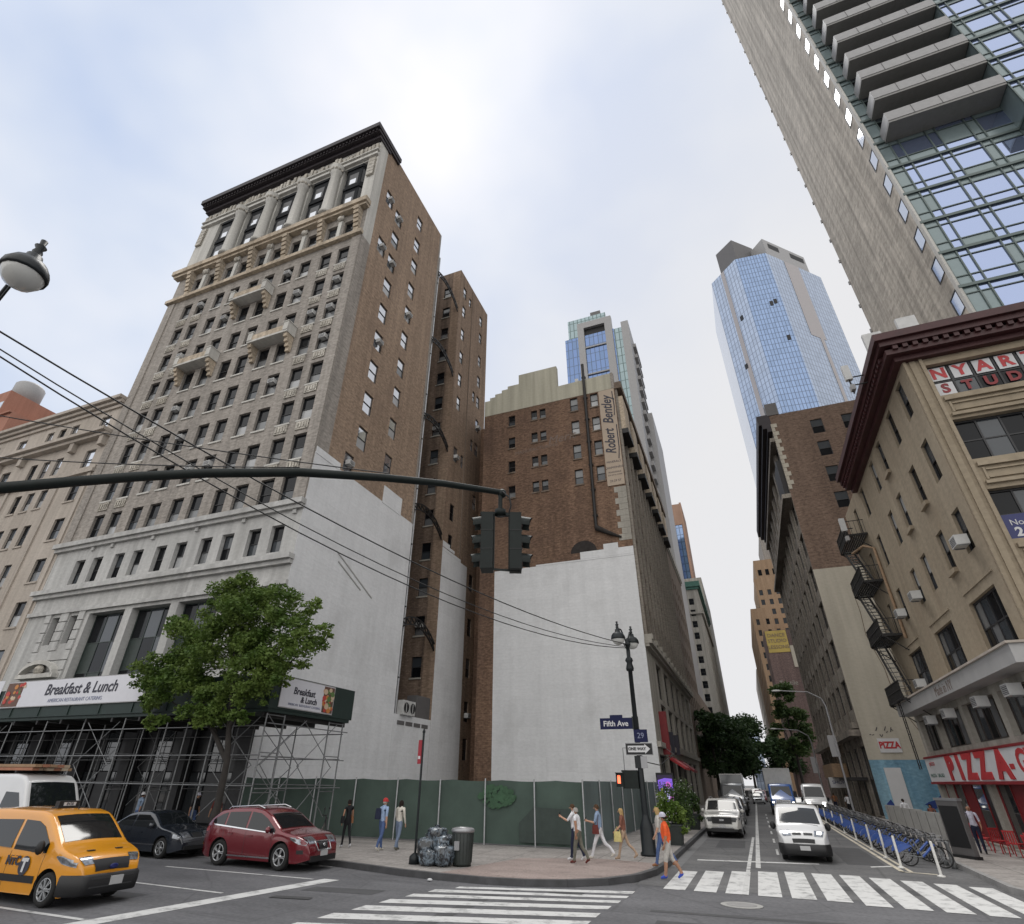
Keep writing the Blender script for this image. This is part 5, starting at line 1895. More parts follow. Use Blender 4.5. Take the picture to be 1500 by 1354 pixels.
def banner(root, w, h, loc, face, big, small, two=False):
    b = MB()
    b.box(-w / 2, -0.02, -h / 2, w / 2, 0.0, h / 2, 'banner_white')
    b.box(-w / 2 - 0.03, -0.015, -h / 2 - 0.04, w / 2 + 0.03, -0.001, h / 2 + 0.04, 'grey_panel')
    o = b.build('banner', root, loc, face)
    rs = random.Random(7)
    f = MB()
    xe = (-w / 2 + 0.02, -w / 2 + w * 0.13) if not two else (w / 2 - w * 0.22, w / 2 - 0.02)
    f.box(xe[0], -0.024, -h / 2 + 0.02, xe[1], -0.018, h / 2 - 0.02, 'food_brown')
    x0, x1 = (-w / 2, -w / 2 + w * 0.2) if not two else (w / 2 - w * 0.24, w / 2)
    for i in range(40):
        x, z, r = rs.uniform(x0 + 0.1, x1 - 0.1), rs.uniform(-h / 2 + 0.12, h / 2 - 0.12), rs.uniform(0.07, 0.17)
        if not two and (x - x0) / (x1 - x0) > 0.45 + 0.5 * (z / h + 0.5):
            continue
        mt = rs.choice(['food_red', 'food_orange', 'food_red', 'food_cream', 'food_green', 'food_brown'])
        y = -0.026 - 0.0006 * i
        f.face([(x + r * cos(t * pi / 5), y, z + r * 0.8 * sin(t * pi / 5)) for t in range(10)], mt)
    f.build('food_picture', o)
    if two:
        letter('Breakfast', 0.42, 'ink', o, (-0.35, -0.03, 0.12), bold=0.01, shear=0.1)
        letter('& Lunch', 0.36, 'ink', o, (0.05, -0.03, -0.22), bold=0.01, shear=0.1)
        letter(small, 0.14, 'faded_blue', o, (-0.2, -0.03, -0.47))
    else:
        letter(big, 0.78, 'ink', o, (0.7, -0.03, 0.12), bold=0.016, shear=0.12)
        letter(small, 0.26, 'faded_blue', o, (0.5, -0.03, -0.42))
    return o


plain('scaffold_pipe', (0.20, 0.205, 0.21), 0.5, metal=0.4, var=0.3, vs=4)
plain('banner_white', (0.62, 0.62, 0.66), 0.55, var=0.04)
plain('food_red', (0.45, 0.05, 0.04), 0.6)
plain('food_orange', (0.50, 0.20, 0.05), 0.6)
plain('food_cream', (0.55, 0.42, 0.30), 0.6)
plain('food_green', (0.10, 0.18, 0.05), 0.6)
plain('food_brown', (0.12, 0.06, 0.04), 0.6)
plain('faded_blue', (0.20, 0.22, 0.32), 0.7)
banner(sh, 11.4, 1.3, (-33.4, SY0 - 0.1, 6.5), 0, 'Breakfast & Lunch', 'AMERICAN RESTAURANT CATERING')
banner(sh, 3.9, 1.25, (SX1 + 0.06, 23.4, 6.05), pi / 2, '', 'AMERICAN  RESTAURANT CATERING', True)
b = MB()
b.box(-44.5, SY0 - 0.11, 6.0, -39.6, SY0 - 0.095, 7.3, 'banner_white')
o = part(b, 'banner', sh)
letter('Café', 0.7, 'faded_blue', o, (-42, SY0 - 0.12, 6.7), shear=0.3)
fr = MB()
for y in (0.0, 1.15):
    fr.tube([(0, y, 0.0), (0, y, 4.95)], 0.035, 6, 'scaffold_pipe')
    fr.box(-0.09, y - 0.09, 0, 0.09, y + 0.09, 0.02, 'grey_metal')
for z in (1.9, 3.4, 4.9):
    fr.tube([(0, 0, z), (0, 1.15, z)], 0.025, 6, 'scaffold_pipe')
fme = fr.mesh('scaffold_frame')
br = MB()
for y in (0.0,):
    br.tube([(0, y, 1.0), (2.4, y, 2.9)], 0.02, 5, 'scaffold_pipe')
    br.tube([(0, y + 0.05, 2.9), (2.4, y + 0.05, 1.0)], 0.02, 5, 'scaffold_pipe')
    br.tube([(0, y, 2.9), (2.4, y, 4.8)], 0.02, 5, 'scaffold_pipe')
    br.tube([(0, y + 0.05, 4.8), (2.4, y + 0.05, 2.9)], 0.02, 5, 'scaffold_pipe')
bme = br.mesh('cross_brace')
rl = MB()
for z in (2.15, 3.3, 4.45):
    rl.tube([(-62, 0, z), (-19.75, 0, z)], 0.026, 6, 'scaffold_pipe')
rme = rl.mesh('rail')
put(rme, 'rail', sh, (0, SY0 + 0.1, 0.15))
put(rme, 'rail', sh, (0, SY1 - 0.3, 0.15))
for i, x in enumerate([SX1 - 0.1 - 2.4 * k * 1.25 for k in range(14)]):
    put(fme, 'scaffold_frame', sh, (x, SY0 + 0.15, 0.15))
    put(fme, 'scaffold_frame', sh, (x, SY1 - 1.5, 0.15))
    if i % 3 == 0:
        put(bme, 'cross_brace', sh, (x - 2.7, SY0 + 0.1, 0.15))
    if i % 3 == 1:
        put(bme, 'cross_brace', sh, (x - 2.4, SY1 - 0.3, 0.15))
for y in (SY0 + 0.3, SY0 + 2.7):
    b = MB()
    b.tube([(SX1 - 0.05, y, 1.0), (SX1 - 0.05, y + 2.5, 3.1)], 0.02, 5, 'scaffold_pipe')
    b.tube([(SX1 - 0.1, y, 3.1), (SX1 - 0.1, y + 2.5, 1.0)], 0.02, 5, 'scaffold_pipe')
    b.tube([(SX1 - 0.05, y, 3.1), (SX1 - 0.05, y + 2.5, 5.0)], 0.02, 5, 'scaffold_pipe')
    b.tube([(SX1 - 0.1, y, 5.0), (SX1 - 0.1, y + 2.5, 3.1)], 0.02, 5, 'scaffold_pipe')
    put(b.mesh('cross_brace'), 'cross_brace', sh)
b = MB()
for z in (2.2, 3.4, 4.7):
    b.tube([(SX1, SY0 + 0.2, z), (SX1, SY1, z)], 0.026, 6, 'scaffold_pipe')
part(b, 'rail', sh)

# ================================================================== street lamps, signals, signs, wires
plain('lamp_paint', (0.008, 0.011, 0.013), 0.45, coat=0.1, var=0.3, spec=0.3)
plain('lens_glass', (0.55, 0.55, 0.53), 0.15, spec=0.8)
plain('walk_orange', (1.0, 0.16, 0.07), 0.4, emit=1.6)
plain('signal_paint', (0.008, 0.012, 0.011), 0.5, var=0.3, vs=6, spec=0.25)
plain('lens_off', (0.05, 0.03, 0.025), 0.2, spec=0.8)
plain('sign_blue', (0.004, 0.007, 0.045), 0.5, spec=0.25)
plain('sign_red', (0.30, 0.02, 0.03), 0.5)
plain('sign_grey', (0.30, 0.30, 0.31), 0.4, metal=0.5)


def luminaire(b, c, s=1.0):
    """teardrop lantern hanging below point c"""
    T = Matrix.Translation(c) @ Matrix.Scale(s, 4)
    b.lathe([(0.0, 0.62), (0.05, 0.60), (0.04, 0.5), (0.085, 0.46), (0.05, 0.40), (0.075, 0.33), (0.06, 0.28), (0.11, 0.24), (0.13, 0.12), (0.24, 0.06), (0.31, -0.06), (0.325, -0.16), (0.315, -0.20), (0.28, -0.20)], 16, 'lamp_paint', T)
    b.lathe([(0.29, -0.19), (0.27, -0.27), (0.2, -0.37), (0.1, -0.43), (0.0, -0.45)], 16, 'lens_glass', T)


def lamp_pole(name, label, loc, H, arms):
    t = thing(name, label, 'street lamp', loc)
    b = MB()
    b.lathe([(0.0, 0.0), (0.34, 0.0), (0.34, 0.08), (0.28, 0.14), (0.27, 0.9), (0.22, 1.05), (0.16, 1.2), (0.125, 1.35)], 8, 'lamp_paint')
    b.build('base', t)
    b = MB()
    k = H - 9
    b.lathe([(0.125, 1.3), (0.11, 3.0), (0.095, 7.0 + k), (0.16, 7.02 + k), (0.18, 7.12 + k), (0.12, 7.35 + k), (0.18, 7.45 + k), (0.15, 7.55 + k), (0.09, 7.6 + k), (0.085, 8.1 + k), (0.14, 8.12 + k), (0.14, 8.2 + k), (0.06, 8.25 + k), (0.045, 8.4 + k), (0, 8.45 + k)], 10, 'lamp_paint')
    b.build('pole', t)
    for dx, dy in arms:
        b = MB()
        d = Vector((dx, dy, 0))
        pth = [Vector((0, 0, H - 1.0)), d * 0.25 + Vector((0, 0, H - 0.55)), d * 0.6 + Vector((0, 0, H - 0.22)), d * 0.95 + Vector((0, 0, H - 0.2)), d + Vector((0, 0, H - 0.4))]
        b.tube(pth, 0.035, 6, 'lamp_paint')
        b.tube([Vector((0, 0, H - 1.2)), d * 0.5 + Vector((0, 0, H - 0.8)), d * 0.9 + Vector((0, 0, H - 0.3))], 0.018, 6, 'lamp_paint')
        o = b.build('arm', t)
        b = MB()
        luminaire(b, d + Vector((0, 0, H - 0.5)))
        b.build('lantern', o)
    return t


lp = lamp_pole('street_lamp', 'black twin-arm street lamp with street signs on the far corner', (-4.4, 26.4, 0.15), 8.75, [(-0.30, -0.55), (0.12, 0.6)])
b = MB()
b.box(-1.55, -0.02, 4.42, -0.12, 0.02, 4.86, 'sign_blue')
b.prism([(-1.1, -0.02), (-0.55, -0.02), (-0.55, 0.02), (-1.1, 0.02)], 4.86, 4.98, 'sign_blue')
b.box(-0.14, -0.05, 4.4, 0.12, 0.05, 4.9, 'lamp_paint')
o = b.build('street_sign', lp)
letter('Fifth Ave', 0.30, 'off_white', o, (-0.86, -0.03, 4.63), bold=0.006)
b = MB()
b.box(0.10, -0.1, 3.95, 0.14, 0.55, 4.4, 'sign_blue')
b.box(-0.1, -0.18, 3.9, 0.46, -0.14, 4.38, 'sign_blue')
o = b.build('street_sign', lp)
letter('29', 0.3, 'faded_blue', o, (0.18, -0.19, 4.14))
b = MB()
b.box(-0.5, -0.2, 3.42, 0.62, -0.17, 3.88, 'sign_grey')
b.box(-0.48, -0.215, 3.45, 0.6, -0.2, 3.85, 'black')
b.face([(-0.4, -0.22, 3.53), (0.3, -0.22, 3.53), (0.3, -0.22, 3.47), (0.52, -0.22, 3.65), (0.3, -0.22, 3.83), (0.3, -0.22, 3.77), (-0.4, -0.22, 3.77)], 'off_white')
o = b.build('one_way_sign', lp)
letter('ONE WAY', 0.155, 'black', o, (-0.02, -0.225, 3.65), bold=0.006)
b = MB()
b.box(0.08, -0.2, 2.95, 0.34, -0.17, 3.38, 'sign_grey')
b.box(-0.18, -0.14, 2.95, 0.16, 0.16, 3.4, 'lamp_paint')
b.build('control_box', lp)
b = MB()
b.box(-1.02, -0.18, 2.28, -0.72, 0.05, 2.78, 'signal_paint')
b.box(-1.02, -0.3, 2.76, -0.72, -0.18, 2.79, 'signal_paint')
b.box(-0.75, -0.12, 2.22, -0.12, 0.2, 2.86, 'signal_paint')
b.box(-0.80, -0.03, 2.82, -0.05, 0.03, 2.88, 'signal_paint')
b.tube([(-0.66, 0, 2.86), (-0.66, 0, 3.7), (-0.1, 0, 3.7)], 0.02, 6, 'grey_metal')
o = b.build('pedestrian_signal', lp)
b = MB()
b.prism([(0.05 * cos(a * pi / 6), 0.01 * sin(a * pi / 6)) for a in range(12)], 0.16, 0.34, 'walk_orange', Matrix.Translation((-0.885, -0.195, 2.3)))
b.box(-0.955, -0.2, 2.4, -0.83, -0.185, 2.62, 'walk_orange')
for i in range(4):
    b.box(-0.955 + i * 0.034, -0.2, 2.6, -0.933 + i * 0.034, -0.185, 2.70 - 0.012 * abs(i - 1.5), 'walk_orange')
b.build('hand_symbol', o)
b = MB()
b.tube([(0.15, 0, 3.2), (0.6, 1.5, 3.1), (1.0, 4, 3.6), (-2.2, 24.8, 5.0)], 0.02, 4, 'iron')
b.build('cable', lp)

lp2 = lamp_pole('street_lamp', 'black street lamp whose lantern hangs into the top left of the picture', (-11.0, 3.0, 0.15), 9.9, [(1.75, -0.35), (-0.6, 0.2)])
# mast arm with the signal heads: on the lamp pole
sg = thing('mast_arm_signal', 'dark traffic signals hanging from a long curved mast arm over the avenue', 'traffic light')
plan = [(0, 720), (100, 708), (200, 700), (300, 695), (440, 693), (560, 700), (650, 708), (735, 720)]
arm = [(-11.0, 3.05, 5.7), (-10.35, 4.0, 6.42), (-9.3, 4.55, 6.63), (-8.25, 4.90, 6.70), (-7.2, 5.26, 6.74), (-5.85, 5.86, 6.80), (-4.82, 6.6, 6.88), (-4.08, 7.35, 7.0), (-3.3, 8.05, 7.02)]
b = MB()
b.tube(arm, [0.11, 0.10, 0.09, 0.085, 0.08, 0.075, 0.07, 0.062, 0.055], 8, 'signal_paint')
b.ball((-3.28, 8.07, 7.0), 0.085, 'signal_paint', 8, 6)
part(b, 'mast_arm', sg)
b = MB()
b.tube([(-3.3, 8.05, 7.0), (-3.3, 8.05, 6.62)], 0.04, 8, 'signal_paint')
b.lathe([(0, -0.06), (0.1, -0.05), (0.1, 0.05), (0, 0.06)], 10, 'signal_paint', Matrix.Translation((-3.3, 8.05, 6.62)))
b.bar((-3.62, 7.92, 6.6), (-3.0, 8.22, 6.6), 0.06, 'signal_paint')
b.tube([(-3.24, 8.0, 7.0), (-3.1, 7.98, 6.85), (-3.08, 8.0, 6.7), (-3.14, 8.05, 6.58)], 0.014, 5, 'black')
part(b, 'hanger', sg)


def head(loc, rot):
    b = MB()
    b.box(-0.14, -0.10, -1.0, 0.14, 0.10, 0.0, 'signal_paint')
    for z in (-0.333, -0.666):
        b.box(-0.145, -0.105, z - 0.008, 0.145, 0.105, z + 0.008, 'black')
    b.box(-0.03, 0.10, -0.98, 0.03, 0.12, -0.02, 'signal_paint')
    h = b.build('signal_head', sg, loc, rot)
    for j in range(3):
        b = MB()
        zc = -0.166 - 0.333 * j
        P = []
        for i in range(9):
            a = pi * (-0.12 + 1.24 * i / 8)
            P.append([(0.135 * cos(a), -0.10, zc + 0.135 * sin(a)), (0.135 * cos(a), -0.30 + 0.06 * abs(cos(a)), zc + 0.13 * sin(a) - 0.02)])
        b.grid(P, 'signal_paint')
        b.prism([(0.12 * cos(t * pi / 8), 0.12 * sin(t * pi / 8)) for t in range(16)], 0, 0.02, 'lens_off', Matrix.Translation((0, -0.10, zc)) @ Matrix.Rotation(pi / 2, 4, 'X'))
        b.build('visor', h)
    return h


head((-3.50, 7.98, 6.58), radians(-72))
head((-3.06, 8.16, 6.58), radians(112))
b = MB()
b.bar((-3.5, 7.95, 5.6), (-3.0, 8.2, 5.58), 0.03, 'signal_paint')
part(b, 'tie_bar', sg)


def wire(name, label, pts, r=0.012, group=None):
    b = MB()
    b.tube(pts, r, 5, 'black')
    tag(b.build(name), label, 'cable', group)


def sagged(p, q, sag, n=18):
    p, q = Vector(p), Vector(q)
    return [p.lerp(q, i / n) - Vector((0, 0, sag * 4 * (i / n) * (1 - i / n))) for i in range(n + 1)]


wire('overhead_cable', 'upper black cable sagging from the top left to the corner street lamp', sagged((-10.9, 3.1, 9.3), (-4.4, 26.3, 8.05), 0.75), 0.018)
wire('overhead_cable', 'middle black cable sagging from the top left to the corner street lamp', sagged((-10.95, 3.0, 9.05), (-4.45, 26.3, 7.95), 1.05), 0.014)
wire('overhead_cable', 'lowest black cable sagging from the top left to the corner street lamp', sagged((-10.9, 3.1, 8.9), (-4.45, 26.35, 7.9), 1.18), 0.016)
wire('mast_guy_wire', 'thin black stay running from the left edge along the mast arm', sagged((-11.2, 3.9, 8.0), (-4.75, 6.65, 6.97), 0.05), 0.01)
wire('mast_guy_wire', 'lower thin black stay crossing the tan building towards the mast arm', sagged((-11.2, 4.2, 7.3), (-5.9, 5.86, 6.9), 0.05), 0.01)

# sign pole with a red parking sign, litter bin and rubbish bags
sp = thing('sign_pole', 'thin black pole with a red parking sign beside the bags', 'signpost', (-11.25, 20.15, 0.15))
b = MB()
b.tube([(0, 0, 0), (0, 0, 4.0)], 0.04, 8, 'lamp_paint')
b.lathe([(0, 0), (0.2, 0), (0.19, 0.22), (0.08, 0.3)], 8, 'lamp_paint')
b.lathe([(0.05, 3.95), (0.06, 4.0), (0.03, 4.08), (0, 4.1)], 8, 'lamp_paint')
b.build('pole', sp)
b = MB()
b.box(-0.015, -0.05, 2.95, 0.015, 0.13, 3.72, 'sign_red', Matrix.Translation((-0.07, -0.02, 0)) @ Matrix.Rotation(radians(70), 4, 'Z'))
b.box(-0.018, -0.02, 3.1, 0.018, 0.10, 3.2, 'off_white', Matrix.Translation((-0.07, -0.02, 0)) @ Matrix.Rotation(radians(70), 4, 'Z'))
b.build('parking_sign', sp)
plain('bin_plastic', (0.022, 0.028, 0.026), 0.5, var=0.3)
lb = thing('litter_bin', 'dark litter bin with a pale rim next to the rubbish bags', 'bin', (-9.62, 20.45, 0.15))
b = MB()
b.lathe([(0.0, 0.02), (0.30, 0.02), (0.30, 0.0), (0.31, 0.08), (0.36, 0.92), (0.35, 0.94)], 18, 'bin_plastic')
for k in range(18):
    a = 2 * pi * k / 18
    b.bar((0.315 * cos(a), 0.315 * sin(a), 0.1), (0.365 * cos(a), 0.365 * sin(a), 0.9), 0.015, 'bin_plastic')
b.build('bin_body', lb)
b = MB()
b.lathe([(0.30, 0.94), (0.38, 0.93), (0.40, 0.98), (0.37, 1.04), (0.28, 1.06), (0.24, 1.0), (0.22, 0.8), (0.0, 0.78)], 18, 'sign_grey')
b.build('rim', lb)
b = MB()
b.box(-0.12, -0.40, 0.45, 0.06, -0.36, 0.7, 'sign_grey')
b.build('label_plate', lb)

mt, n, l, p = newmat('bag_film')
p.inputs['Roughness'].default_value = 0.18
p.inputs['Coat Weight'].default_value = 0.5
tc = n.new('ShaderNodeTexCoord')
vz = n.new('ShaderNodeTexNoise')
vz.inputs['Scale'].default_value = 5
vz.inputs['Detail'].default_value = 6
vz.inputs['Distortion'].default_value = 1.5
l.new(tc.outputs['Object'], vz.inputs['Vector'])
rp = n.new('ShaderNodeValToRGB')
rp.color_ramp.elements[0].position = 0.42
rp.color_ramp.elements[0].color = (0.015, 0.017, 0.02, 1)
rp.color_ramp.elements[1].position = 0.68
rp.color_ramp.elements[1].color = (0.20, 0.25, 0.30, 1)
l.new(vz.outputs['Fac'], rp.inputs['Fac'])
l.new(rp.outputs[0], p.inputs['Base Color'])
bp = n.new('ShaderNodeBump')
bp.inputs['Strength'].default_value = 0.9
bp.inputs['Distance'].default_value = 0.05
l.new(vz.outputs['Fac'], bp.inputs['Height'])
l.new(bp.outputs[0], p.inputs['Normal'])


def bag(seed, r, h):
    rs = random.Random(seed)
    ph = [rs.uniform(0, 6.28) for _ in range(8)]
    P = []
    for i in range(15):
        t = i / 14
        if t < 0.8:
            a = pi * t / 0.8
            rad, z = r * (0.25 + 0.75 * sin(min(a * 0.62 + 0.25, pi))) * (1 if t > 0.02 else 0.4), h * 0.85 * (1 - cos(a * 0.9)) / 2
        else:
            q = (t - 0.8) / 0.2
            rad, z = r * (0.30 - 0.2 * q + (0.22 * q * q)), h * (0.83 + 0.17 * q)
        row = []
        for j in range(23):
            b_ = 2 * pi * (j % 22) / 22
            f = 1 + 0.13 * sin(3 * b_ + ph[0] + 3 * t) + 0.09 * sin(7 * b_ + ph[1] - 5 * t) + 0.06 * sin(11 * b_ + ph[2] + 9 * t)
            row.append((rad * f * cos(b_), rad * f * sin(b_), max(0, z + 0.05 * r * sin(5 * b_ + ph[3] + 6 * t))))
        P.append(row)
    b = MB()
    b.grid(P, 'bag_film')
    return b


bl = [('grey translucent rubbish bag leaning on the sign pole', -10.85, 20.35, 0, 0.42, 0.85),
      ('tallest translucent rubbish bag in the middle of the heap', -10.4, 20.55, 0, 0.42, 0.95),
      ('shiny rubbish bag at the kerb end, nearest the litter bin', -10.12, 20.05, 0, 0.36, 0.66),
      ('small dark rubbish bag at the front of the heap', -10.62, 19.95, 0, 0.30, 0.5),
      ('knotted rubbish bag lying on top of the heap', -10.62, 20.45, 0.55, 0.32, 0.55)]
for i, (lab, x, y, z, r, h) in enumerate(bl):
    tag(bag(i, r, h).build('rubbish_bag', None, (x, y, 0.15 + z), i * 1.3), lab, 'rubbish bag', 'rubbish bags heaped by the sign pole')
b = MB()
b.ball((-9.6, 18.2, 0.04), 0.07, 'off_white', 6, 4, (1.3, 1, 0.5))
tag(b.build('litter'), 'crumpled white litter on the road by the corner kerb', 'litter')

# advertising kiosk on the left pavement
plain('screen_violet', (0.20, 0.10, 0.62), 0.4, emit=0.5)
plain('screen_dark', (0.02, 0.008, 0.05), 0.3, emit=0.15)
plain('screen_pink', (0.55, 0.12, 0.55), 0.4, emit=0.45)
plain('screen_lilac', (0.55, 0.52, 0.85), 0.4, emit=0.6)
plain('screen_lime', (0.45, 0.5, 0.05), 0.4, emit=0.5)
ks = thing('advertising_kiosk', 'dark kiosk with a glowing violet screen on the left pavement', 'kiosk', (-6.45, 50.0, 0.15))
b = MB()
b.box(-0.75, -0.12, 0, 0.55, 0.2, 3.1, 'black')
b.build('cabinet', ks)
b = MB()
b.box(-0.66, -0.135, 0.45, 0.46, -0.12, 2.95, 'screen_dark')
o = b.build('screen', ks)
b = MB()
b.face([(-0.64, -0.14, 1.9), (0.44, -0.14, 1.7), (0.44, -0.14, 2.7), (-0.1, -0.14, 2.75), (-0.64, -0.14, 2.6)], 'screen_violet')
for cx, cz, rx, rz, mt, dy in ((0.02, 1.75, 0.2, 0.55, 'screen_lilac', 0.004), (0.1, 2.3, 0.2, 0.22, 'screen_pink', 0.006), (-0.38, 1.9, 0.12, 0.2, 'screen_lime', 0.005), (0.25, 1.35, 0.15, 0.3, 'screen_pink', 0.005), (-0.2, 1.2, 0.2, 0.14, 'screen_violet', 0.004)):
    b.face([(cx + rx * cos(t * pi / 7) * (1 + 0.2 * sin(3 * t)), -0.14 - dy, cz + rz * sin(t * pi / 7)) for t in range(14)], mt)
b.build('screen_picture', o)

# delineator posts beside the bike dock
plain('post_white', (0.62, 0.61, 0.58), 0.6, var=0.1)
dm = MB()
dm.lathe([(0.0, 0.0), (0.13, 0.0), (0.12, 0.035), (0.055, 0.05), (0.045, 0.08), (0.042, 0.95), (0.03, 0.98), (0, 0.98)], 10, 'post_white')
dm = dm.mesh('delineator_post')
for i, (x, y) in enumerate(((5.1, 26.6), (4.32, 28.6), (4.4, 32.0), (4.42, 35.6), (4.45, 41), (4.5, 46.5), (4.5, 52), (4.5, 58), (4.55, 64), (4.55, 70))):
    o = put(dm, 'delineator_post', None, (x, y, 0))
    tag(o, ('white delineator post standing alone at the crosswalk corner of the bike dock' if i == 0 else 'white delineator post first in the row along the bike dock line' if i == 1 else 'white plastic delineator post in the row along the docked bikes'), 'delineator', 'white posts along the bike dock')
# right-hand pole lamps, thin cobra heads
for i, (x, y, h) in enumerate(((7.2, 63.0, 10.2), (7.0, 84, 8.4))):
    t = thing('cobra_street_lamp', ('slim grey cobra head lamp, nearer one in front of the cream wall', 'slim grey cobra head lamp farther along the right pavement')[i], 'street lamp', (x, y, 0.15))
    b = MB()
    b.tube([(0, 0, 0), (0, 0, h - 1.5), (-0.2, 0, h - 0.8), (-1.2, 0, h - 0.2), (-3.6, 0, h)], [0.1, 0.08, 0.06, 0.05, 0.04], 8, 'sign_grey')
    b.build('pole', t)
    b = MB()
    b.ball((-3.9, 0, h), 0.34, 'ac_white', 8, 6, (1.3, 0.5, 0.3))
    b.build('lamp_head', t)
    b = MB()
    b.box(-0.55, -0.03, 4.6 - i, 0.12, 0.0, 6.3 - i, 'sign_grey')
    b.build('sign_plate', t)
# ================================================================== trees and planters
foliage('leaf_green', (0.062, 0.115, 0.020), (0.155, 0.22, 0.052))
foliage('leaf_dark', (0.024, 0.052, 0.020), (0.052, 0.088, 0.032))
foliage('leaf_mid', (0.045, 0.085, 0.026), (0.085, 0.13, 0.04))
foliage('leaf_lime', (0.10, 0.17, 0.03), (0.17, 0.24, 0.05))
plain('bark', (0.030, 0.026, 0.023), 0.95, var=0.4, vs=4, bump=0.5)


def leaves(b, clumps, n, size, mat, seed, flat=0.75):
    """many small leaf faces through the clump volumes, denser outward, uneven edge"""
    rs = random.Random(seed)
    tot = sum(c[3] ** 2 for c in clumps)
    vs, fs = [], []
    for cx, cy, cz, r in clumps:
        k = int(n * r * r / tot)
        for _ in range(k):
            u, v = rs.uniform(-1, 1), rs.uniform(0, 2 * pi)
            q = rs.random() ** 0.45 * (1 + 0.18 * sin(5 * v + 3 * u + cx))
            s = sqrt(1 - u * u)
            p = Vector((cx + r * q * s * cos(v), cy + r * q * s * sin(v), cz + r * q * u * flat))
            a = Vector((rs.gauss(0, 1), rs.gauss(0, 1), rs.gauss(0, 0.5))).normalized()
            c = a.cross(Vector((rs.gauss(0, 1), rs.gauss(0, 1), rs.gauss(0, 1)))).normalized()
            L = size * rs.uniform(0.6, 1.4)
            i = len(vs)
            vs += [p - a * L * 0.5, p + c * L * 0.28, p + a * L * 0.5, p - c * L * 0.28]
            fs.append((i, i + 1, i + 2, i + 3))
    b.add(vs, fs, mat)


def tree(label, loc, trunk, limbs, clumps, n, size, mat, seed, group=None, name='street_tree'):
    t = thing(name, label, 'tree', loc, 0, group)
    b = MB()
    b.tube(trunk[0], trunk[1], 9, 'bark')
    for pth, r in limbs:
        b.tube(pth, r, 6, 'bark')
    b.build('trunk', t)
    b = MB()
    leaves(b, clumps, n, size, mat, seed)
    b.build('crown', t)
    return t


cl = []
rs = random.Random(21)
base = [(-0.2, 0, 7.6, 1.6), (1.6, -0.2, 9.4, 1.6), (-1.6, 0.2, 8.8, 1.5), (0.2, 0.3, 10.4, 1.35), (3.3, 0.1, 9.5, 1.45), (4.8, 0.1, 8.6, 1.2), (5.5, -0.1, 7.6, 0.95), (-3.2, -0.2, 7.2, 1.15), (2.2, 0.6, 7.7, 1.5), (-1.0, 0.7, 10.7, 0.9), (3.9, -0.5, 7.3, 1.2), (-4.4, 0.2, 6.9, 0.7), (-2.9, 0.1, 9.5, 0.8), (-2.2, -0.6, 6.0, 0.9), (-3.6, 0.3, 5.7, 0.6), (6.2, 0.2, 8.3, 0.5), (1.6, -0.4, 10.9, 0.7), (5.3, 0.0, 9.6, 0.5), (-1.8, -0.5, 4.9, 0.55), (0.6, -0.3, 5.9, 0.9), (2.4, -0.3, 6.2, 1.0), (3.6, -0.2, 6.0, 0.8), (-0.8, -0.4, 6.4, 1.2), (0.9, 0.3, 8.9, 1.4), (1.2, -0.5, 4.9, 0.6), (4.6, -0.3, 6.5, 0.7), (-2.6, 0.4, 8.0, 1.1), (1.6, -0.6, 5.2, 0.75), (3.0, -0.4, 5.0, 0.55), (0.2, -0.6, 5.2, 0.7), (2.6, -0.5, 7.0, 1.1)]
for x, y, z, r in base:
    x -= 1.9
    z -= 0.25
    cl.append((x - 0.6, y, z, r * 0.62))
    for _ in range(9):
        a, u = rs.uniform(0, 2 * pi), rs.uniform(-1, 1)
        s = sqrt(1 - u * u)
        cl.append((x - 0.6 + r * 0.8 * s * cos(a), y + r * 0.8 * s * sin(a), z + r * 0.7 * u, r * rs.uniform(0.2, 0.42)))
tree('leafy green street tree in front of the sidewalk shed', (-20.4, 20.05, 0.15),
     ([(0, 0, 0), (-0.05, 0, 1.5), (-0.1, 0, 3), (-0.5, 0, 4.6), (-0.9, 0, 6.5)], [0.2, 0.15, 0.13, 0.11, 0.07]),
     [([(-0.1, 0, 3), (-1.8, 0.1, 4.6), (-3.4, 0.1, 6.4), (-4.4, 0, 8.0)], [0.11, 0.09, 0.06, 0.02]),
      ([(-0.4, 0, 4.4), (0.6, -0.1, 6), (1.6, 0, 8)], [0.1, 0.07, 0.02]),
      ([(-0.7, 0, 5.4), (-1.4, 0.2, 7.5), (-2.2, 0.3, 9.6)], [0.09, 0.06, 0.02]),
      ([(0.2, 0, 5.4), (1.6, 0.1, 6.4), (2.9, 0, 7.4)], [0.06, 0.04, 0.02]),
      ([(-0.8, 0, 6.4), (-0.7, 0, 8.0), (-0.7, 0, 9.6)], [0.07, 0.05, 0.02]),
      ([(-1.2, 0.1, 4.2), (-2.8, -0.3, 4.9), (-4.6, 0, 5.6)], [0.06, 0.04, 0.02])],
     cl, 52000, 0.155, 'leaf_green', 3)


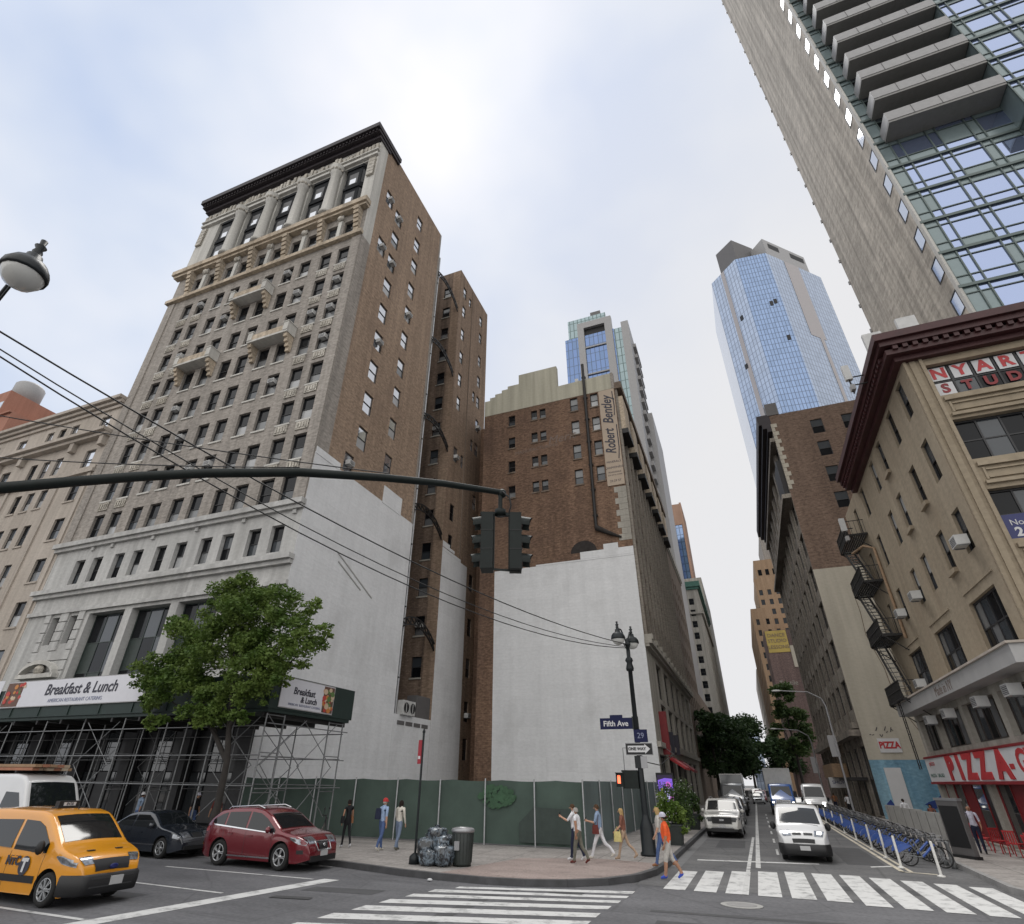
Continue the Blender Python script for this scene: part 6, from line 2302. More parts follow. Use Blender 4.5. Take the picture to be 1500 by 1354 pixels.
def big_tree(label, x, y, h, rw, seed, mat, n=6000, size=0.5, group=None):
    rs = random.Random(seed)
    cl = []
    for _ in range(26):
        a, u = rs.uniform(0, 2 * pi), rs.uniform(-0.8, 1)
        s = sqrt(max(0, 1 - u * u)) * rs.uniform(0.35, 1)
        cl.append((rw * 0.75 * s * cos(a), rw * 0.75 * s * sin(a), h * 0.6 + h * 0.33 * u, rw * rs.uniform(0.2, 0.42)))
    return tree(label, (x, y, 0.1), ([(0, 0, 0), (0.1, 0, h * 0.3), (0, 0, h * 0.7)], [0.3, 0.22, 0.08]), [([(0, 0, h * 0.3), (rw * 0.4, 0, h * 0.6)], [0.12, 0.03]), ([(0, 0, h * 0.35), (-rw * 0.4, 0.2, h * 0.65)], [0.12, 0.03])], cl, n, size, mat, seed, group)


big_tree('dark street tree, nearest of the left row beyond the loft building', -5.2, 96, 12.5, 4.0, 1, 'leaf_dark', 9000, 0.5, 'dark trees along the left pavement')
big_tree('dark street tree, second in the left row, fullest crown over the parked cars', -3.8, 112, 13.2, 5.2, 2, 'leaf_dark', 9000, 0.55, 'dark trees along the left pavement')
big_tree('dark street tree farthest along the left row, reaching to mid street', -0.6, 150, 15.5, 7.0, 3, 'leaf_dark', 10000, 0.65, 'dark trees along the left pavement')
big_tree('mid green tree on the right pavement under the painted advertisement', 7.0, 118, 19, 3.6, 4, 'leaf_mid', 8000, 0.5)
big_tree('dark low tree behind the box truck on the right side', 5.6, 150, 12, 5.0, 6, 'leaf_dark', 6000, 0.6)


def planter(label, x, y, s, seed, mat):
    t = thing('planter', label, 'planter', (x, y, 0.15), 0, 'planters on the left pavement')
    b = MB()
    b.add([Vector(p) for p in ((-0.33, -0.33, 0), (0.33, -0.33, 0), (0.33, 0.33, 0), (-0.33, 0.33, 0), (-0.42, -0.42, 0.8), (0.42, -0.42, 0.8), (0.42, 0.42, 0.8), (-0.42, 0.42, 0.8))], [(3, 2, 1, 0), (0, 1, 5, 4), (1, 2, 6, 5), (2, 3, 7, 6), (3, 0, 4, 7), (4, 5, 6, 7)], 'bin_plastic')
    b.box(-0.44, -0.44, 0.74, 0.44, 0.44, 0.8, 'bin_plastic')
    b.build('pot', t)
    rs = random.Random(seed)
    cl = [(rs.uniform(-0.45, 0.45) * s, rs.uniform(-0.4, 0.4) * s, 0.95 + rs.uniform(0, 1.0) * s, rs.uniform(0.22, 0.42) * s) for _ in range(12)]
    cl += [(0.5 * s, -0.3, 0.6, 0.25 * s), (-0.3, -0.45, 0.75, 0.25)]
    b = MB()
    leaves(b, cl, 2600, 0.13, mat, seed, 0.9)
    leaves(b, cl[:5], 160, 0.09, 'off_white', seed + 1, 0.9)
    b.build('plant', t)


planter('black planter with lime green shrub nearest the crosswalk, behind the orange shirt', -4.0, 31.5, 0.95, 31, 'leaf_lime')
planter('black planter with tall dark leaves in the middle of the three planters', -4.55, 38.5, 1.35, 32, 'leaf_mid')
planter('black planter with leaves beside the parked white car, farthest of the three', -4.1, 42.0, 0.9, 33, 'leaf_mid')
# ================================================================== vehicles
def carpaint(name, col, rough=0.28, coat=1.0, metal=0.0):
    return plain(name, col, rough, metal=metal, coat=coat, var=0.05, vs=1.5)


carpaint('taxi_yellow', (0.66, 0.27, 0.010))
carpaint('paint_red', (0.14, 0.006, 0.013), 0.25, metal=0.25)
carpaint('paint_navy', (0.016, 0.020, 0.028), 0.25)
carpaint('paint_white', (0.60, 0.60, 0.60), 0.35)
carpaint('paint_pearl', (0.52, 0.51, 0.48), 0.3)
carpaint('paint_silver', (0.33, 0.34, 0.35), 0.3, metal=0.5)
carpaint('paint_grey', (0.10, 0.105, 0.11), 0.3, metal=0.3)
carpaint('paint_black', (0.014, 0.014, 0.016), 0.25)
carpaint('truck_blue', (0.022, 0.10, 0.36), 0.3)
plain('tyre', (0.012, 0.012, 0.012), 0.85)
plain('alloy', (0.50, 0.51, 0.52), 0.3, metal=0.8)
plain('steel_cap', (0.38, 0.39, 0.40), 0.35, metal=0.7)
plain('trim_black', (0.012, 0.012, 0.013), 0.55)
plain('trim_grey', (0.035, 0.036, 0.038), 0.6)
plain('chrome', (0.65, 0.66, 0.68), 0.15, metal=1.0)
plain('headlamp', (0.22, 0.235, 0.26), 0.12, metal=0.6, coat=1.0, var=0.9, vs=9)
plain('lamp_lit', (1.0, 0.98, 0.92), 0.3, emit=2.2)
plain('lamp_amber', (0.6, 0.22, 0.02), 0.3)
plain('tail_lamp', (0.30, 0.01, 0.01), 0.2, coat=1.0)
plain('car_glass', (0.010, 0.012, 0.014), 0.04, spec=0.5, coat=0.15)
plain('plate', (0.42, 0.42, 0.42), 0.5)
plain('under', (0.008, 0.008, 0.008), 0.9)


def ipol(pts, x, smooth=True):
    if x <= pts[0][0]:
        return pts[0][1]
    for (a, b), (c, d) in zip(pts, pts[1:]):
        if x <= c:
            t = (x - a) / (c - a)
            return b + (d - b) * t
    return pts[-1][1]


def car(name, label, loc, rot, S, paint, group=None, cat='car'):
    """S: L W top[(x,z)] belt[(x,z)] clr wheels[x] wr tum plan(front k, rear k, radius) side[[(x,lo,hi)..]..] screen(x0,x1) rear(x0,x1) dark z"""
    t = thing(name, label, cat, loc, rot, group)
    L, Wd = S['L'], S['W']
    hl = L / 2
    R = S['wr'] + 0.07
    kf, kr, rc = S.get('plan', (0.2, 0.16, 0.5))
    tum, belt = S['tum'], S['belt']
    # smoothed roofline
    raw = S['top']

    def zt(x):
        return sum(ipol(raw, x + d) for d in (-0.06, -0.03, 0, 0.03, 0.06)) / 5 if abs(x) < hl - 0.08 else ipol(raw, x)

    def zb(x):
        z = S['clr'] + (0.10 * max(0, (abs(x) - hl + 0.35) / 0.35))
        for xw in S['wheels']:
            d = abs(x - xw)
            if d < R:
                z = max(z, S['wr'] + sqrt(R * R - d * d))
        return min(z, zt(x) - 0.05)

    def hw(x, z):
        w = Wd / 2
        for d, k in ((hl - x, kf), (x + hl, kr)):
            if d < rc:
                w -= Wd / 2 * k * (1 - d / rc) ** 2.3
        zbelt = ipol(belt, x)
        if z > zbelt:
            w -= (z - zbelt) * tum
        else:
            w -= 0.02 + 0.05 * ((z - zbelt * 0.72) / 0.5) ** 2 - 0.02
        top = zt(x)
        r = 0.085 if top > zbelt + 0.15 else 0.055
        if top - z < r:
            q = 1 - max(0, top - z) / r
            w -= r * (1 - sqrt(max(0, 1 - q * q)))
        return max(w, 0.1)

    xs = set()
    n = 64
    for i in range(n + 1):
        xs.add(round(-hl + L * i / n, 4))
    for xw in S['wheels']:
        for i in range(-8, 9):
            xs.add(round(xw + R * sin(i * pi / 16), 4))
    xs.update([-hl + 0.02, hl - 0.02, -hl + 0.05, hl - 0.05])
    xs = sorted(x for x in xs if -hl <= x <= hl)
    vv = [0, 0.12, 0.25, 0.38, 0.5, 0.62, 0.74, 0.84, 0.9, 0.945, 0.975, 0.99, 1.0]
    dark = S.get('dark', 0.0)

    def zz(x, v):
        a, b = zb(x), zt(x)
        return a + (b - a) * v

    def dz(x):
        return dark + (S.get('darkend', 0) * max(0, min(1, (x - hl + 0.75) / 0.35)) if S.get('darkend') else 0)
    b = MB()
    for sd in (1, -1):
        P = [[(x, sd * hw(x, zz(x, v)), zz(x, v)) for v in vv] for x in xs]
        if sd == 1:
            P = P[::-1]
        X = xs[::-1] if sd == 1 else xs
        b.grid(P, lambda i, j: 'trim_black' if dark and zz((X[i] + X[i + 1]) / 2, (vv[j] + vv[j + 1]) / 2) < dz((X[i] + X[i + 1]) / 2) else paint)
    ny = 8
    def cz(x, y):
        w = hw(x, zt(x))
        return zt(x) + 0.03 * (1 - (y / w) ** 2)
    P = []
    for x in xs:
        w = hw(x, zt(x))
        P.append([(x, w * (2 * j / ny - 1), zt(x) + 0.03 * (1 - (2 * j / ny - 1) ** 2)) for j in range(ny + 1)])
    b.grid([r[::-1] for r in P], paint)
    P = [[(x, hw(x, zb(x)) * (2 * j / 4 - 1), zb(x)) for j in range(5)] for x in xs]
    b.grid(P, 'under')
    for sx in (1, -1):
        x = sx * hl
        P = []
        for v in (0, 0.25, 0.5, 0.75, 0.9, 1):
            z = zz(x, v)
            w = hw(x, z)
            P.append([(x + sx * 0.03 * (1 - (2 * j / ny - 1) ** 2), w * (2 * j / ny - 1), z + (0.03 * (1 - (2 * j / ny - 1) ** 2) if v == 1 else 0)) for j in range(ny + 1)])
        if sx == -1:
            P = [r[::-1] for r in P]
        b.grid(P, lambda i, j: 'trim_black' if dark and zz(x, (0, 0.25, 0.5, 0.75, 0.9)[i] + 0.1) < dz(x) else paint)
    b.build('body', t)

    def side_patch(cols, mat, nm, off=0.008, both=True, parent=t):
        for sd in ((1, -1) if both else (both,)):
            m_ = MB()
            P = []
            c2 = []
            for (xa, la, ha), (xb, lb_, hb) in zip(cols, cols[1:]):
                k = max(1, int(abs(xb - xa) / 0.12))
                for i in range(k):
                    q = i / k
                    c2.append((xa + (xb - xa) * q, la + (lb_ - la) * q, ha + (hb - ha) * q))
            c2.append(cols[-1])
            for x, lo, hi in c2:
                P.append([(x, sd * (hw(x, lo + (hi - lo) * v) + off), lo + (hi - lo) * v) for v in (0, 0.34, 0.67, 1)])
            if sd == 1:
                P = P[::-1]
            m_.grid(P, mat)
            m_.build(nm, parent)

    def top_patch(x0, x1, f0, f1, mat, nm, off=0.008, both=False, parent=t, k=8):
        """patch on the bonnet/screen/roof strip; f = fraction of half width"""
        for sd in ((1, -1) if both else (1,)):
            m_ = MB()
            P = []
            for i in range(k + 1):
                x = x0 + (x1 - x0) * i / k
                w = hw(x, zt(x))
                dx = 0.02
                sl_ = (zt(min(hl, x + dx)) - zt(max(-hl, x - dx))) / (2 * dx)
                nn = Vector((-sl_, 0, 1)).normalized() * off
                P.append([(x + nn.x, sd * w * (f0 + (f1 - f0) * j / 6), zt(x) + 0.03 * (1 - (f0 + (f1 - f0) * j / 6) ** 2) + nn.z) for j in range(7)])
            if (sd == 1) == (x1 > x0):
                P = [r[::-1] for r in P]
            m_.grid(P, mat)
            m_.build(nm, parent)

    def front_box(y0, y1, z0, z1, d, mat, nm, sx=1, bul=0.0):
        m_ = MB()
        x = sx * (hl + 0.02)
        m_.box(x - 0.1, y0, z0, x + d, y1, z1, mat)
        return m_.build(nm, t)

    for cols in S['side']:
        side_patch(cols, 'car_glass', 'side_window')
    for x0, x1 in (S['screen'],):
        top_patch(x0, x1, -0.93, 0.93, 'car_glass', 'windscreen', k=14)
    if S.get('rear'):
        top_patch(S['rear'][0], S['rear'][1], -0.86, 0.86, 'car_glass', 'rear_window', k=10)
    for x in S.get('seams', []):
        side_patch([(x, S['clr'] + 0.12, ipol(belt, x) - 0.03), (x + 0.012, S['clr'] + 0.12, ipol(belt, x) - 0.03)], 'trim_black', 'door_seam', 0.003)
    for x in S.get('handles', []):
        for sd in (1, -1):
            m_ = MB()
            z = ipol(belt, x) - 0.14
            m_.box(x - 0.1, sd * hw(x, z) - 0.02, z - 0.015, x + 0.1, sd * (hw(x, z) + 0.035) , z + 0.015, S.get('hmat', paint))
            m_.build('door_handle', t)
    for fn in S.get('extra', []):
        fn(t, locals())
    # mirrors
    xm = S['mirror']
    for sd in (1, -1):
        m_ = MB()
        z = ipol(belt, xm) + 0.1
        m_.ball((xm, sd * (hw(xm, z) + 0.12), z), 0.13, S.get('mmat', paint), 8, 6, (0.55, 0.85, S.get('mh', 0.75)))
        m_.bar((xm, sd * hw(xm, z), z - 0.04), (xm, sd * (hw(xm, z) + 0.1), z - 0.02), 0.05, 'trim_black')
        m_.build('wing_mirror', t)
    # wheels
    for xw in S['wheels']:
        for sd in (1, -1):
            r = S['wr']
            wo = Wd / 2 - 0.03
            T = Matrix.Translation((xw, sd * wo, r)) @ Matrix.Rotation(-sd * pi / 2, 4, 'X')
            m_ = MB()
            m_.lathe([(r * 0.62, -0.2), (r * 0.93, -0.2), (r, -0.16), (r, -0.04), (r * 0.93, 0.0), (r * 0.66, 0.0), (r * 0.62, -0.02)], 24, 'tyre', T)
            o = m_.build('wheel', t)
            m_ = MB()
            m_.lathe([(r * 0.66, 0.0), (r * 0.62, -0.012), (r * 0.6, -0.06), (0, -0.07)], 24, 'trim_black', T)
            m_.lathe([(r * 0.665, 0.002), (r * 0.66, 0.008), (r * 0.6, 0.002), (r * 0.6, -0.03)], 24, S.get('rim', 'alloy'), T)
            m_.lathe([(0.0, 0.0), (r * 0.14, 0.0), (r * 0.2, -0.03)], 12, S.get('rim', 'alloy'), T)
            ns = S.get('spokes', 5)
            for k in range(ns):
                a = 2 * pi * k / ns
                for da in (-0.13, 0.13):
                    p0 = T @ Vector((r * 0.12 * cos(a), r * 0.12 * sin(a), -0.01))
                    p1 = T @ Vector((r * 0.62 * cos(a + da), r * 0.62 * sin(a + da), -0.008))
                    m_.bar(p0, p1, r * 0.11, S.get('rim', 'alloy'), 0.03)
            m_.build('rim', o)
    return t, hw, zt, side_patch, top_patch, front_box


def bumper(t, S, z0, z1, d, mat, nm='bumper', lip=0.03, reach=0.44):
    """wrap-round bumper following the plan curve of the nose"""
    hl, W2 = S['L'] / 2, S['W'] / 2
    kf, _, rc = S['plan']
    half = [(hl + 0.02, (1 - kf) * W2 * q / 6) for q in range(7)]
    half += [(hl - reach * q / 8, W2 * (1 - kf * (1 - reach * q / 8 / rc) ** 2.3)) for q in range(1, 9)]
    pth = [(x, -y) for x, y in half[:0:-1]] + half
    b = MB()
    P = []
    for v, k in ((0, -0.06), (0.08, 0), (0.5, lip), (0.9, lip * 0.5), (1.0, -0.05)):
        row = []
        for x, y in pth:
            n = Vector((max(0, 1 - (hl - x) * 3), y / W2 * min(1, (hl + 0.02 - x) * 4 + 0.1), 0)).normalized()
            row.append((x + n.x * (d + k), y + n.y * (d + k) * 0.5, z0 + (z1 - z0) * v))
        P.append(row)
    b.grid(P, mat)
    return b.build(nm, t)


# ---------------------------------------------------------------- yellow taxi van
S_van = dict(L=4.82, W=1.84, clr=0.2, wheels=[-1.55, 1.52], wr=0.33, tum=0.13, mmat='trim_black', mh=1.1,
             top=[(-2.41, 1.15), (-2.37, 1.72), (-2.25, 1.80), (-1.0, 1.85), (0.4, 1.83), (0.75, 1.76), (1.0, 1.60), (1.55, 1.17), (1.72, 1.10), (2.1, 0.98), (2.28, 0.86), (2.38, 0.72), (2.41, 0.6)],
             belt=[(-2.4, 1.10), (0.9, 1.02), (1.5, 1.0), (2.4, 0.8)], plan=(0.24, 0.06, 0.6), dark=0.0,
             side=[[(-2.1, 1.12, 1.55), (-1.25, 1.12, 1.60)], [(-1.15, 1.10, 1.62), (-0.1, 1.06, 1.64)], [(0.0, 1.04, 1.64), (0.5, 1.02, 1.62), (0.78, 1.0, 1.52), (1.22, 1.0, 1.18)]],
             screen=(1.50, 0.82), rear=None, seams=[-1.2, -0.05, 1.18], handles=[-0.85, 0.2], mirror=1.1, spokes=7, rim='steel_cap')
taxi, hw, ztf, sp_, tp_, fb_ = car('taxi', 'yellow taxi van with a black bumper in the lower left corner', (-17.25, 11.7, 0), radians(1), S_van, 'taxi_yellow', cat='taxi')
tp_(2.17, 2.33, 0.62, 0.985, 'headlamp', 'headlight', both=True, off=0.012)
sp_([(1.62, 0.94, 0.97), (1.85, 0.83, 0.97), (2.25, 0.76, 0.88)], 'headlamp', 'headlight', 0.012)
tp_(2.27, 2.40, -0.66, 0.66, 'trim_black', 'grille', off=0.014)
m_ = MB()
m_.ball((2.44, 0, 0.74), 0.09, 'blue_sign', 10, 6, (0.2, 1.3, 0.6))
m_.build('badge', taxi)
bumper(taxi, S_van, 0.22, 0.62, 0.05, 'trim_black')
m_ = MB()
for z in (0.36, 0.44, 0.52):
    m_.box(2.44, -0.55, z, 2.505, 0.55, z + 0.025, 'trim_grey')
m_.build('lower_grille', taxi)
sp_([(-1.1, 0.42, 0.56), (1.08, 0.42, 0.56)], 'trim_black', 'side_moulding', 0.012)
fb_(-0.05, 0.27, 0.38, 0.55, 0.10, 'plate', 'number_plate')
m_ = MB()
m_.box(-0.05, -0.32, 1.86, 0.2, 0.32, 1.89, 'trim_black')
m_.box(0.0, -0.28, 1.88, 0.15, 0.28, 2.02, 'trim_black')
m_.box(0.15, -0.16, 1.91, 0.158, 0.16, 1.99, 'off_white')
m_.build('roof_sign', taxi)
letter('8V20', 0.09, 'ink', taxi, (0.163, 0, 1.95), face=pi / 2)
m_ = MB()
m_.bar((0.55, 0, 1.84), (0.5, 0, 1.98), 0.02, 'trim_black')
m_.build('aerial', taxi)
letter('T', 0.34, 'off_white', taxi, (0.62, -0.945, 0.74), bold=0.02)
m_ = MB()
m_.lathe([(0, 0), (0.19, 0)], 16, 'ink', Matrix.Translation((0.62, -0.938, 0.74)) @ Matrix.Rotation(pi / 2, 4, 'X'))
m_.build('door_roundel', taxi)
letter('NYC', 0.24, 'ink', taxi, (0.18, -0.94, 0.82), bold=0.012)
letter('TAXI', 0.16, 'ink', taxi, (-0.5, -0.945, 0.80), bold=0.01)
m_ = MB()
m_.bar((1.63, 0.55, 1.14), (1.50, 0.1, 1.20), 0.02, 'trim_black')
m_.bar((1.63, -0.25, 1.14), (1.50, -0.7, 1.20), 0.02, 'trim_black')
m_.build('wiper', taxi)
for y in (-0.38, 0.35):
    m_ = MB()
    m_.box(1.95, y - 0.09, 1.045, 2.02, y + 0.09, 1.06, 'trim_grey')
    m_.build('washer_nozzle', taxi)

# ---------------------------------------------------------------- red SUV
S_suv = dict(L=4.78, W=1.88, clr=0.22, wheels=[-1.42, 1.34], wr=0.37, tum=0.26,
             top=[(-2.39, 0.85), (-2.36, 1.08), (-2.2, 1.30), (-1.75, 1.58), (-1.2, 1.67), (-0.3, 1.70), (0.2, 1.64), (0.55, 1.50), (1.22, 1.08), (1.4, 1.04), (1.9, 0.97), (2.2, 0.84), (2.33, 0.70), (2.39, 0.52)],
             belt=[(-2.4, 1.12), (-1.4, 1.10), (1.1, 0.98), (2.4, 0.78)], plan=(0.30, 0.2, 0.7), dark=0.0,
             side=[[(-1.98, 1.22, 1.30), (-1.62, 1.14, 1.47), (-1.38, 1.12, 1.53)], [(-1.30, 1.11, 1.54), (-0.35, 1.07, 1.58)], [(-0.26, 1.06, 1.58), (0.15, 1.05, 1.54), (0.5, 1.03, 1.40), (1.0, 1.01, 1.10)]],
             screen=(1.16, 0.5), rear=(-2.2, -1.8), seams=[-1.34, -0.3, 0.92], handles=[-1.0, -0.05], mirror=0.78, spokes=5)
suv, hw, ztf, sp_, tp_, fb_ = car('suv', 'dark red SUV with silver wheels parked at the avenue kerb', (-16.3, 18.75, 0), radians(-2.5), S_suv, 'paint_red')
tp_(2.05, 2.30, 0.42, 0.93, 'headlamp', 'headlight', both=True, off=0.012)
sp_([(1.72, 0.86, 0.92), (2.05, 0.74, 0.90), (2.28, 0.70, 0.80)], 'headlamp', 'headlight', 0.012)
tp_(2.26, 2.385, -0.34, 0.34, 'trim_black', 'grille', off=0.016)
m_ = MB()
m_.tube([(2.28, -0.36, 0.80), (2.28, 0.36, 0.80), (2.43, 0.32, 0.56), (2.43, -0.32, 0.56), (2.28, -0.36, 0.80)], 0.022, 6, 'chrome')
m_.ball((2.40, 0, 0.70), 0.06, 'chrome', 8, 6, (0.4, 1.2, 0.8))
m_.build('grille_surround', suv)
m_ = MB()
m_.box(2.3, -0.62, 0.26, 2.43, 0.62, 0.42, 'trim_black')
m_.build('lower_intake', suv)
fb_(-0.17, 0.17, 0.40, 0.55, 0.035, 'plate', 'number_plate')
sp_([(-1.9, 1.15, 1.19), (1.0, 0.99, 1.015)], 'chrome', 'window_trim', 0.012)
sp_([(-1.02, 0.30, 0.34), (0.92, 0.30, 0.34)], 'chrome', 'sill_trim', 0.012)
sp_([(2.02, 0.48, 0.58), (2.22, 0.47, 0.58)], 'trim_black', 'fog_lamp', 0.01)
sp_([(-2.33, 0.92, 1.10), (-2.08, 0.98, 1.12)], 'tail_lamp', 'tail_light', 0.01)
for sd in (1, -1):
    m_ = MB()
    m_.tube([(-1.7, sd * 0.62, 1.56), (-1.5, sd * 0.63, 1.69), (-0.2, sd * 0.64, 1.76), (0.1, sd * 0.64, 1.68)], 0.022, 6, 'chrome')
    m_.build('roof_rail', suv)

# ---------------------------------------------------------------- dark saloon
S_sed = dict(L=4.45, W=1.74, clr=0.19, wheels=[-1.3, 1.32], wr=0.32, tum=0.33,
             top=[(-2.22, 0.72), (-2.18, 0.88), (-2.05, 0.95), (-1.65, 0.98), (-1.45, 1.03), (-0.85, 1.36), (-0.5, 1.42), (0.15, 1.43), (0.45, 1.36), (1.05, 0.98), (1.25, 0.93), (1.8, 0.84), (2.08, 0.72), (2.18, 0.6), (2.22, 0.5)],
             belt=[(-2.3, 0.94), (1.0, 0.90), (2.3, 0.74)], plan=(0.24, 0.18, 0.55),
             side=[[(-1.25, 0.99, 1.08), (-0.85, 0.96, 1.26), (-0.45, 0.95, 1.32)], [(-0.37, 0.95, 1.32), (0.25, 0.94, 1.32), (0.85, 0.93, 1.02)]],
             screen=(1.02, 0.46), rear=(-1.42, -0.9), seams=[-0.42, 0.72], handles=[-0.6, 0.1], mirror=0.72, spokes=6)
sed, hw, ztf, sp_, tp_, fb_ = car('sedan', 'dark blue saloon parked between the taxi and the red SUV', (-22.3, 19.15, 0), radians(-1), S_sed, 'paint_navy')
tp_(1.92, 2.16, 0.45, 0.95, 'headlamp', 'headlight', both=True, off=0.012)
sp_([(1.85, 0.64, 0.78), (2.1, 0.60, 0.70)], 'headlamp', 'headlight', 0.012)
tp_(2.02, 2.17, -0.34, 0.34, 'trim_black', 'grille', off=0.014)
sp_([(-1.8, 0.40, 0.44), (1.0, 0.40, 0.44)], 'chrome', 'side_moulding', 0.012)
fb_(-0.6, 0.6, 0.28, 0.40, 0.03, 'trim_black', 'lower_intake')
fb_(0.28, 0.56, 0.42, 0.50, 0.03, 'lamp_amber', 'number_plate')

# ---------------------------------------------------------------- white high-roof van with timber on the roof
S_spr = dict(L=5.9, W=2.0, clr=0.22, wheels=[-1.75, 1.95], wr=0.34, tum=0.10, mmat='trim_black', mh=1.5,
             top=[(-2.95, 2.3), (-2.9, 2.55), (-2.7, 2.62), (0.8, 2.64), (1.3, 2.58), (1.6, 2.40), (2.15, 1.55), (2.3, 1.36), (2.7, 1.18), (2.88, 1.0), (2.95, 0.7)],
             belt=[(-3, 1.4), (1.9, 1.3), (3, 1.0)], plan=(0.22, 0.05, 0.6), dark=0.0,
             side=[[(0.75, 1.38, 2.1), (1.45, 1.34, 2.08), (1.95, 1.32, 1.52)]],
             screen=(2.16, 1.62), rear=None, seams=[0.68, 1.9, -0.6], handles=[0.9], mirror=1.95, spokes=6, rim='steel_cap')
spr, hw, ztf, sp_, tp_, fb_ = car('van', 'white high-roofed van with timber on its roof behind the taxi', (-25.1, 15.2, 0), 0, S_spr, 'paint_white', cat='van')
tp_(2.72, 2.92, 0.55, 0.95, 'headlamp', 'headlight', both=True, off=0.012)
tp_(2.74, 2.94, -0.5, 0.5, 'trim_black', 'grille', off=0.012)
fb_(-0.8, 0.8, 0.3, 0.6, 0.03, 'trim_grey', 'bumper')
rs = random.Random(12)
rk = MB()
for x in (-2.2, -0.8, 0.6):
    rk.box(x - 0.04, -0.8, 2.66, x + 0.04, 0.8, 2.74, 'trim_black')
rk.build('roof_rack', spr)
plain('timber', (0.30, 0.19, 0.11), 0.8, var=0.2)
plain('timber_pale', (0.42, 0.34, 0.25), 0.8, var=0.2)
plain('timber_red', (0.34, 0.15, 0.09), 0.8, var=0.2)
b = MB()
for i in range(12):
    y, z = -0.78 + (i % 6) * 0.26, 2.74 + (i // 6) * 0.105
    b.box(-2.5 + rs.uniform(-0.2, 0.2), y, z, 1.4 + rs.uniform(-0.4, 0.25), y + 0.235, z + 0.09, rs.choice(['timber', 'timber_pale', 'timber_red']))
tag(b.build('timber_stack', None, (-25.1, 15.2, 0)), 'brown timber planks stacked on the roof of the white van', 'timber')

# ---------------------------------------------------------------- white compact van driving towards the crossing
S_v2 = dict(S_van)
S_v2['seams'] = [-0.05, 1.18]
S_v2['side'] = [[(0.0, 1.04, 1.64), (0.5, 1.02, 1.62), (0.78, 1.0, 1.52), (1.22, 1.0, 1.18)]]
v2, hw, ztf, sp_, tp_, fb_ = car('van', 'white compact van with lit headlamps driving up to the crosswalk', (1.32, 31.0, 0), radians(-91.5), S_v2, 'paint_white', cat='van')
tp_(2.05, 2.30, 0.55, 0.97, 'headlamp', 'headlight', both=True, off=0.012)
tp_(2.10, 2.24, 0.68, 0.88, 'lamp_lit', 'lit_headlight', both=True, off=0.02)
tp_(2.20, 2.28, 0.06, 0.48, 'trim_black', 'grille', both=True, off=0.014)
tp_(2.37, 2.41, -0.6, 0.6, 'trim_black', 'lower_grille', off=0.014)
bumper(v2, S_v2, 0.22, 0.60, 0.05, 'trim_black')
fb_(-0.18, 0.18, 0.40, 0.54, 0.10, 'plate', 'number_plate')
m_ = MB()
m_.bar((1.60, 0.65, 1.16), (1.45, -0.1, 1.26), 0.02, 'trim_black')
m_.build('wiper', v2)

# ---------------------------------------------------------------- white SUV parked on the left and the row behind it
S_s2 = dict(L=5.0, W=1.97, clr=0.22, wheels=[-1.45, 1.45], wr=0.38, tum=0.20,
            top=[(-2.5, 0.95), (-2.46, 1.5), (-2.3, 1.72), (-1.6, 1.79), (0.1, 1.80), (0.5, 1.70), (1.15, 1.22), (1.3, 1.16), (2.2, 1.07), (2.4, 0.95), (2.47, 0.75), (2.5, 0.55)],
            belt=[(-2.5, 1.16), (1.2, 1.12), (2.5, 0.95)], plan=(0.2, 0.1, 0.5), dark=0.42,
            side=[[(-2.1, 1.22, 1.52), (-1.3, 1.18, 1.62)], [(-1.2, 1.18, 1.63), (-0.25, 1.16, 1.65)], [(-0.15, 1.16, 1.65), (0.3, 1.15, 1.6), (0.95, 1.14, 1.24)]],
            screen=(1.12, 0.5), rear=None, seams=[-1.25, -0.2, 0.95], handles=[-0.9, 0.1], mirror=0.85, spokes=6)
s2, hw, ztf, sp_, tp_, fb_ = car('suv', 'white SUV parked first in the row at the left kerb', (-2.2, 41.0, 0), radians(-91), S_s2, 'paint_pearl')
tp_(2.38, 2.47, 0.5, 0.97, 'trim_grey', 'headlight', both=True, off=0.012)
sp_([(2.2, 0.88, 0.98), (2.45, 0.80, 0.92)], 'headlamp', 'headlight', 0.012)
fb_(-0.52, 0.52, 0.68, 0.98, 0.03, 'trim_black', 'grille')
fb_(-0.6, 0.6, 0.30, 0.46, 0.05, 'trim_black', 'bumper')
m_ = MB()
m_.box(2.56, -0.12, 0.80, 2.575, 0.12, 0.88, 'chrome')
m_.box(2.56, -0.55, 0.48, 2.585, 0.55, 0.52, 'chrome')
m_.box(2.55, -0.17, 0.52, 2.58, 0.17, 0.64, 'plate')
m_.build('badge', s2)
for sd in (1, -1):
    m_ = MB()
    m_.tube([(-2.0, sd * 0.68, 1.80), (-1.8, sd * 0.69, 1.87), (-0.1, sd * 0.69, 1.88), (0.1, sd * 0.69, 1.8)], 0.02, 6, 'chrome')
    m_.build('roof_rail', s2)


def simple_front(t, sp_, tp_, fb_, S, x):
    tp_(x - 0.28, x - 0.06, 0.5, 0.95, 'headlamp', 'headlight', both=True, off=0.012)
    fb_(-0.45, 0.45, 0.5, 0.72, 0.0, 'trim_black', 'grille')
    fb_(-0.16, 0.16, 0.42, 0.54, 0.04, 'plate', 'number_plate')


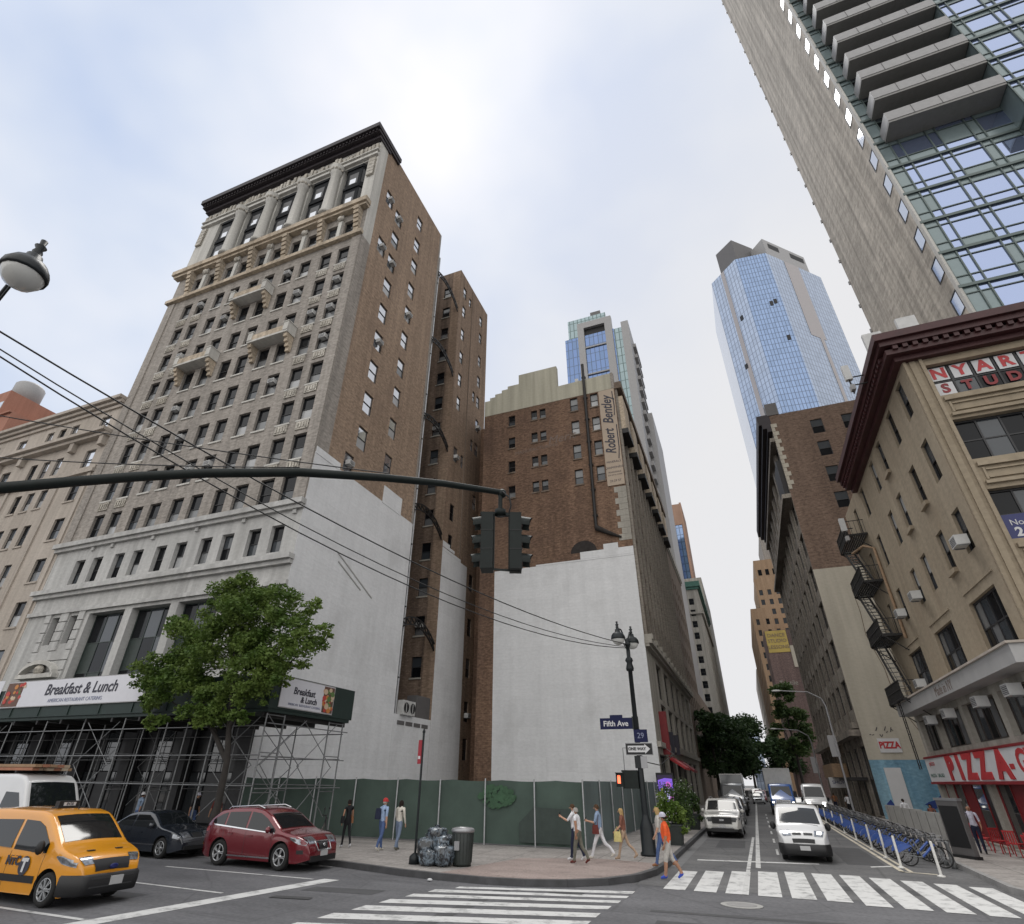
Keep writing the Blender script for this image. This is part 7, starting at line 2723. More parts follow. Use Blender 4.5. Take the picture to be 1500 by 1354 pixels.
for nm, lab, x, y, S_, pt, hl_ in (('sedan', 'silver saloon parked second at the left kerb, behind the white SUV', -2.2, 47.4, S_sed, 'paint_silver', 2.225),
                              ('suv', 'grey SUV parked third at the left kerb, behind the silver saloon', -2.25, 53.4, S_suv, 'paint_grey', 2.39),
                              ('sedan', 'pale saloon parked fourth at the left kerb in front of the dark box van', -2.3, 59.3, S_sed, 'paint_pearl', 2.225),
                              ('suv', 'distant dark SUV parked beyond the dark box van at the left kerb', -2.3, 79, S_suv, 'paint_black', 2.39),
                              ('sedan', 'distant white saloon at the left kerb under the dark trees', -2.3, 86, S_sed, 'paint_white', 2.225),
                              ('sedan', 'far off silver saloon queueing in mid street', -0.3, 104, S_sed, 'paint_silver', 2.225),
                              ('suv', 'far off red SUV queueing in mid street', 0.1, 116, S_suv, 'paint_red', 2.39),
                              ('van', 'far off white van queueing in mid street', -0.4, 128, S_v2, 'paint_white', 2.41),
                              ('sedan', 'white saloon half hidden between the box truck and the white high van', 3.9, 72.5, S_sed, 'paint_white', 2.225)):
    t, hw, ztf, sp_, tp_, fb_ = car(nm, lab, (x, y, 0), radians(-90), S_, pt, 'cars down the side street', cat='van' if nm == 'van' else 'car')
    simple_front(t, sp_, tp_, fb_, S_, hl_)

# white high van on the right and dark box van on the left
v3, hw, ztf, sp_, tp_, fb_ = car('van', 'white high-roofed van standing by the bike dock near the box truck', (4.9, 70.5, 0), radians(-92), S_spr, 'paint_white', cat='van')
tp_(2.72, 2.92, 0.6, 0.95, 'lamp_lit', 'lit_headlight', both=True, off=0.014)
fb_(-0.6, 0.6, 0.66, 1.0, 0.02, 'trim_black', 'grille')
fb_(-0.85, 0.85, 0.3, 0.6, 0.03, 'trim_grey', 'bumper')


def box_truck(label, loc, rot, cab, boxm, s=1.0, lit=True):
    t = thing('box_truck', label, 'truck', loc, rot)
    b = MB()
    b.box(-4.6, -1.22 * s, 1.05, 1.5, 1.22 * s, 3.95 * s, boxm)
    for y in (-1.2, 1.2):
        b.box(-4.62, y * s - 0.04, 1.0, 1.53, y * s + 0.04, 1.1, 'grey_metal')
        b.box(-4.62, y * s - 0.04, 3.90 * s, 1.53, y * s + 0.04, 3.98 * s, 'sign_grey')
    b.box(1.45, -1.24 * s, 3.88 * s, 1.54, 1.24 * s, 3.98 * s, 'ac_white')
    b.box(1.45, -1.24 * s, 1.0, 1.53, -1.16 * s, 3.9 * s, 'ac_white')
    b.box(1.45, 1.16 * s, 1.0, 1.53, 1.24 * s, 3.9 * s, 'ac_white')
    b.build('cargo_box', t)
    b = MB()
    b.box(-4.5, -0.5, 0.6, 4.2, 0.5, 0.95, 'under')
    b.box(-4.5, -1.1, 0.75, -3.8, 1.1, 1.02, 'under')
    b.build('chassis', t)
    prof = [(1.6, 0.62), (4.05, 0.62), (4.28, 0.72), (4.30, 1.18), (4.12, 1.38), (3.2, 1.55), (2.75, 2.42), (2.55, 2.58), (1.6, 2.62)]
    P = []
    for y, k in ((-1.06, 0.10), (-1.0, 0.02), (-0.9, 0.0), (0, -0.03), (0.9, 0.0), (1.0, 0.02), (1.06, 0.10)):
        P.append([(x - k * (1 if x > 3 else 0.4), y, z - (k if z > 2.3 else 0)) for x, z in prof])
    b = MB()
    b.grid(P[::-1], cab)
    for q in (P[0], P[-1]):
        b.face(q if q is P[-1] else q[::-1], cab)
    b.build('cab', t)
    b = MB()
    b.face([(3.18, -0.9, 1.60), (3.18, 0.9, 1.60), (2.80, 0.84, 2.40), (2.80, -0.84, 2.40)], 'car_glass')
    bo = b.build('windscreen', t)
    for sd in (1, -1):
        b = MB()
        q = [(1.9, sd * 1.068, 1.55), (3.0, sd * 1.068, 1.55), (2.72, sd * 1.068, 2.3), (1.9, sd * 1.068, 2.35)]
        b.face(q if sd == -1 else q[::-1], 'car_glass')
        b.build('side_window', t)
        b = MB()
        b.box(2.95, sd * 1.1, 1.5, 3.1, sd * 1.38, 2.0, 'trim_black')
        b.build('wing_mirror', t)
        b = MB()
        b.box(4.1, sd * 0.72, 0.98, 4.33, sd * 1.0, 1.2, 'headlamp')
        o = b.build('headlight', t)
        if lit:
            b = MB()
            b.box(4.33, sd * 0.78, 1.02, 4.345, sd * 0.96, 1.16, 'lamp_lit')
            b.build('lit_bulb', o)
    b = MB()
    b.box(4.2, -0.62, 0.92, 4.36, 0.62, 1.3, 'chrome')
    for i in range(4):
        b.box(4.36, -0.58, 0.96 + i * 0.08, 4.37, 0.58, 1.0 + i * 0.08, 'trim_black')
    b.build('grille', t)
    b = MB()
    b.box(4.0, -1.08, 0.5, 4.42, 1.08, 0.82, 'trim_grey')
    b.build('bumper', t)
    for x in (3.3, -2.9):
        for sd in (1, -1):
            b = MB()
            T = Matrix.Translation((x, sd * 1.08, 0.48)) @ Matrix.Rotation(-sd * pi / 2, 4, 'X')
            b.lathe([(0, -0.28), (0.44, -0.28), (0.48, -0.22), (0.48, -0.04), (0.44, 0), (0.28, 0), (0.26, -0.05), (0, -0.04)], 20, 'tyre', T)
            b.build('wheel', t)
    return t


box_truck('blue cab box truck with a pale cargo box coming down the street', (1.95, 71.5, 0), radians(-90), 'truck_blue', 'ac_white')
box_truck('dark box van parked at the left kerb behind the pale saloon', (-2.4, 69, 0), radians(-90), 'paint_grey', 'paint_grey', 0.86, False)

# parked scooter behind the red SUV
scn = thing('motor_scooter', 'black motor scooter parked on the pavement behind the red SUV', 'scooter', (-18.4, 23.6, 0.15), radians(20))
b = MB()
b.grid([[(x, y * w, z + h * (1 - y * y)) for y in (-1, -0.5, 0, 0.5, 1)] for x, w, z, h in ((-0.75, 0.08, 0.72, 0.06), (-0.5, 0.16, 0.72, 0.1), (-0.1, 0.16, 0.68, 0.12), (0.1, 0.14, 0.4, 0.05), (0.35, 0.14, 0.34, 0.04), (0.5, 0.18, 0.6, 0.05), (0.6, 0.14, 0.95, 0.05))], 'paint_black')
b.box(-0.7, -0.14, 0.35, -0.05, 0.14, 0.7, 'paint_black')
b.build('body', scn)
b = MB()
b.tube([(0.68, 0, 0.3), (0.55, 0, 1.05)], 0.035, 6, 'trim_grey')
b.tube([(0.5, -0.34, 1.08), (0.56, 0, 1.05), (0.5, 0.34, 1.08)], 0.02, 6, 'trim_black')
b.build('handlebar', scn)
for sd in (1, -1):
    b = MB()
    b.tube([(0.52, sd * 0.25, 1.08), (0.56, sd * 0.32, 1.28)], 0.01, 4, 'trim_black')
    b.ball((0.57, sd * 0.34, 1.32), 0.07, 'trim_black', 6, 5, (0.4, 1, 0.8))
    b.build('wing_mirror', scn)
for x in (-0.55, 0.7):
    b = MB()
    b.lathe([(0.12, -0.06), (0.24, -0.06), (0.27, 0), (0.24, 0.06), (0.12, 0.06), (0.1, 0)], 16, 'tyre', Matrix.Translation((x, 0, 0.27)) @ Matrix.Rotation(pi / 2, 4, 'X'))
    b.build('wheel', scn)

# ================================================================== hire bikes in the dock on the right
plain('bike_blue', (0.030, 0.085, 0.33), 0.35, coat=0.6, var=0.1)
plain('bike_grey', (0.16, 0.165, 0.17), 0.5, metal=0.4)


def make_bike(label):
    """local +x is the way the bike points (into the dock)"""
    t = thing('hire_bike', label, 'bicycle', (0, 0, 0), 0, 'blue hire bikes locked in the dock')
    for i, x in enumerate((-0.52, 0.55)):
        b = MB()
        T = Matrix.Translation((x, 0, 0.33)) @ Matrix.Rotation(pi / 2, 4, 'X')
        n = 20
        for k in range(n):
            a, c = 2 * pi * k / n, 2 * pi * (k + 1) / n
            b.bar(T @ Vector((0.31 * cos(a), 0.31 * sin(a), 0)), T @ Vector((0.31 * cos(c), 0.31 * sin(c), 0)), 0.04, 'tyre', upv=(0, 1, 0))
        for k in range(8):
            a = 2 * pi * k / 8
            b.bar(T @ Vector((0.02, 0, 0)), T @ Vector((0.3 * cos(a), 0.3 * sin(a), 0)), 0.008, 'sign_grey', upv=(0, 1, 0))
        b.build('wheel', t)
    b = MB()      # rear skirt guard in blue
    for sd in (1, -1):
        pl = [(-0.52 + 0.37 * cos(a), sd * 0.055, 0.33 + 0.37 * sin(a)) for a in [radians(55 + 11 * k) for k in range(12)]]
        b.face(pl if sd == -1 else pl[::-1], 'bike_blue')
    for k in range(11):
        a, c = radians(55 + 11 * k), radians(66 + 11 * k)
        p = lambda q: (-0.52 + 0.37 * cos(q), 0.33 + 0.37 * sin(q))
        (xa, za), (xc, zc) = p(a), p(c)
        b.face([(xa, -0.055, za), (xa, 0.055, za), (xc, 0.055, zc), (xc, -0.055, zc)], 'bike_blue')
    b.build('rear_guard', t)
    b = MB()
    for p, q, r in (((-0.05, 0, 0.32), (0.42, 0, 0.72), 0.045), ((-0.05, 0, 0.30), (-0.22, 0, 0.82), 0.035), ((-0.05, 0, 0.30), (-0.52, 0, 0.33), 0.025), ((0.55, 0, 0.33), (0.38, 0, 0.98), 0.03), ((0.40, 0, 0.62), (-0.1, 0, 0.38), 0.03)):
        b.tube([p, q], r, 6, 'bike_blue' if r > 0.044 else 'bike_grey')
    b.build('frame', t)
    b = MB()
    b.tube([(0.28, -0.3, 1.08), (0.38, -0.1, 1.02), (0.38, 0.1, 1.02), (0.28, 0.3, 1.08)], 0.018, 6, 'trim_black')
    b.build('handlebar', t)
    b = MB()
    b.ball((-0.26, 0, 0.90), 0.13, 'trim_black', 8, 5, (1.1, 0.75, 0.32))
    b.tube([(-0.24, 0, 0.8), (-0.26, 0, 0.9)], 0.016, 5, 'sign_grey')
    b.build('saddle', t)
    b = MB()
    for z in (0.82, 0.9, 1.0):
        for p, q in (((0.42, -0.17), (0.72, -0.2)), ((0.72, -0.2), (0.72, 0.2)), ((0.72, 0.2), (0.42, 0.17)), ((0.42, 0.17), (0.42, -0.17))):
            b.bar((*p, z), (*q, z), 0.012, 'sign_grey')
    for p in ((0.42, -0.17), (0.57, -0.185), (0.72, -0.2), (0.72, 0), (0.72, 0.2), (0.57, 0.185), (0.42, 0.17)):
        b.bar((*p, 0.82), (*p, 1.0), 0.012, 'sign_grey')
    b.box(0.43, -0.16, 0.81, 0.71, 0.16, 0.825, 'trim_grey')
    b.box(0.70, -0.19, 0.825, 0.715, 0.19, 0.985, 'trim_grey')
    b.box(0.43, -0.165, 0.825, 0.445, 0.165, 0.985, 'trim_grey')
    b.build('basket', t)
    return t


bike = make_bike('blue hire bike in the dock row, one of many alike')
dock = MB()
dock.lathe([(0.0, 0), (0.10, 0), (0.09, 0.1), (0.07, 0.7), (0.09, 0.75), (0.09, 0.82), (0, 0.84)], 8, 'bike_grey')
dock = dock.mesh('dock_post')
for i in range(36):
    y = 29.3 + 1.12 * i
    if i == 0:
        bike.location, bike.rotation_euler = (5.28, y, 0), (0, 0, radians(-8))
        bike['label'] = 'blue hire bike nearest the crosswalk at the front of the dock row'
    else:
        copy_tree(bike, (5.28 + 0.04 * sin(i * 2.1), y, 0), radians(-8 + 5 * sin(i * 1.7)), 'blue hire bike in the long dock row beside the white posts')
    tag(put(dock, 'dock_post', None, (6.12, y + 0.02, 0.0)), 'grey dock post at the kerb holding a blue hire bike', 'bike dock', 'grey dock posts of the hire bikes')
# dock kiosk panel, dining panels
kk = thing('dock_kiosk', 'dark grey dock kiosk panel standing at the kerb end of the hire bikes', 'kiosk', (7.15, 31.7, 0.15), radians(-62))
b = MB()
b.box(-0.55, -0.09, 0.1, 0.55, 0.09, 1.95, 'mech_grey')
b.box(-0.62, -0.13, 0, 0.62, 0.13, 0.1, 'trim_black')
b.build('cabinet', kk)
b = MB()
b.box(-0.48, -0.105, 0.35, 0.48, -0.09, 1.75, 'trim_black')
b.build('map_panel', kk)
b = MB()
b.box(-0.6, -0.12, 1.93, 0.6, 0.12, 2.02, 'sign_grey')
b.build('cap', kk)
for i, (x, y) in enumerate(((8.2, 41.5), (8.3, 46.0), (8.4, 51.5))):
    p_ = thing('dining_screen', ('grey dining screen panel nearest the pizza counter', 'grey dining screen panel in the middle of the three', 'grey dining screen panel farthest, in front of the mural')[i], 'screen', (x, y, 0.15), radians(-82), 'grey screens of the outdoor dining')
    b = MB()
    b.box(-1.7, -0.05, 0.08, 1.7, 0.05, 1.25, 'concrete')
    for q in (-1.2, 0, 1.2):
        b.box(q - 0.02, -0.06, 0.1, q + 0.02, -0.05, 1.2, 'mech_grey')
    b.build('panel', p_)
    for q in (-1.5, 1.5):
        b = MB()
        b.box(q - 0.05, -0.3, 0, q + 0.05, 0.3, 0.08, 'trim_grey')
        b.build('foot', p_)
# red cafe chairs by the pizzeria
def chair(label, x, y, r, first=None):
    t = thing('cafe_chair', label, 'chair', (x, y, 0.15), r, 'red chairs outside the pizzeria')
    b = MB()
    b.box(-0.22, -0.22, 0.43, 0.22, 0.22, 0.47, 'red_sign')
    b.build('seat', t)
    b = MB()
    for k in range(5):
        b.box(-0.2 + k * 0.09, 0.2, 0.47, -0.15 + k * 0.09, 0.22, 0.86, 'red_sign')
    b.box(-0.22, 0.19, 0.84, 0.22, 0.23, 0.9, 'red_sign')
    b.build('backrest', t)
    for sx in (-0.19, 0.19):
        for sy in (-0.19, 0.19):
            b = MB()
            b.bar((sx, sy, 0.43), (sx * 1.15, sy * 1.15, 0), 0.03, 'red_sign')
            b.build('leg', t)
    return t


ch = chair('red metal cafe chair nearest the standing man at the pizzeria', 9.2, 34.6, 0.4)
for i, (x, y, r) in enumerate(((9.3, 33.2, 2.4), (9.0, 36.0, 1.0), (9.4, 31.6, -0.5), (9.1, 30.4, 2.0), (9.4, 38.4, 0.2))):
    copy_tree(ch, (x, y, 0.15), r, 'red metal cafe chair among the others in front of the pizzeria glass')
# ================================================================== people
def cloth(name, col, rough=0.85):
    return plain(name, col, rough, var=0.2, vs=11, bump=0.0 if name.startswith('skin') else 0.9, spec=0.2)


for nm, c in (('skin_light', (0.46, 0.27, 0.19)), ('skin_tan', (0.34, 0.19, 0.125)), ('skin_dark', (0.12, 0.065, 0.042)), ('hair_dark', (0.018, 0.012, 0.010)), ('hair_brown', (0.07, 0.04, 0.022)),
              ('hair_blond', (0.36, 0.24, 0.11)), ('hair_grey', (0.30, 0.28, 0.26)), ('cl_black', (0.015, 0.015, 0.017)), ('cl_white', (0.62, 0.62, 0.64)), ('cl_cream', (0.55, 0.52, 0.46)),
              ('cl_denim', (0.075, 0.115, 0.24)), ('cl_paledenim', (0.17, 0.215, 0.30)), ('cl_blue', (0.27, 0.36, 0.52)), ('cl_slate', (0.22, 0.29, 0.40)), ('cl_olive', (0.14, 0.135, 0.11)),
              ('cl_orange', (0.72, 0.115, 0.035)), ('cl_stone', (0.42, 0.40, 0.37)), ('cl_beige', (0.40, 0.29, 0.21)), ('cl_rust', (0.20, 0.085, 0.06)), ('cl_navy', (0.022, 0.026, 0.05)),
              ('cl_yellow', (0.55, 0.47, 0.20)), ('cl_red', (0.40, 0.04, 0.04)), ('cl_bagred', (0.13, 0.035, 0.03)), ('cl_tanbag', (0.26, 0.12, 0.06)), ('cl_lilac', (0.48, 0.47, 0.55)), ('shoe_blue', (0.05, 0.09, 0.45))):
    cloth(nm, c)


def person(label, loc, rot, h=1.72, stride=0.35, top='cl_white', bottom='cl_denim', skin='skin_light', hair='hair_brown', style='short', shoes='cl_black',
           sleeve=1, shorts=False, la=(0.2, 0.15), ra=(-0.2, 0.15), cap=None, slim=1.0, lean=0.04, phone=None, bag=None, loose=0.0, group=None, sit=False):
    """faces local +x. la/ra = (shoulder swing, elbow bend) of the left/right arm; sleeve 0 none, 1 short, 2 long"""
    s = h / 1.76
    t = thing('person', label, 'person', loc, rot, group)
    V, Ed, Rd, T = [], [], [], []

    def jt(p, r, par=None):
        V.append(Vector((p[0] + lean * max(0, p[2] - 0.9), p[1], p[2])) * s)
        Rd.append((r[0] * s, r[1] * s) if isinstance(r, tuple) else (r * s, r * s))
        if par is not None:
            Ed.append((par, len(V) - 1))
        return len(V) - 1
    segs = []

    def seg(a, b, k):
        segs.append((V[a], V[b], k))
    g = slim
    pel = jt((0, 0, 0.96), (0.115 * g, 0.155 * g))
    wai = jt((0.005, 0, 1.12), ((0.10 + loose) * g, (0.13 + loose) * g), pel)
    che = jt((0.01, 0, 1.31), (0.115 * g, 0.165 * g), wai)
    nb = jt((-0.005, 0, 1.47), (0.075, 0.10), che)
    nk = jt((0.01, 0, 1.53), 0.052, nb)
    hd = jt((0.03, 0, 1.625), (0.092, 0.076), nk)
    tp = jt((0.022, 0, 1.705), (0.072, 0.062), hd)
    seg(pel, wai, 'torso'); seg(wai, che, 'torso'); seg(che, nb, 'torso'); seg(nb, nk, 'neck'); seg(nk, hd, 'head'); seg(hd, tp, 'head')
    feet = []
    for sd, sw in ((1, stride), (-1, -stride)):
        if sit:
            a1, a2 = radians(85), 0
        else:
            a1 = sw
            a2 = sw - (0.12 if sw >= 0 else 0.42 * min(1, abs(stride) / 0.3)) if stride else 0
        hp = jt((0, sd * 0.088, 0.90), 0.098 * g, pel)
        kn = jt((0.43 * sin(a1), sd * 0.09, 0.90 - 0.42 * cos(a1)), 0.068 * g, hp)
        kx, kz = 0.43 * sin(a1), 0.90 - 0.42 * cos(a1)
        ax, az = kx + 0.42 * sin(a2), kz - 0.42 * cos(a2)
        mid = jt(((kx + ax) / 2 - 0.012, sd * 0.09, (kz + az) / 2 + 0.04), 0.060 * g, kn)
        an = jt((ax, sd * 0.09, az), 0.043, mid)
        pit = 0 if sw >= 0 or not stride else -0.55
        hl = jt((ax - 0.05 * cos(pit), sd * 0.09, az - 0.035), 0.033, an)
        to = jt((ax + 0.16 * cos(pit), sd * 0.10, az - 0.04 + 0.16 * sin(pit)), (0.03, 0.036), an)
        seg(pel, hp, 'hip'); seg(hp, kn, 'thigh'); seg(kn, mid, 'shin'); seg(mid, an, 'shin'); seg(an, to, 'foot'); seg(an, hl, 'foot')
        feet.append(V[to].z)
    hands = []
    for sd, (sw, bend) in ((1, la), (-1, ra)):
        sh = jt((0.0, sd * 0.19 * g, 1.425), 0.064 * g, nb)
        ex, ez = 0.28 * sin(sw), 1.425 - 0.28 * cos(sw)
        el = jt((ex, sd * 0.235, ez), 0.047 * g, sh)
        b_ = sw + bend
        wx, wz = ex + 0.25 * sin(b_), ez - 0.25 * cos(b_)
        inn = 0.05 if bend > 0.8 else 0.0
        wr = jt((wx, sd * (0.235 - inn), wz), 0.031, el)
        hx, hz = wx + 0.085 * sin(b_ + 0.1), wz - 0.085 * cos(b_ + 0.1)
        hn = jt((hx, sd * (0.222 - inn * 1.3), hz), (0.034, 0.017), wr)
        seg(nb, sh, 'torso'); seg(sh, el, 'uparm'); seg(el, wr, 'forearm'); seg(wr, hn, 'hand')
        hands.append((V[hn].copy(), Vector((sin(b_ + 0.3), 0, -cos(b_ + 0.3))), sd, V[wr].copy()))
    bm = bmesh.new()
    ly = bm.verts.layers.skin.verify()
    bv = [bm.verts.new(v) for v in V]
    for i, v in enumerate(bv):
        v[ly].radius = Rd[i]
        v[ly].use_root = (i == 0)
    for a, b in Ed:
        bm.edges.new((bv[a], bv[b]))
    me = bpy.data.meshes.new('skeleton')
    bm.to_mesh(me)
    bm.free()
    tmp = bpy.data.objects.new('skeleton_source', me)
    COL.objects.link(tmp)
    md = tmp.modifiers.new('skin', 'SKIN')
    md.use_smooth_shade = True
    sb = tmp.modifiers.new('sub', 'SUBSURF')
    sb.levels = sb.render_levels = 1
    bpy.context.view_layer.update()
    ev = bpy.data.meshes.new_from_object(tmp.evaluated_get(bpy.context.evaluated_depsgraph_get()))
    bpy.data.objects.remove(tmp)
    bpy.data.meshes.remove(me)
    b = MB()
    kind = {'torso': top, 'neck': skin, 'head': skin, 'hip': bottom, 'thigh': bottom, 'shin': skin if shorts else bottom, 'foot': shoes,
            'uparm': skin if sleeve == 0 else top, 'forearm': top if sleeve == 2 else skin, 'hand': skin}
    vs = [v.co.copy() for v in ev.vertices]
    b.v = [tuple(v) for v in vs]
    for pg in ev.polygons:
        c = sum((vs[i] for i in pg.vertices), Vector()) / len(pg.vertices)
        best, bk = 1e9, 'torso'
        for p, q, k in segs:
            d = q - p
            u = max(0, min(1, (c - p).dot(d) / max(1e-9, d.length_squared)))
            e_ = (c - p - d * u).length - (0.07 if k == 'torso' else 0.045 if k in ('hip', 'thigh') else 0.03)
            if e_ < best:
                best, bk = e_, k
        mt = kind[bk]
        if bk == 'torso' and c.z < 0.985 * s:
            mt = bottom
        if shorts and bk == 'thigh' and c.z < 0.46 * s:
            mt = skin
        b.f.append(list(pg.vertices))
        b.m.append(b.mi(mt))
        b.sm.append(True)
    for hv, d, sd, wv in hands:      # four fingers and a thumb, curled a little, rooted in the palm
        fwd = (hv - wv).normalized()
        side = Vector((fwd.z, 0, -fwd.x)).normalized()
        for k, L in ((-1.5, 0.062), (-0.5, 0.075), (0.5, 0.07), (1.5, 0.055)):
            r0 = hv + side * (k * 0.016 * s)
            m1 = r0 + fwd * (0.02 + L * 0.5) * s
            m2 = m1 + (fwd * 0.7 + Vector((0, -sd * 0.5, 0))).normalized() * L * 0.5 * s
            b.tube([r0 - fwd * 0.02 * s, m1, m2], [0.009 * s, 0.0085 * s, 0.007 * s], 5, skin)
        r0 = hv + side * 0.022 * s - fwd * 0.03 * s
        b.tube([r0, r0 + (side * 0.7 + fwd).normalized() * 0.035 * s, r0 + (side * 0.4 + fwd).normalized() * 0.065 * s], [0.011 * s, 0.010 * s, 0.008 * s], 5, skin)
    hc = V[hd]
    b.tube([hc + Vector((0.085, 0, 0.02)) * s, hc + Vector((0.112, 0, -0.02)) * s, hc + Vector((0.088, 0, -0.03)) * s], [0.009 * s, 0.014 * s, 0.008 * s], 6, skin)
    for sd in (1, -1):
        b.ball(hc + Vector((0.0, sd * 0.078, 0.0)) * s, 0.03 * s, skin, 6, 5, (0.6, 0.35, 1))
    ob = b.build('body', t)
    bpy.data.meshes.remove(ev)
    f = MB()
    for sd in (1, -1):
        f.ball(hc + Vector((0.083, sd * 0.03, 0.022)) * s, 0.010 * s, 'hair_dark', 6, 4, (0.5, 1.2, 0.8))
        f.box(hc.x + 0.08 * s, hc.y + sd * 0.03 * s - 0.017 * s, hc.z + 0.043 * s, hc.x + 0.088 * s, hc.y + sd * 0.03 * s + 0.017 * s, hc.z + 0.049 * s, hair)
    f.box(hc.x + 0.075 * s, hc.y - 0.022 * s, hc.z - 0.055 * s, hc.x + 0.086 * s, hc.y + 0.022 * s, hc.z - 0.047 * s, 'cl_bagred')
    f.build('face', t)
    # hair or cap
    hm = MB()
    P = []
    lowz = {'short': -0.03, 'long': -0.20, 'bun': -0.05, 'bald': 0.03}[style]
    for i in range(7):
        q = i / 6
        row = []
        for j in range(15):
            a = 2 * pi * (j % 14) / 14
            back = 0.5 - 0.5 * cos(a)        # 0 front, 1 back
            zlow = 0.055 + (lowz - 0.055) * min(1, back * 1.6)
            z = 0.115 + (zlow - 0.115) * q ** 1.4
            rr_ = 0.104 * sqrt(max(0.02, min(1, 1 - (max(0, z - 0.0) / 0.125) ** 2)))
            row.append(hc + Vector((rr_ * cos(a) * 1.0 - 0.012, rr_ * 0.88 * sin(a), z)) * s)
        P.append(row)
    if style != 'bald':
        hm.grid(P, hair)
        if style == 'bun':
            hm.ball(hc + Vector((-0.09, 0, 0.08)) * s, 0.045 * s, hair)
        hm.build('hair', t)
    if cap:
        m_ = MB()
        m_.lathe([(0.112, 0.0), (0.112, 0.05), (0.09, 0.10), (0.05, 0.13), (0.0, 0.14)], 14, cap[0], Matrix.Translation(hc + Vector((-0.005, 0, 0.03 * s))) @ Matrix.Scale(s, 4))
        dx = 1 if cap[1] > 0 else -1
        m_.prism([(dx * (0.08 + 0.10 * sin(a)) * s, 0.085 * cos(a) * s * dx) for a in [pi * k / 8 for k in range(9)]], 0, 0.012, cap[0] if len(cap) < 3 else cap[2], Matrix.Translation(hc + Vector((0, 0, 0.035 * s))))
        m_.build('cap', t)
    return t, hands, s


def held(name, label, cat, t, s, pts, mat, w=0.10, strap=None, sh=(0, -0.16, 1.42)):
    """a bag hanging beside a person: its own thing, placed in the world"""
    M = Matrix.Translation(t.location) @ Matrix.Rotation(t.rotation_euler.z, 4, 'Z')
    b = MB()
    x, y, z, lx, lz = pts
    n = 8
    P = []
    for i in range(n + 1):
        q = i / n
        k = 1 - 0.25 * q ** 2
        row = []
        for a in range(13):
            c = 2 * pi * a / 12
            row.append(M @ (Vector((x + lx / 2 * k * math.copysign(abs(cos(c)) ** 0.5, cos(c)), y + w / 2 * k * math.copysign(abs(sin(c)) ** 0.6, sin(c)), z + lz * q)) * s))
        P.append(row)
    b.grid(P, mat)
    b.face(P[0][:-1][::-1], mat)
    b.face(P[-1][:-1], mat)
    if strap:
        tops = [M @ (Vector(p) * s) for p in strap]
        b.tube(tops, 0.012, 5, mat)
    return tag(b.build(name), label, cat)


def phone_for(label, t, hands, i):
    M = Matrix.Translation(t.location) @ Matrix.Rotation(t.rotation_euler.z, 4, 'Z')
    hv, d, sd, wv = hands[i]
    b = MB()
    T_ = M @ Matrix.Translation(hv + (hv - wv).normalized() * 0.05 + Vector((0, -sd * 0.02, 0.02))) @ Matrix.Rotation(radians(-35), 4, 'Y')
    b.box(-0.006, -0.036, -0.06, 0.006, 0.036, 0.09, 'cl_black', T_)
    tag(b.build('phone'), label, 'phone')


PV = 0.15
p_, hn, s = person('woman in a black strappy top and black trousers walking by the red SUV', (-16.35, 23.3, PV), radians(150), 1.70, 0.22, 'cl_black', 'cl_black', 'skin_tan', 'hair_dark', 'bun', 'cl_white', 0, la=(-0.1, 0.5), ra=(0.2, 0.5), slim=0.9)
held('shoulder_bag', 'black shoulder bag of the woman walking by the red SUV', 'bag', p_, s, (-0.02, 0.26, 0.88, 0.28, 0.26), 'cl_black', 0.13, [(-0.1, 0.26, 1.1), (-0.02, 0.14, 1.46), (0.1, 0.26, 1.1)])
held('shoulder_bag', 'tan shoulder bag on the far hip of the woman in black', 'bag', p_, s, (0.16, -0.24, 0.86, 0.24, 0.3), 'cl_tanbag', 0.13, [(0.06, -0.24, 1.12), (0.0, -0.15, 1.46), (0.22, -0.24, 1.12)])
p_, hn, s = person('man in a blue checked shirt, jeans and red cap by the green fence', (-14.45, 23.0, PV), radians(75), 1.76, 0.20, 'cl_blue', 'cl_denim', 'skin_light', 'hair_grey', 'short', 'cl_cream', 1, la=(0.1, 0.4), ra=(-0.15, 0.3), cap=('cl_red', 1), loose=0.02)
held('backpack', 'dark small backpack slung on the man in the red cap', 'bag', p_, s, (-0.2, 0.1, 1.05, 0.16, 0.38), 'cl_navy', 0.26)
person('woman in a cream blouse and pale jeans beside the man with the red cap', (-14.0, 23.55, PV), radians(80), 1.72, 0.16, 'cl_cream', 'cl_paledenim', 'skin_light', 'hair_dark', 'long', 'cl_olive', 2, la=(0.15, 0.5), ra=(0.1, 0.3))
p_, hn, s = person('older person in a white sleeveless top and loose olive trousers crossing the corner', (-6.25, 22.85, PV), radians(176), 1.66, 0.25, 'cl_white', 'cl_olive', 'skin_tan', 'hair_grey', 'short', 'cl_bagred', 0, la=(-0.1, 0.2), ra=(0.1, 0.2), slim=1.08, loose=0.02)
p_, hn, s = person('man in a white shirt holding up a phone, half hidden at the corner', (-6.6, 23.7, PV), radians(180), 1.74, 0.22, 'cl_white', 'cl_navy', 'skin_light', 'hair_brown', 'short', 'cl_white', 1, la=(0.7, 1.3), ra=(-0.2, 0.3))
phone_for('dark phone held up by the man in the white shirt', p_, hn, 0)
p_, hn, s = person('person in a slate blue shirt and white trousers looking at a phone', (-5.75, 24.0, PV), radians(182), 1.74, 0.42, 'cl_slate', 'cl_white', 'skin_light', 'hair_brown', 'short', 'cl_cream', 1, la=(0.35, 1.4), ra=(-0.1, 0.4), loose=0.015)
phone_for('dark phone in the hand of the person in white trousers', p_, hn, 0)
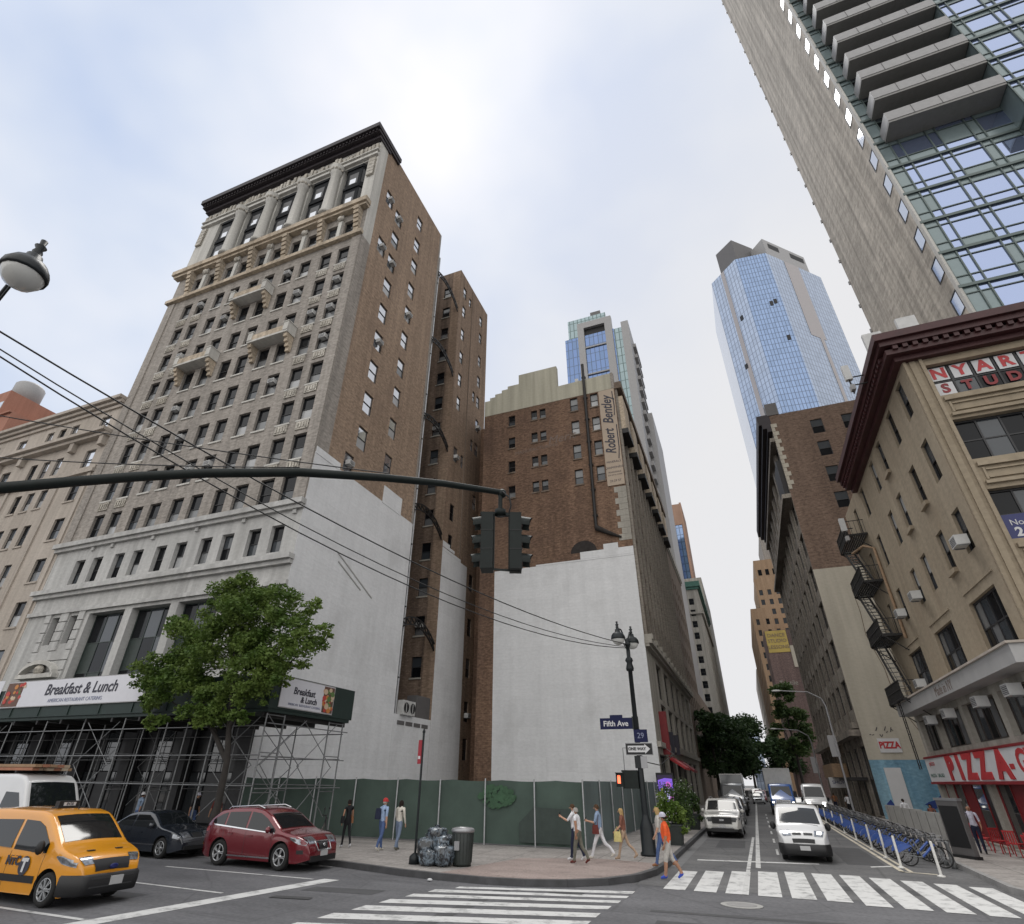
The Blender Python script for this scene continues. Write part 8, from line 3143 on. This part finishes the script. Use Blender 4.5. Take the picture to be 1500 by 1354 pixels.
held('handbag', 'dark red handbag on the hip of the person in white trousers', 'bag', p_, s, (0.08, 0.24, 0.82, 0.26, 0.28), 'cl_bagred', 0.12, [(0.0, 0.24, 1.08), (-0.02, 0.1, 1.46), (0.16, 0.24, 1.08)])
p_, hn, s = person('blond woman in a rust patterned top and beige leggings, carrying a yellow bag', (-4.95, 24.5, PV), radians(184), 1.62, 0.36, 'cl_rust', 'cl_beige', 'skin_light', 'hair_blond', 'long', 'cl_beige', 1, la=(0.25, 0.6), ra=(-0.2, 0.3), slim=0.88)
held('tote_bag', 'pale yellow tote bag carried by the blond woman', 'bag', p_, s, (0.22, 0.24, 0.62, 0.32, 0.34), 'cl_yellow', 0.12, [(0.1, 0.24, 0.96), (0.22, 0.23, 1.12), (0.32, 0.24, 0.96)])
person('man in a bright orange shirt and pale shorts stepping onto the crosswalk', (-3.05, 21.9, 0.0), radians(190), 1.74, 0.26, 'cl_orange', 'cl_stone', 'skin_tan', 'hair_dark', 'short', 'shoe_blue', 1, True, la=(0.05, 0.3), ra=(-0.1, 0.25), cap=('cl_lilac', -1, 'cl_bagred'), loose=0.03, slim=1.05)
person('person in jeans walking just behind the man in the orange shirt', (-3.42, 23.2, PV), radians(188), 1.72, 0.34, 'cl_stone', 'cl_denim', 'skin_light', 'hair_blond', 'long', 'cl_tanbag', 1, la=(0.2, 0.3), ra=(-0.2, 0.3))
person('man in a pale blue shirt by the planters on the left pavement', (-4.5, 45.2, PV), radians(-80), 1.74, 0.15, 'cl_blue', 'cl_navy', 'skin_tan', 'hair_dark', 'short', 'cl_black', 1)
person('man in a pale shirt and navy trousers standing outside the pizzeria', (8.35, 34.1, PV), radians(-105), 1.75, 0.10, 'cl_lilac', 'cl_navy', 'skin_tan', 'hair_grey', 'bald', 'cl_black', 1, la=(0.1, 0.5), ra=(0.0, 0.6), loose=0.02)
person('person in a white shirt and black trousers between the dining screens', (8.6, 49.0, PV), radians(100), 1.72, 0.2, 'cl_white', 'cl_black', 'skin_dark', 'hair_dark', 'short', 'cl_black', 1)
person('dark haired person behind the nearer dining screen by the mural', (9.2, 45.0, PV), radians(-120), 1.55, 0.0, 'cl_rust', 'cl_black', 'skin_light', 'hair_dark', 'long', 'cl_black', 1)
person('distant person in a white top walking past the hire bikes', (7.3, 66.0, PV), radians(-90), 1.74, 0.2, 'cl_white', 'cl_black', 'skin_dark', 'hair_dark', 'short', 'cl_black', 1)
person('distant person in a yellow top by the box sign on the right pavement', (6.9, 73.0, PV), radians(-95), 1.74, 0.2, 'cl_tanbag', 'cl_navy', 'skin_dark', 'hair_dark', 'short', 'cl_black', 1)
for i, (x, y, r, lab, tp, cp) in enumerate(((-29.5, 23.8, 80, 'person in a white cap under the sidewalk shed, nearest the white van', 'cl_slate', ('cl_white', 1)),
                                           (-27.0, 25.0, 10, 'person in a pale cap under the shed behind the dark saloon', 'cl_black', ('cl_lilac', 1)),
                                           (-24.9, 24.4, 170, 'person in a patterned shirt under the shed by the tree trunk', 'cl_bagred', None))):
    person(lab, (x, y, PV), radians(r), 1.74, 0.18, tp, 'cl_denim', 'skin_tan', 'hair_dark', 'short', 'cl_black', 1, cap=cp)
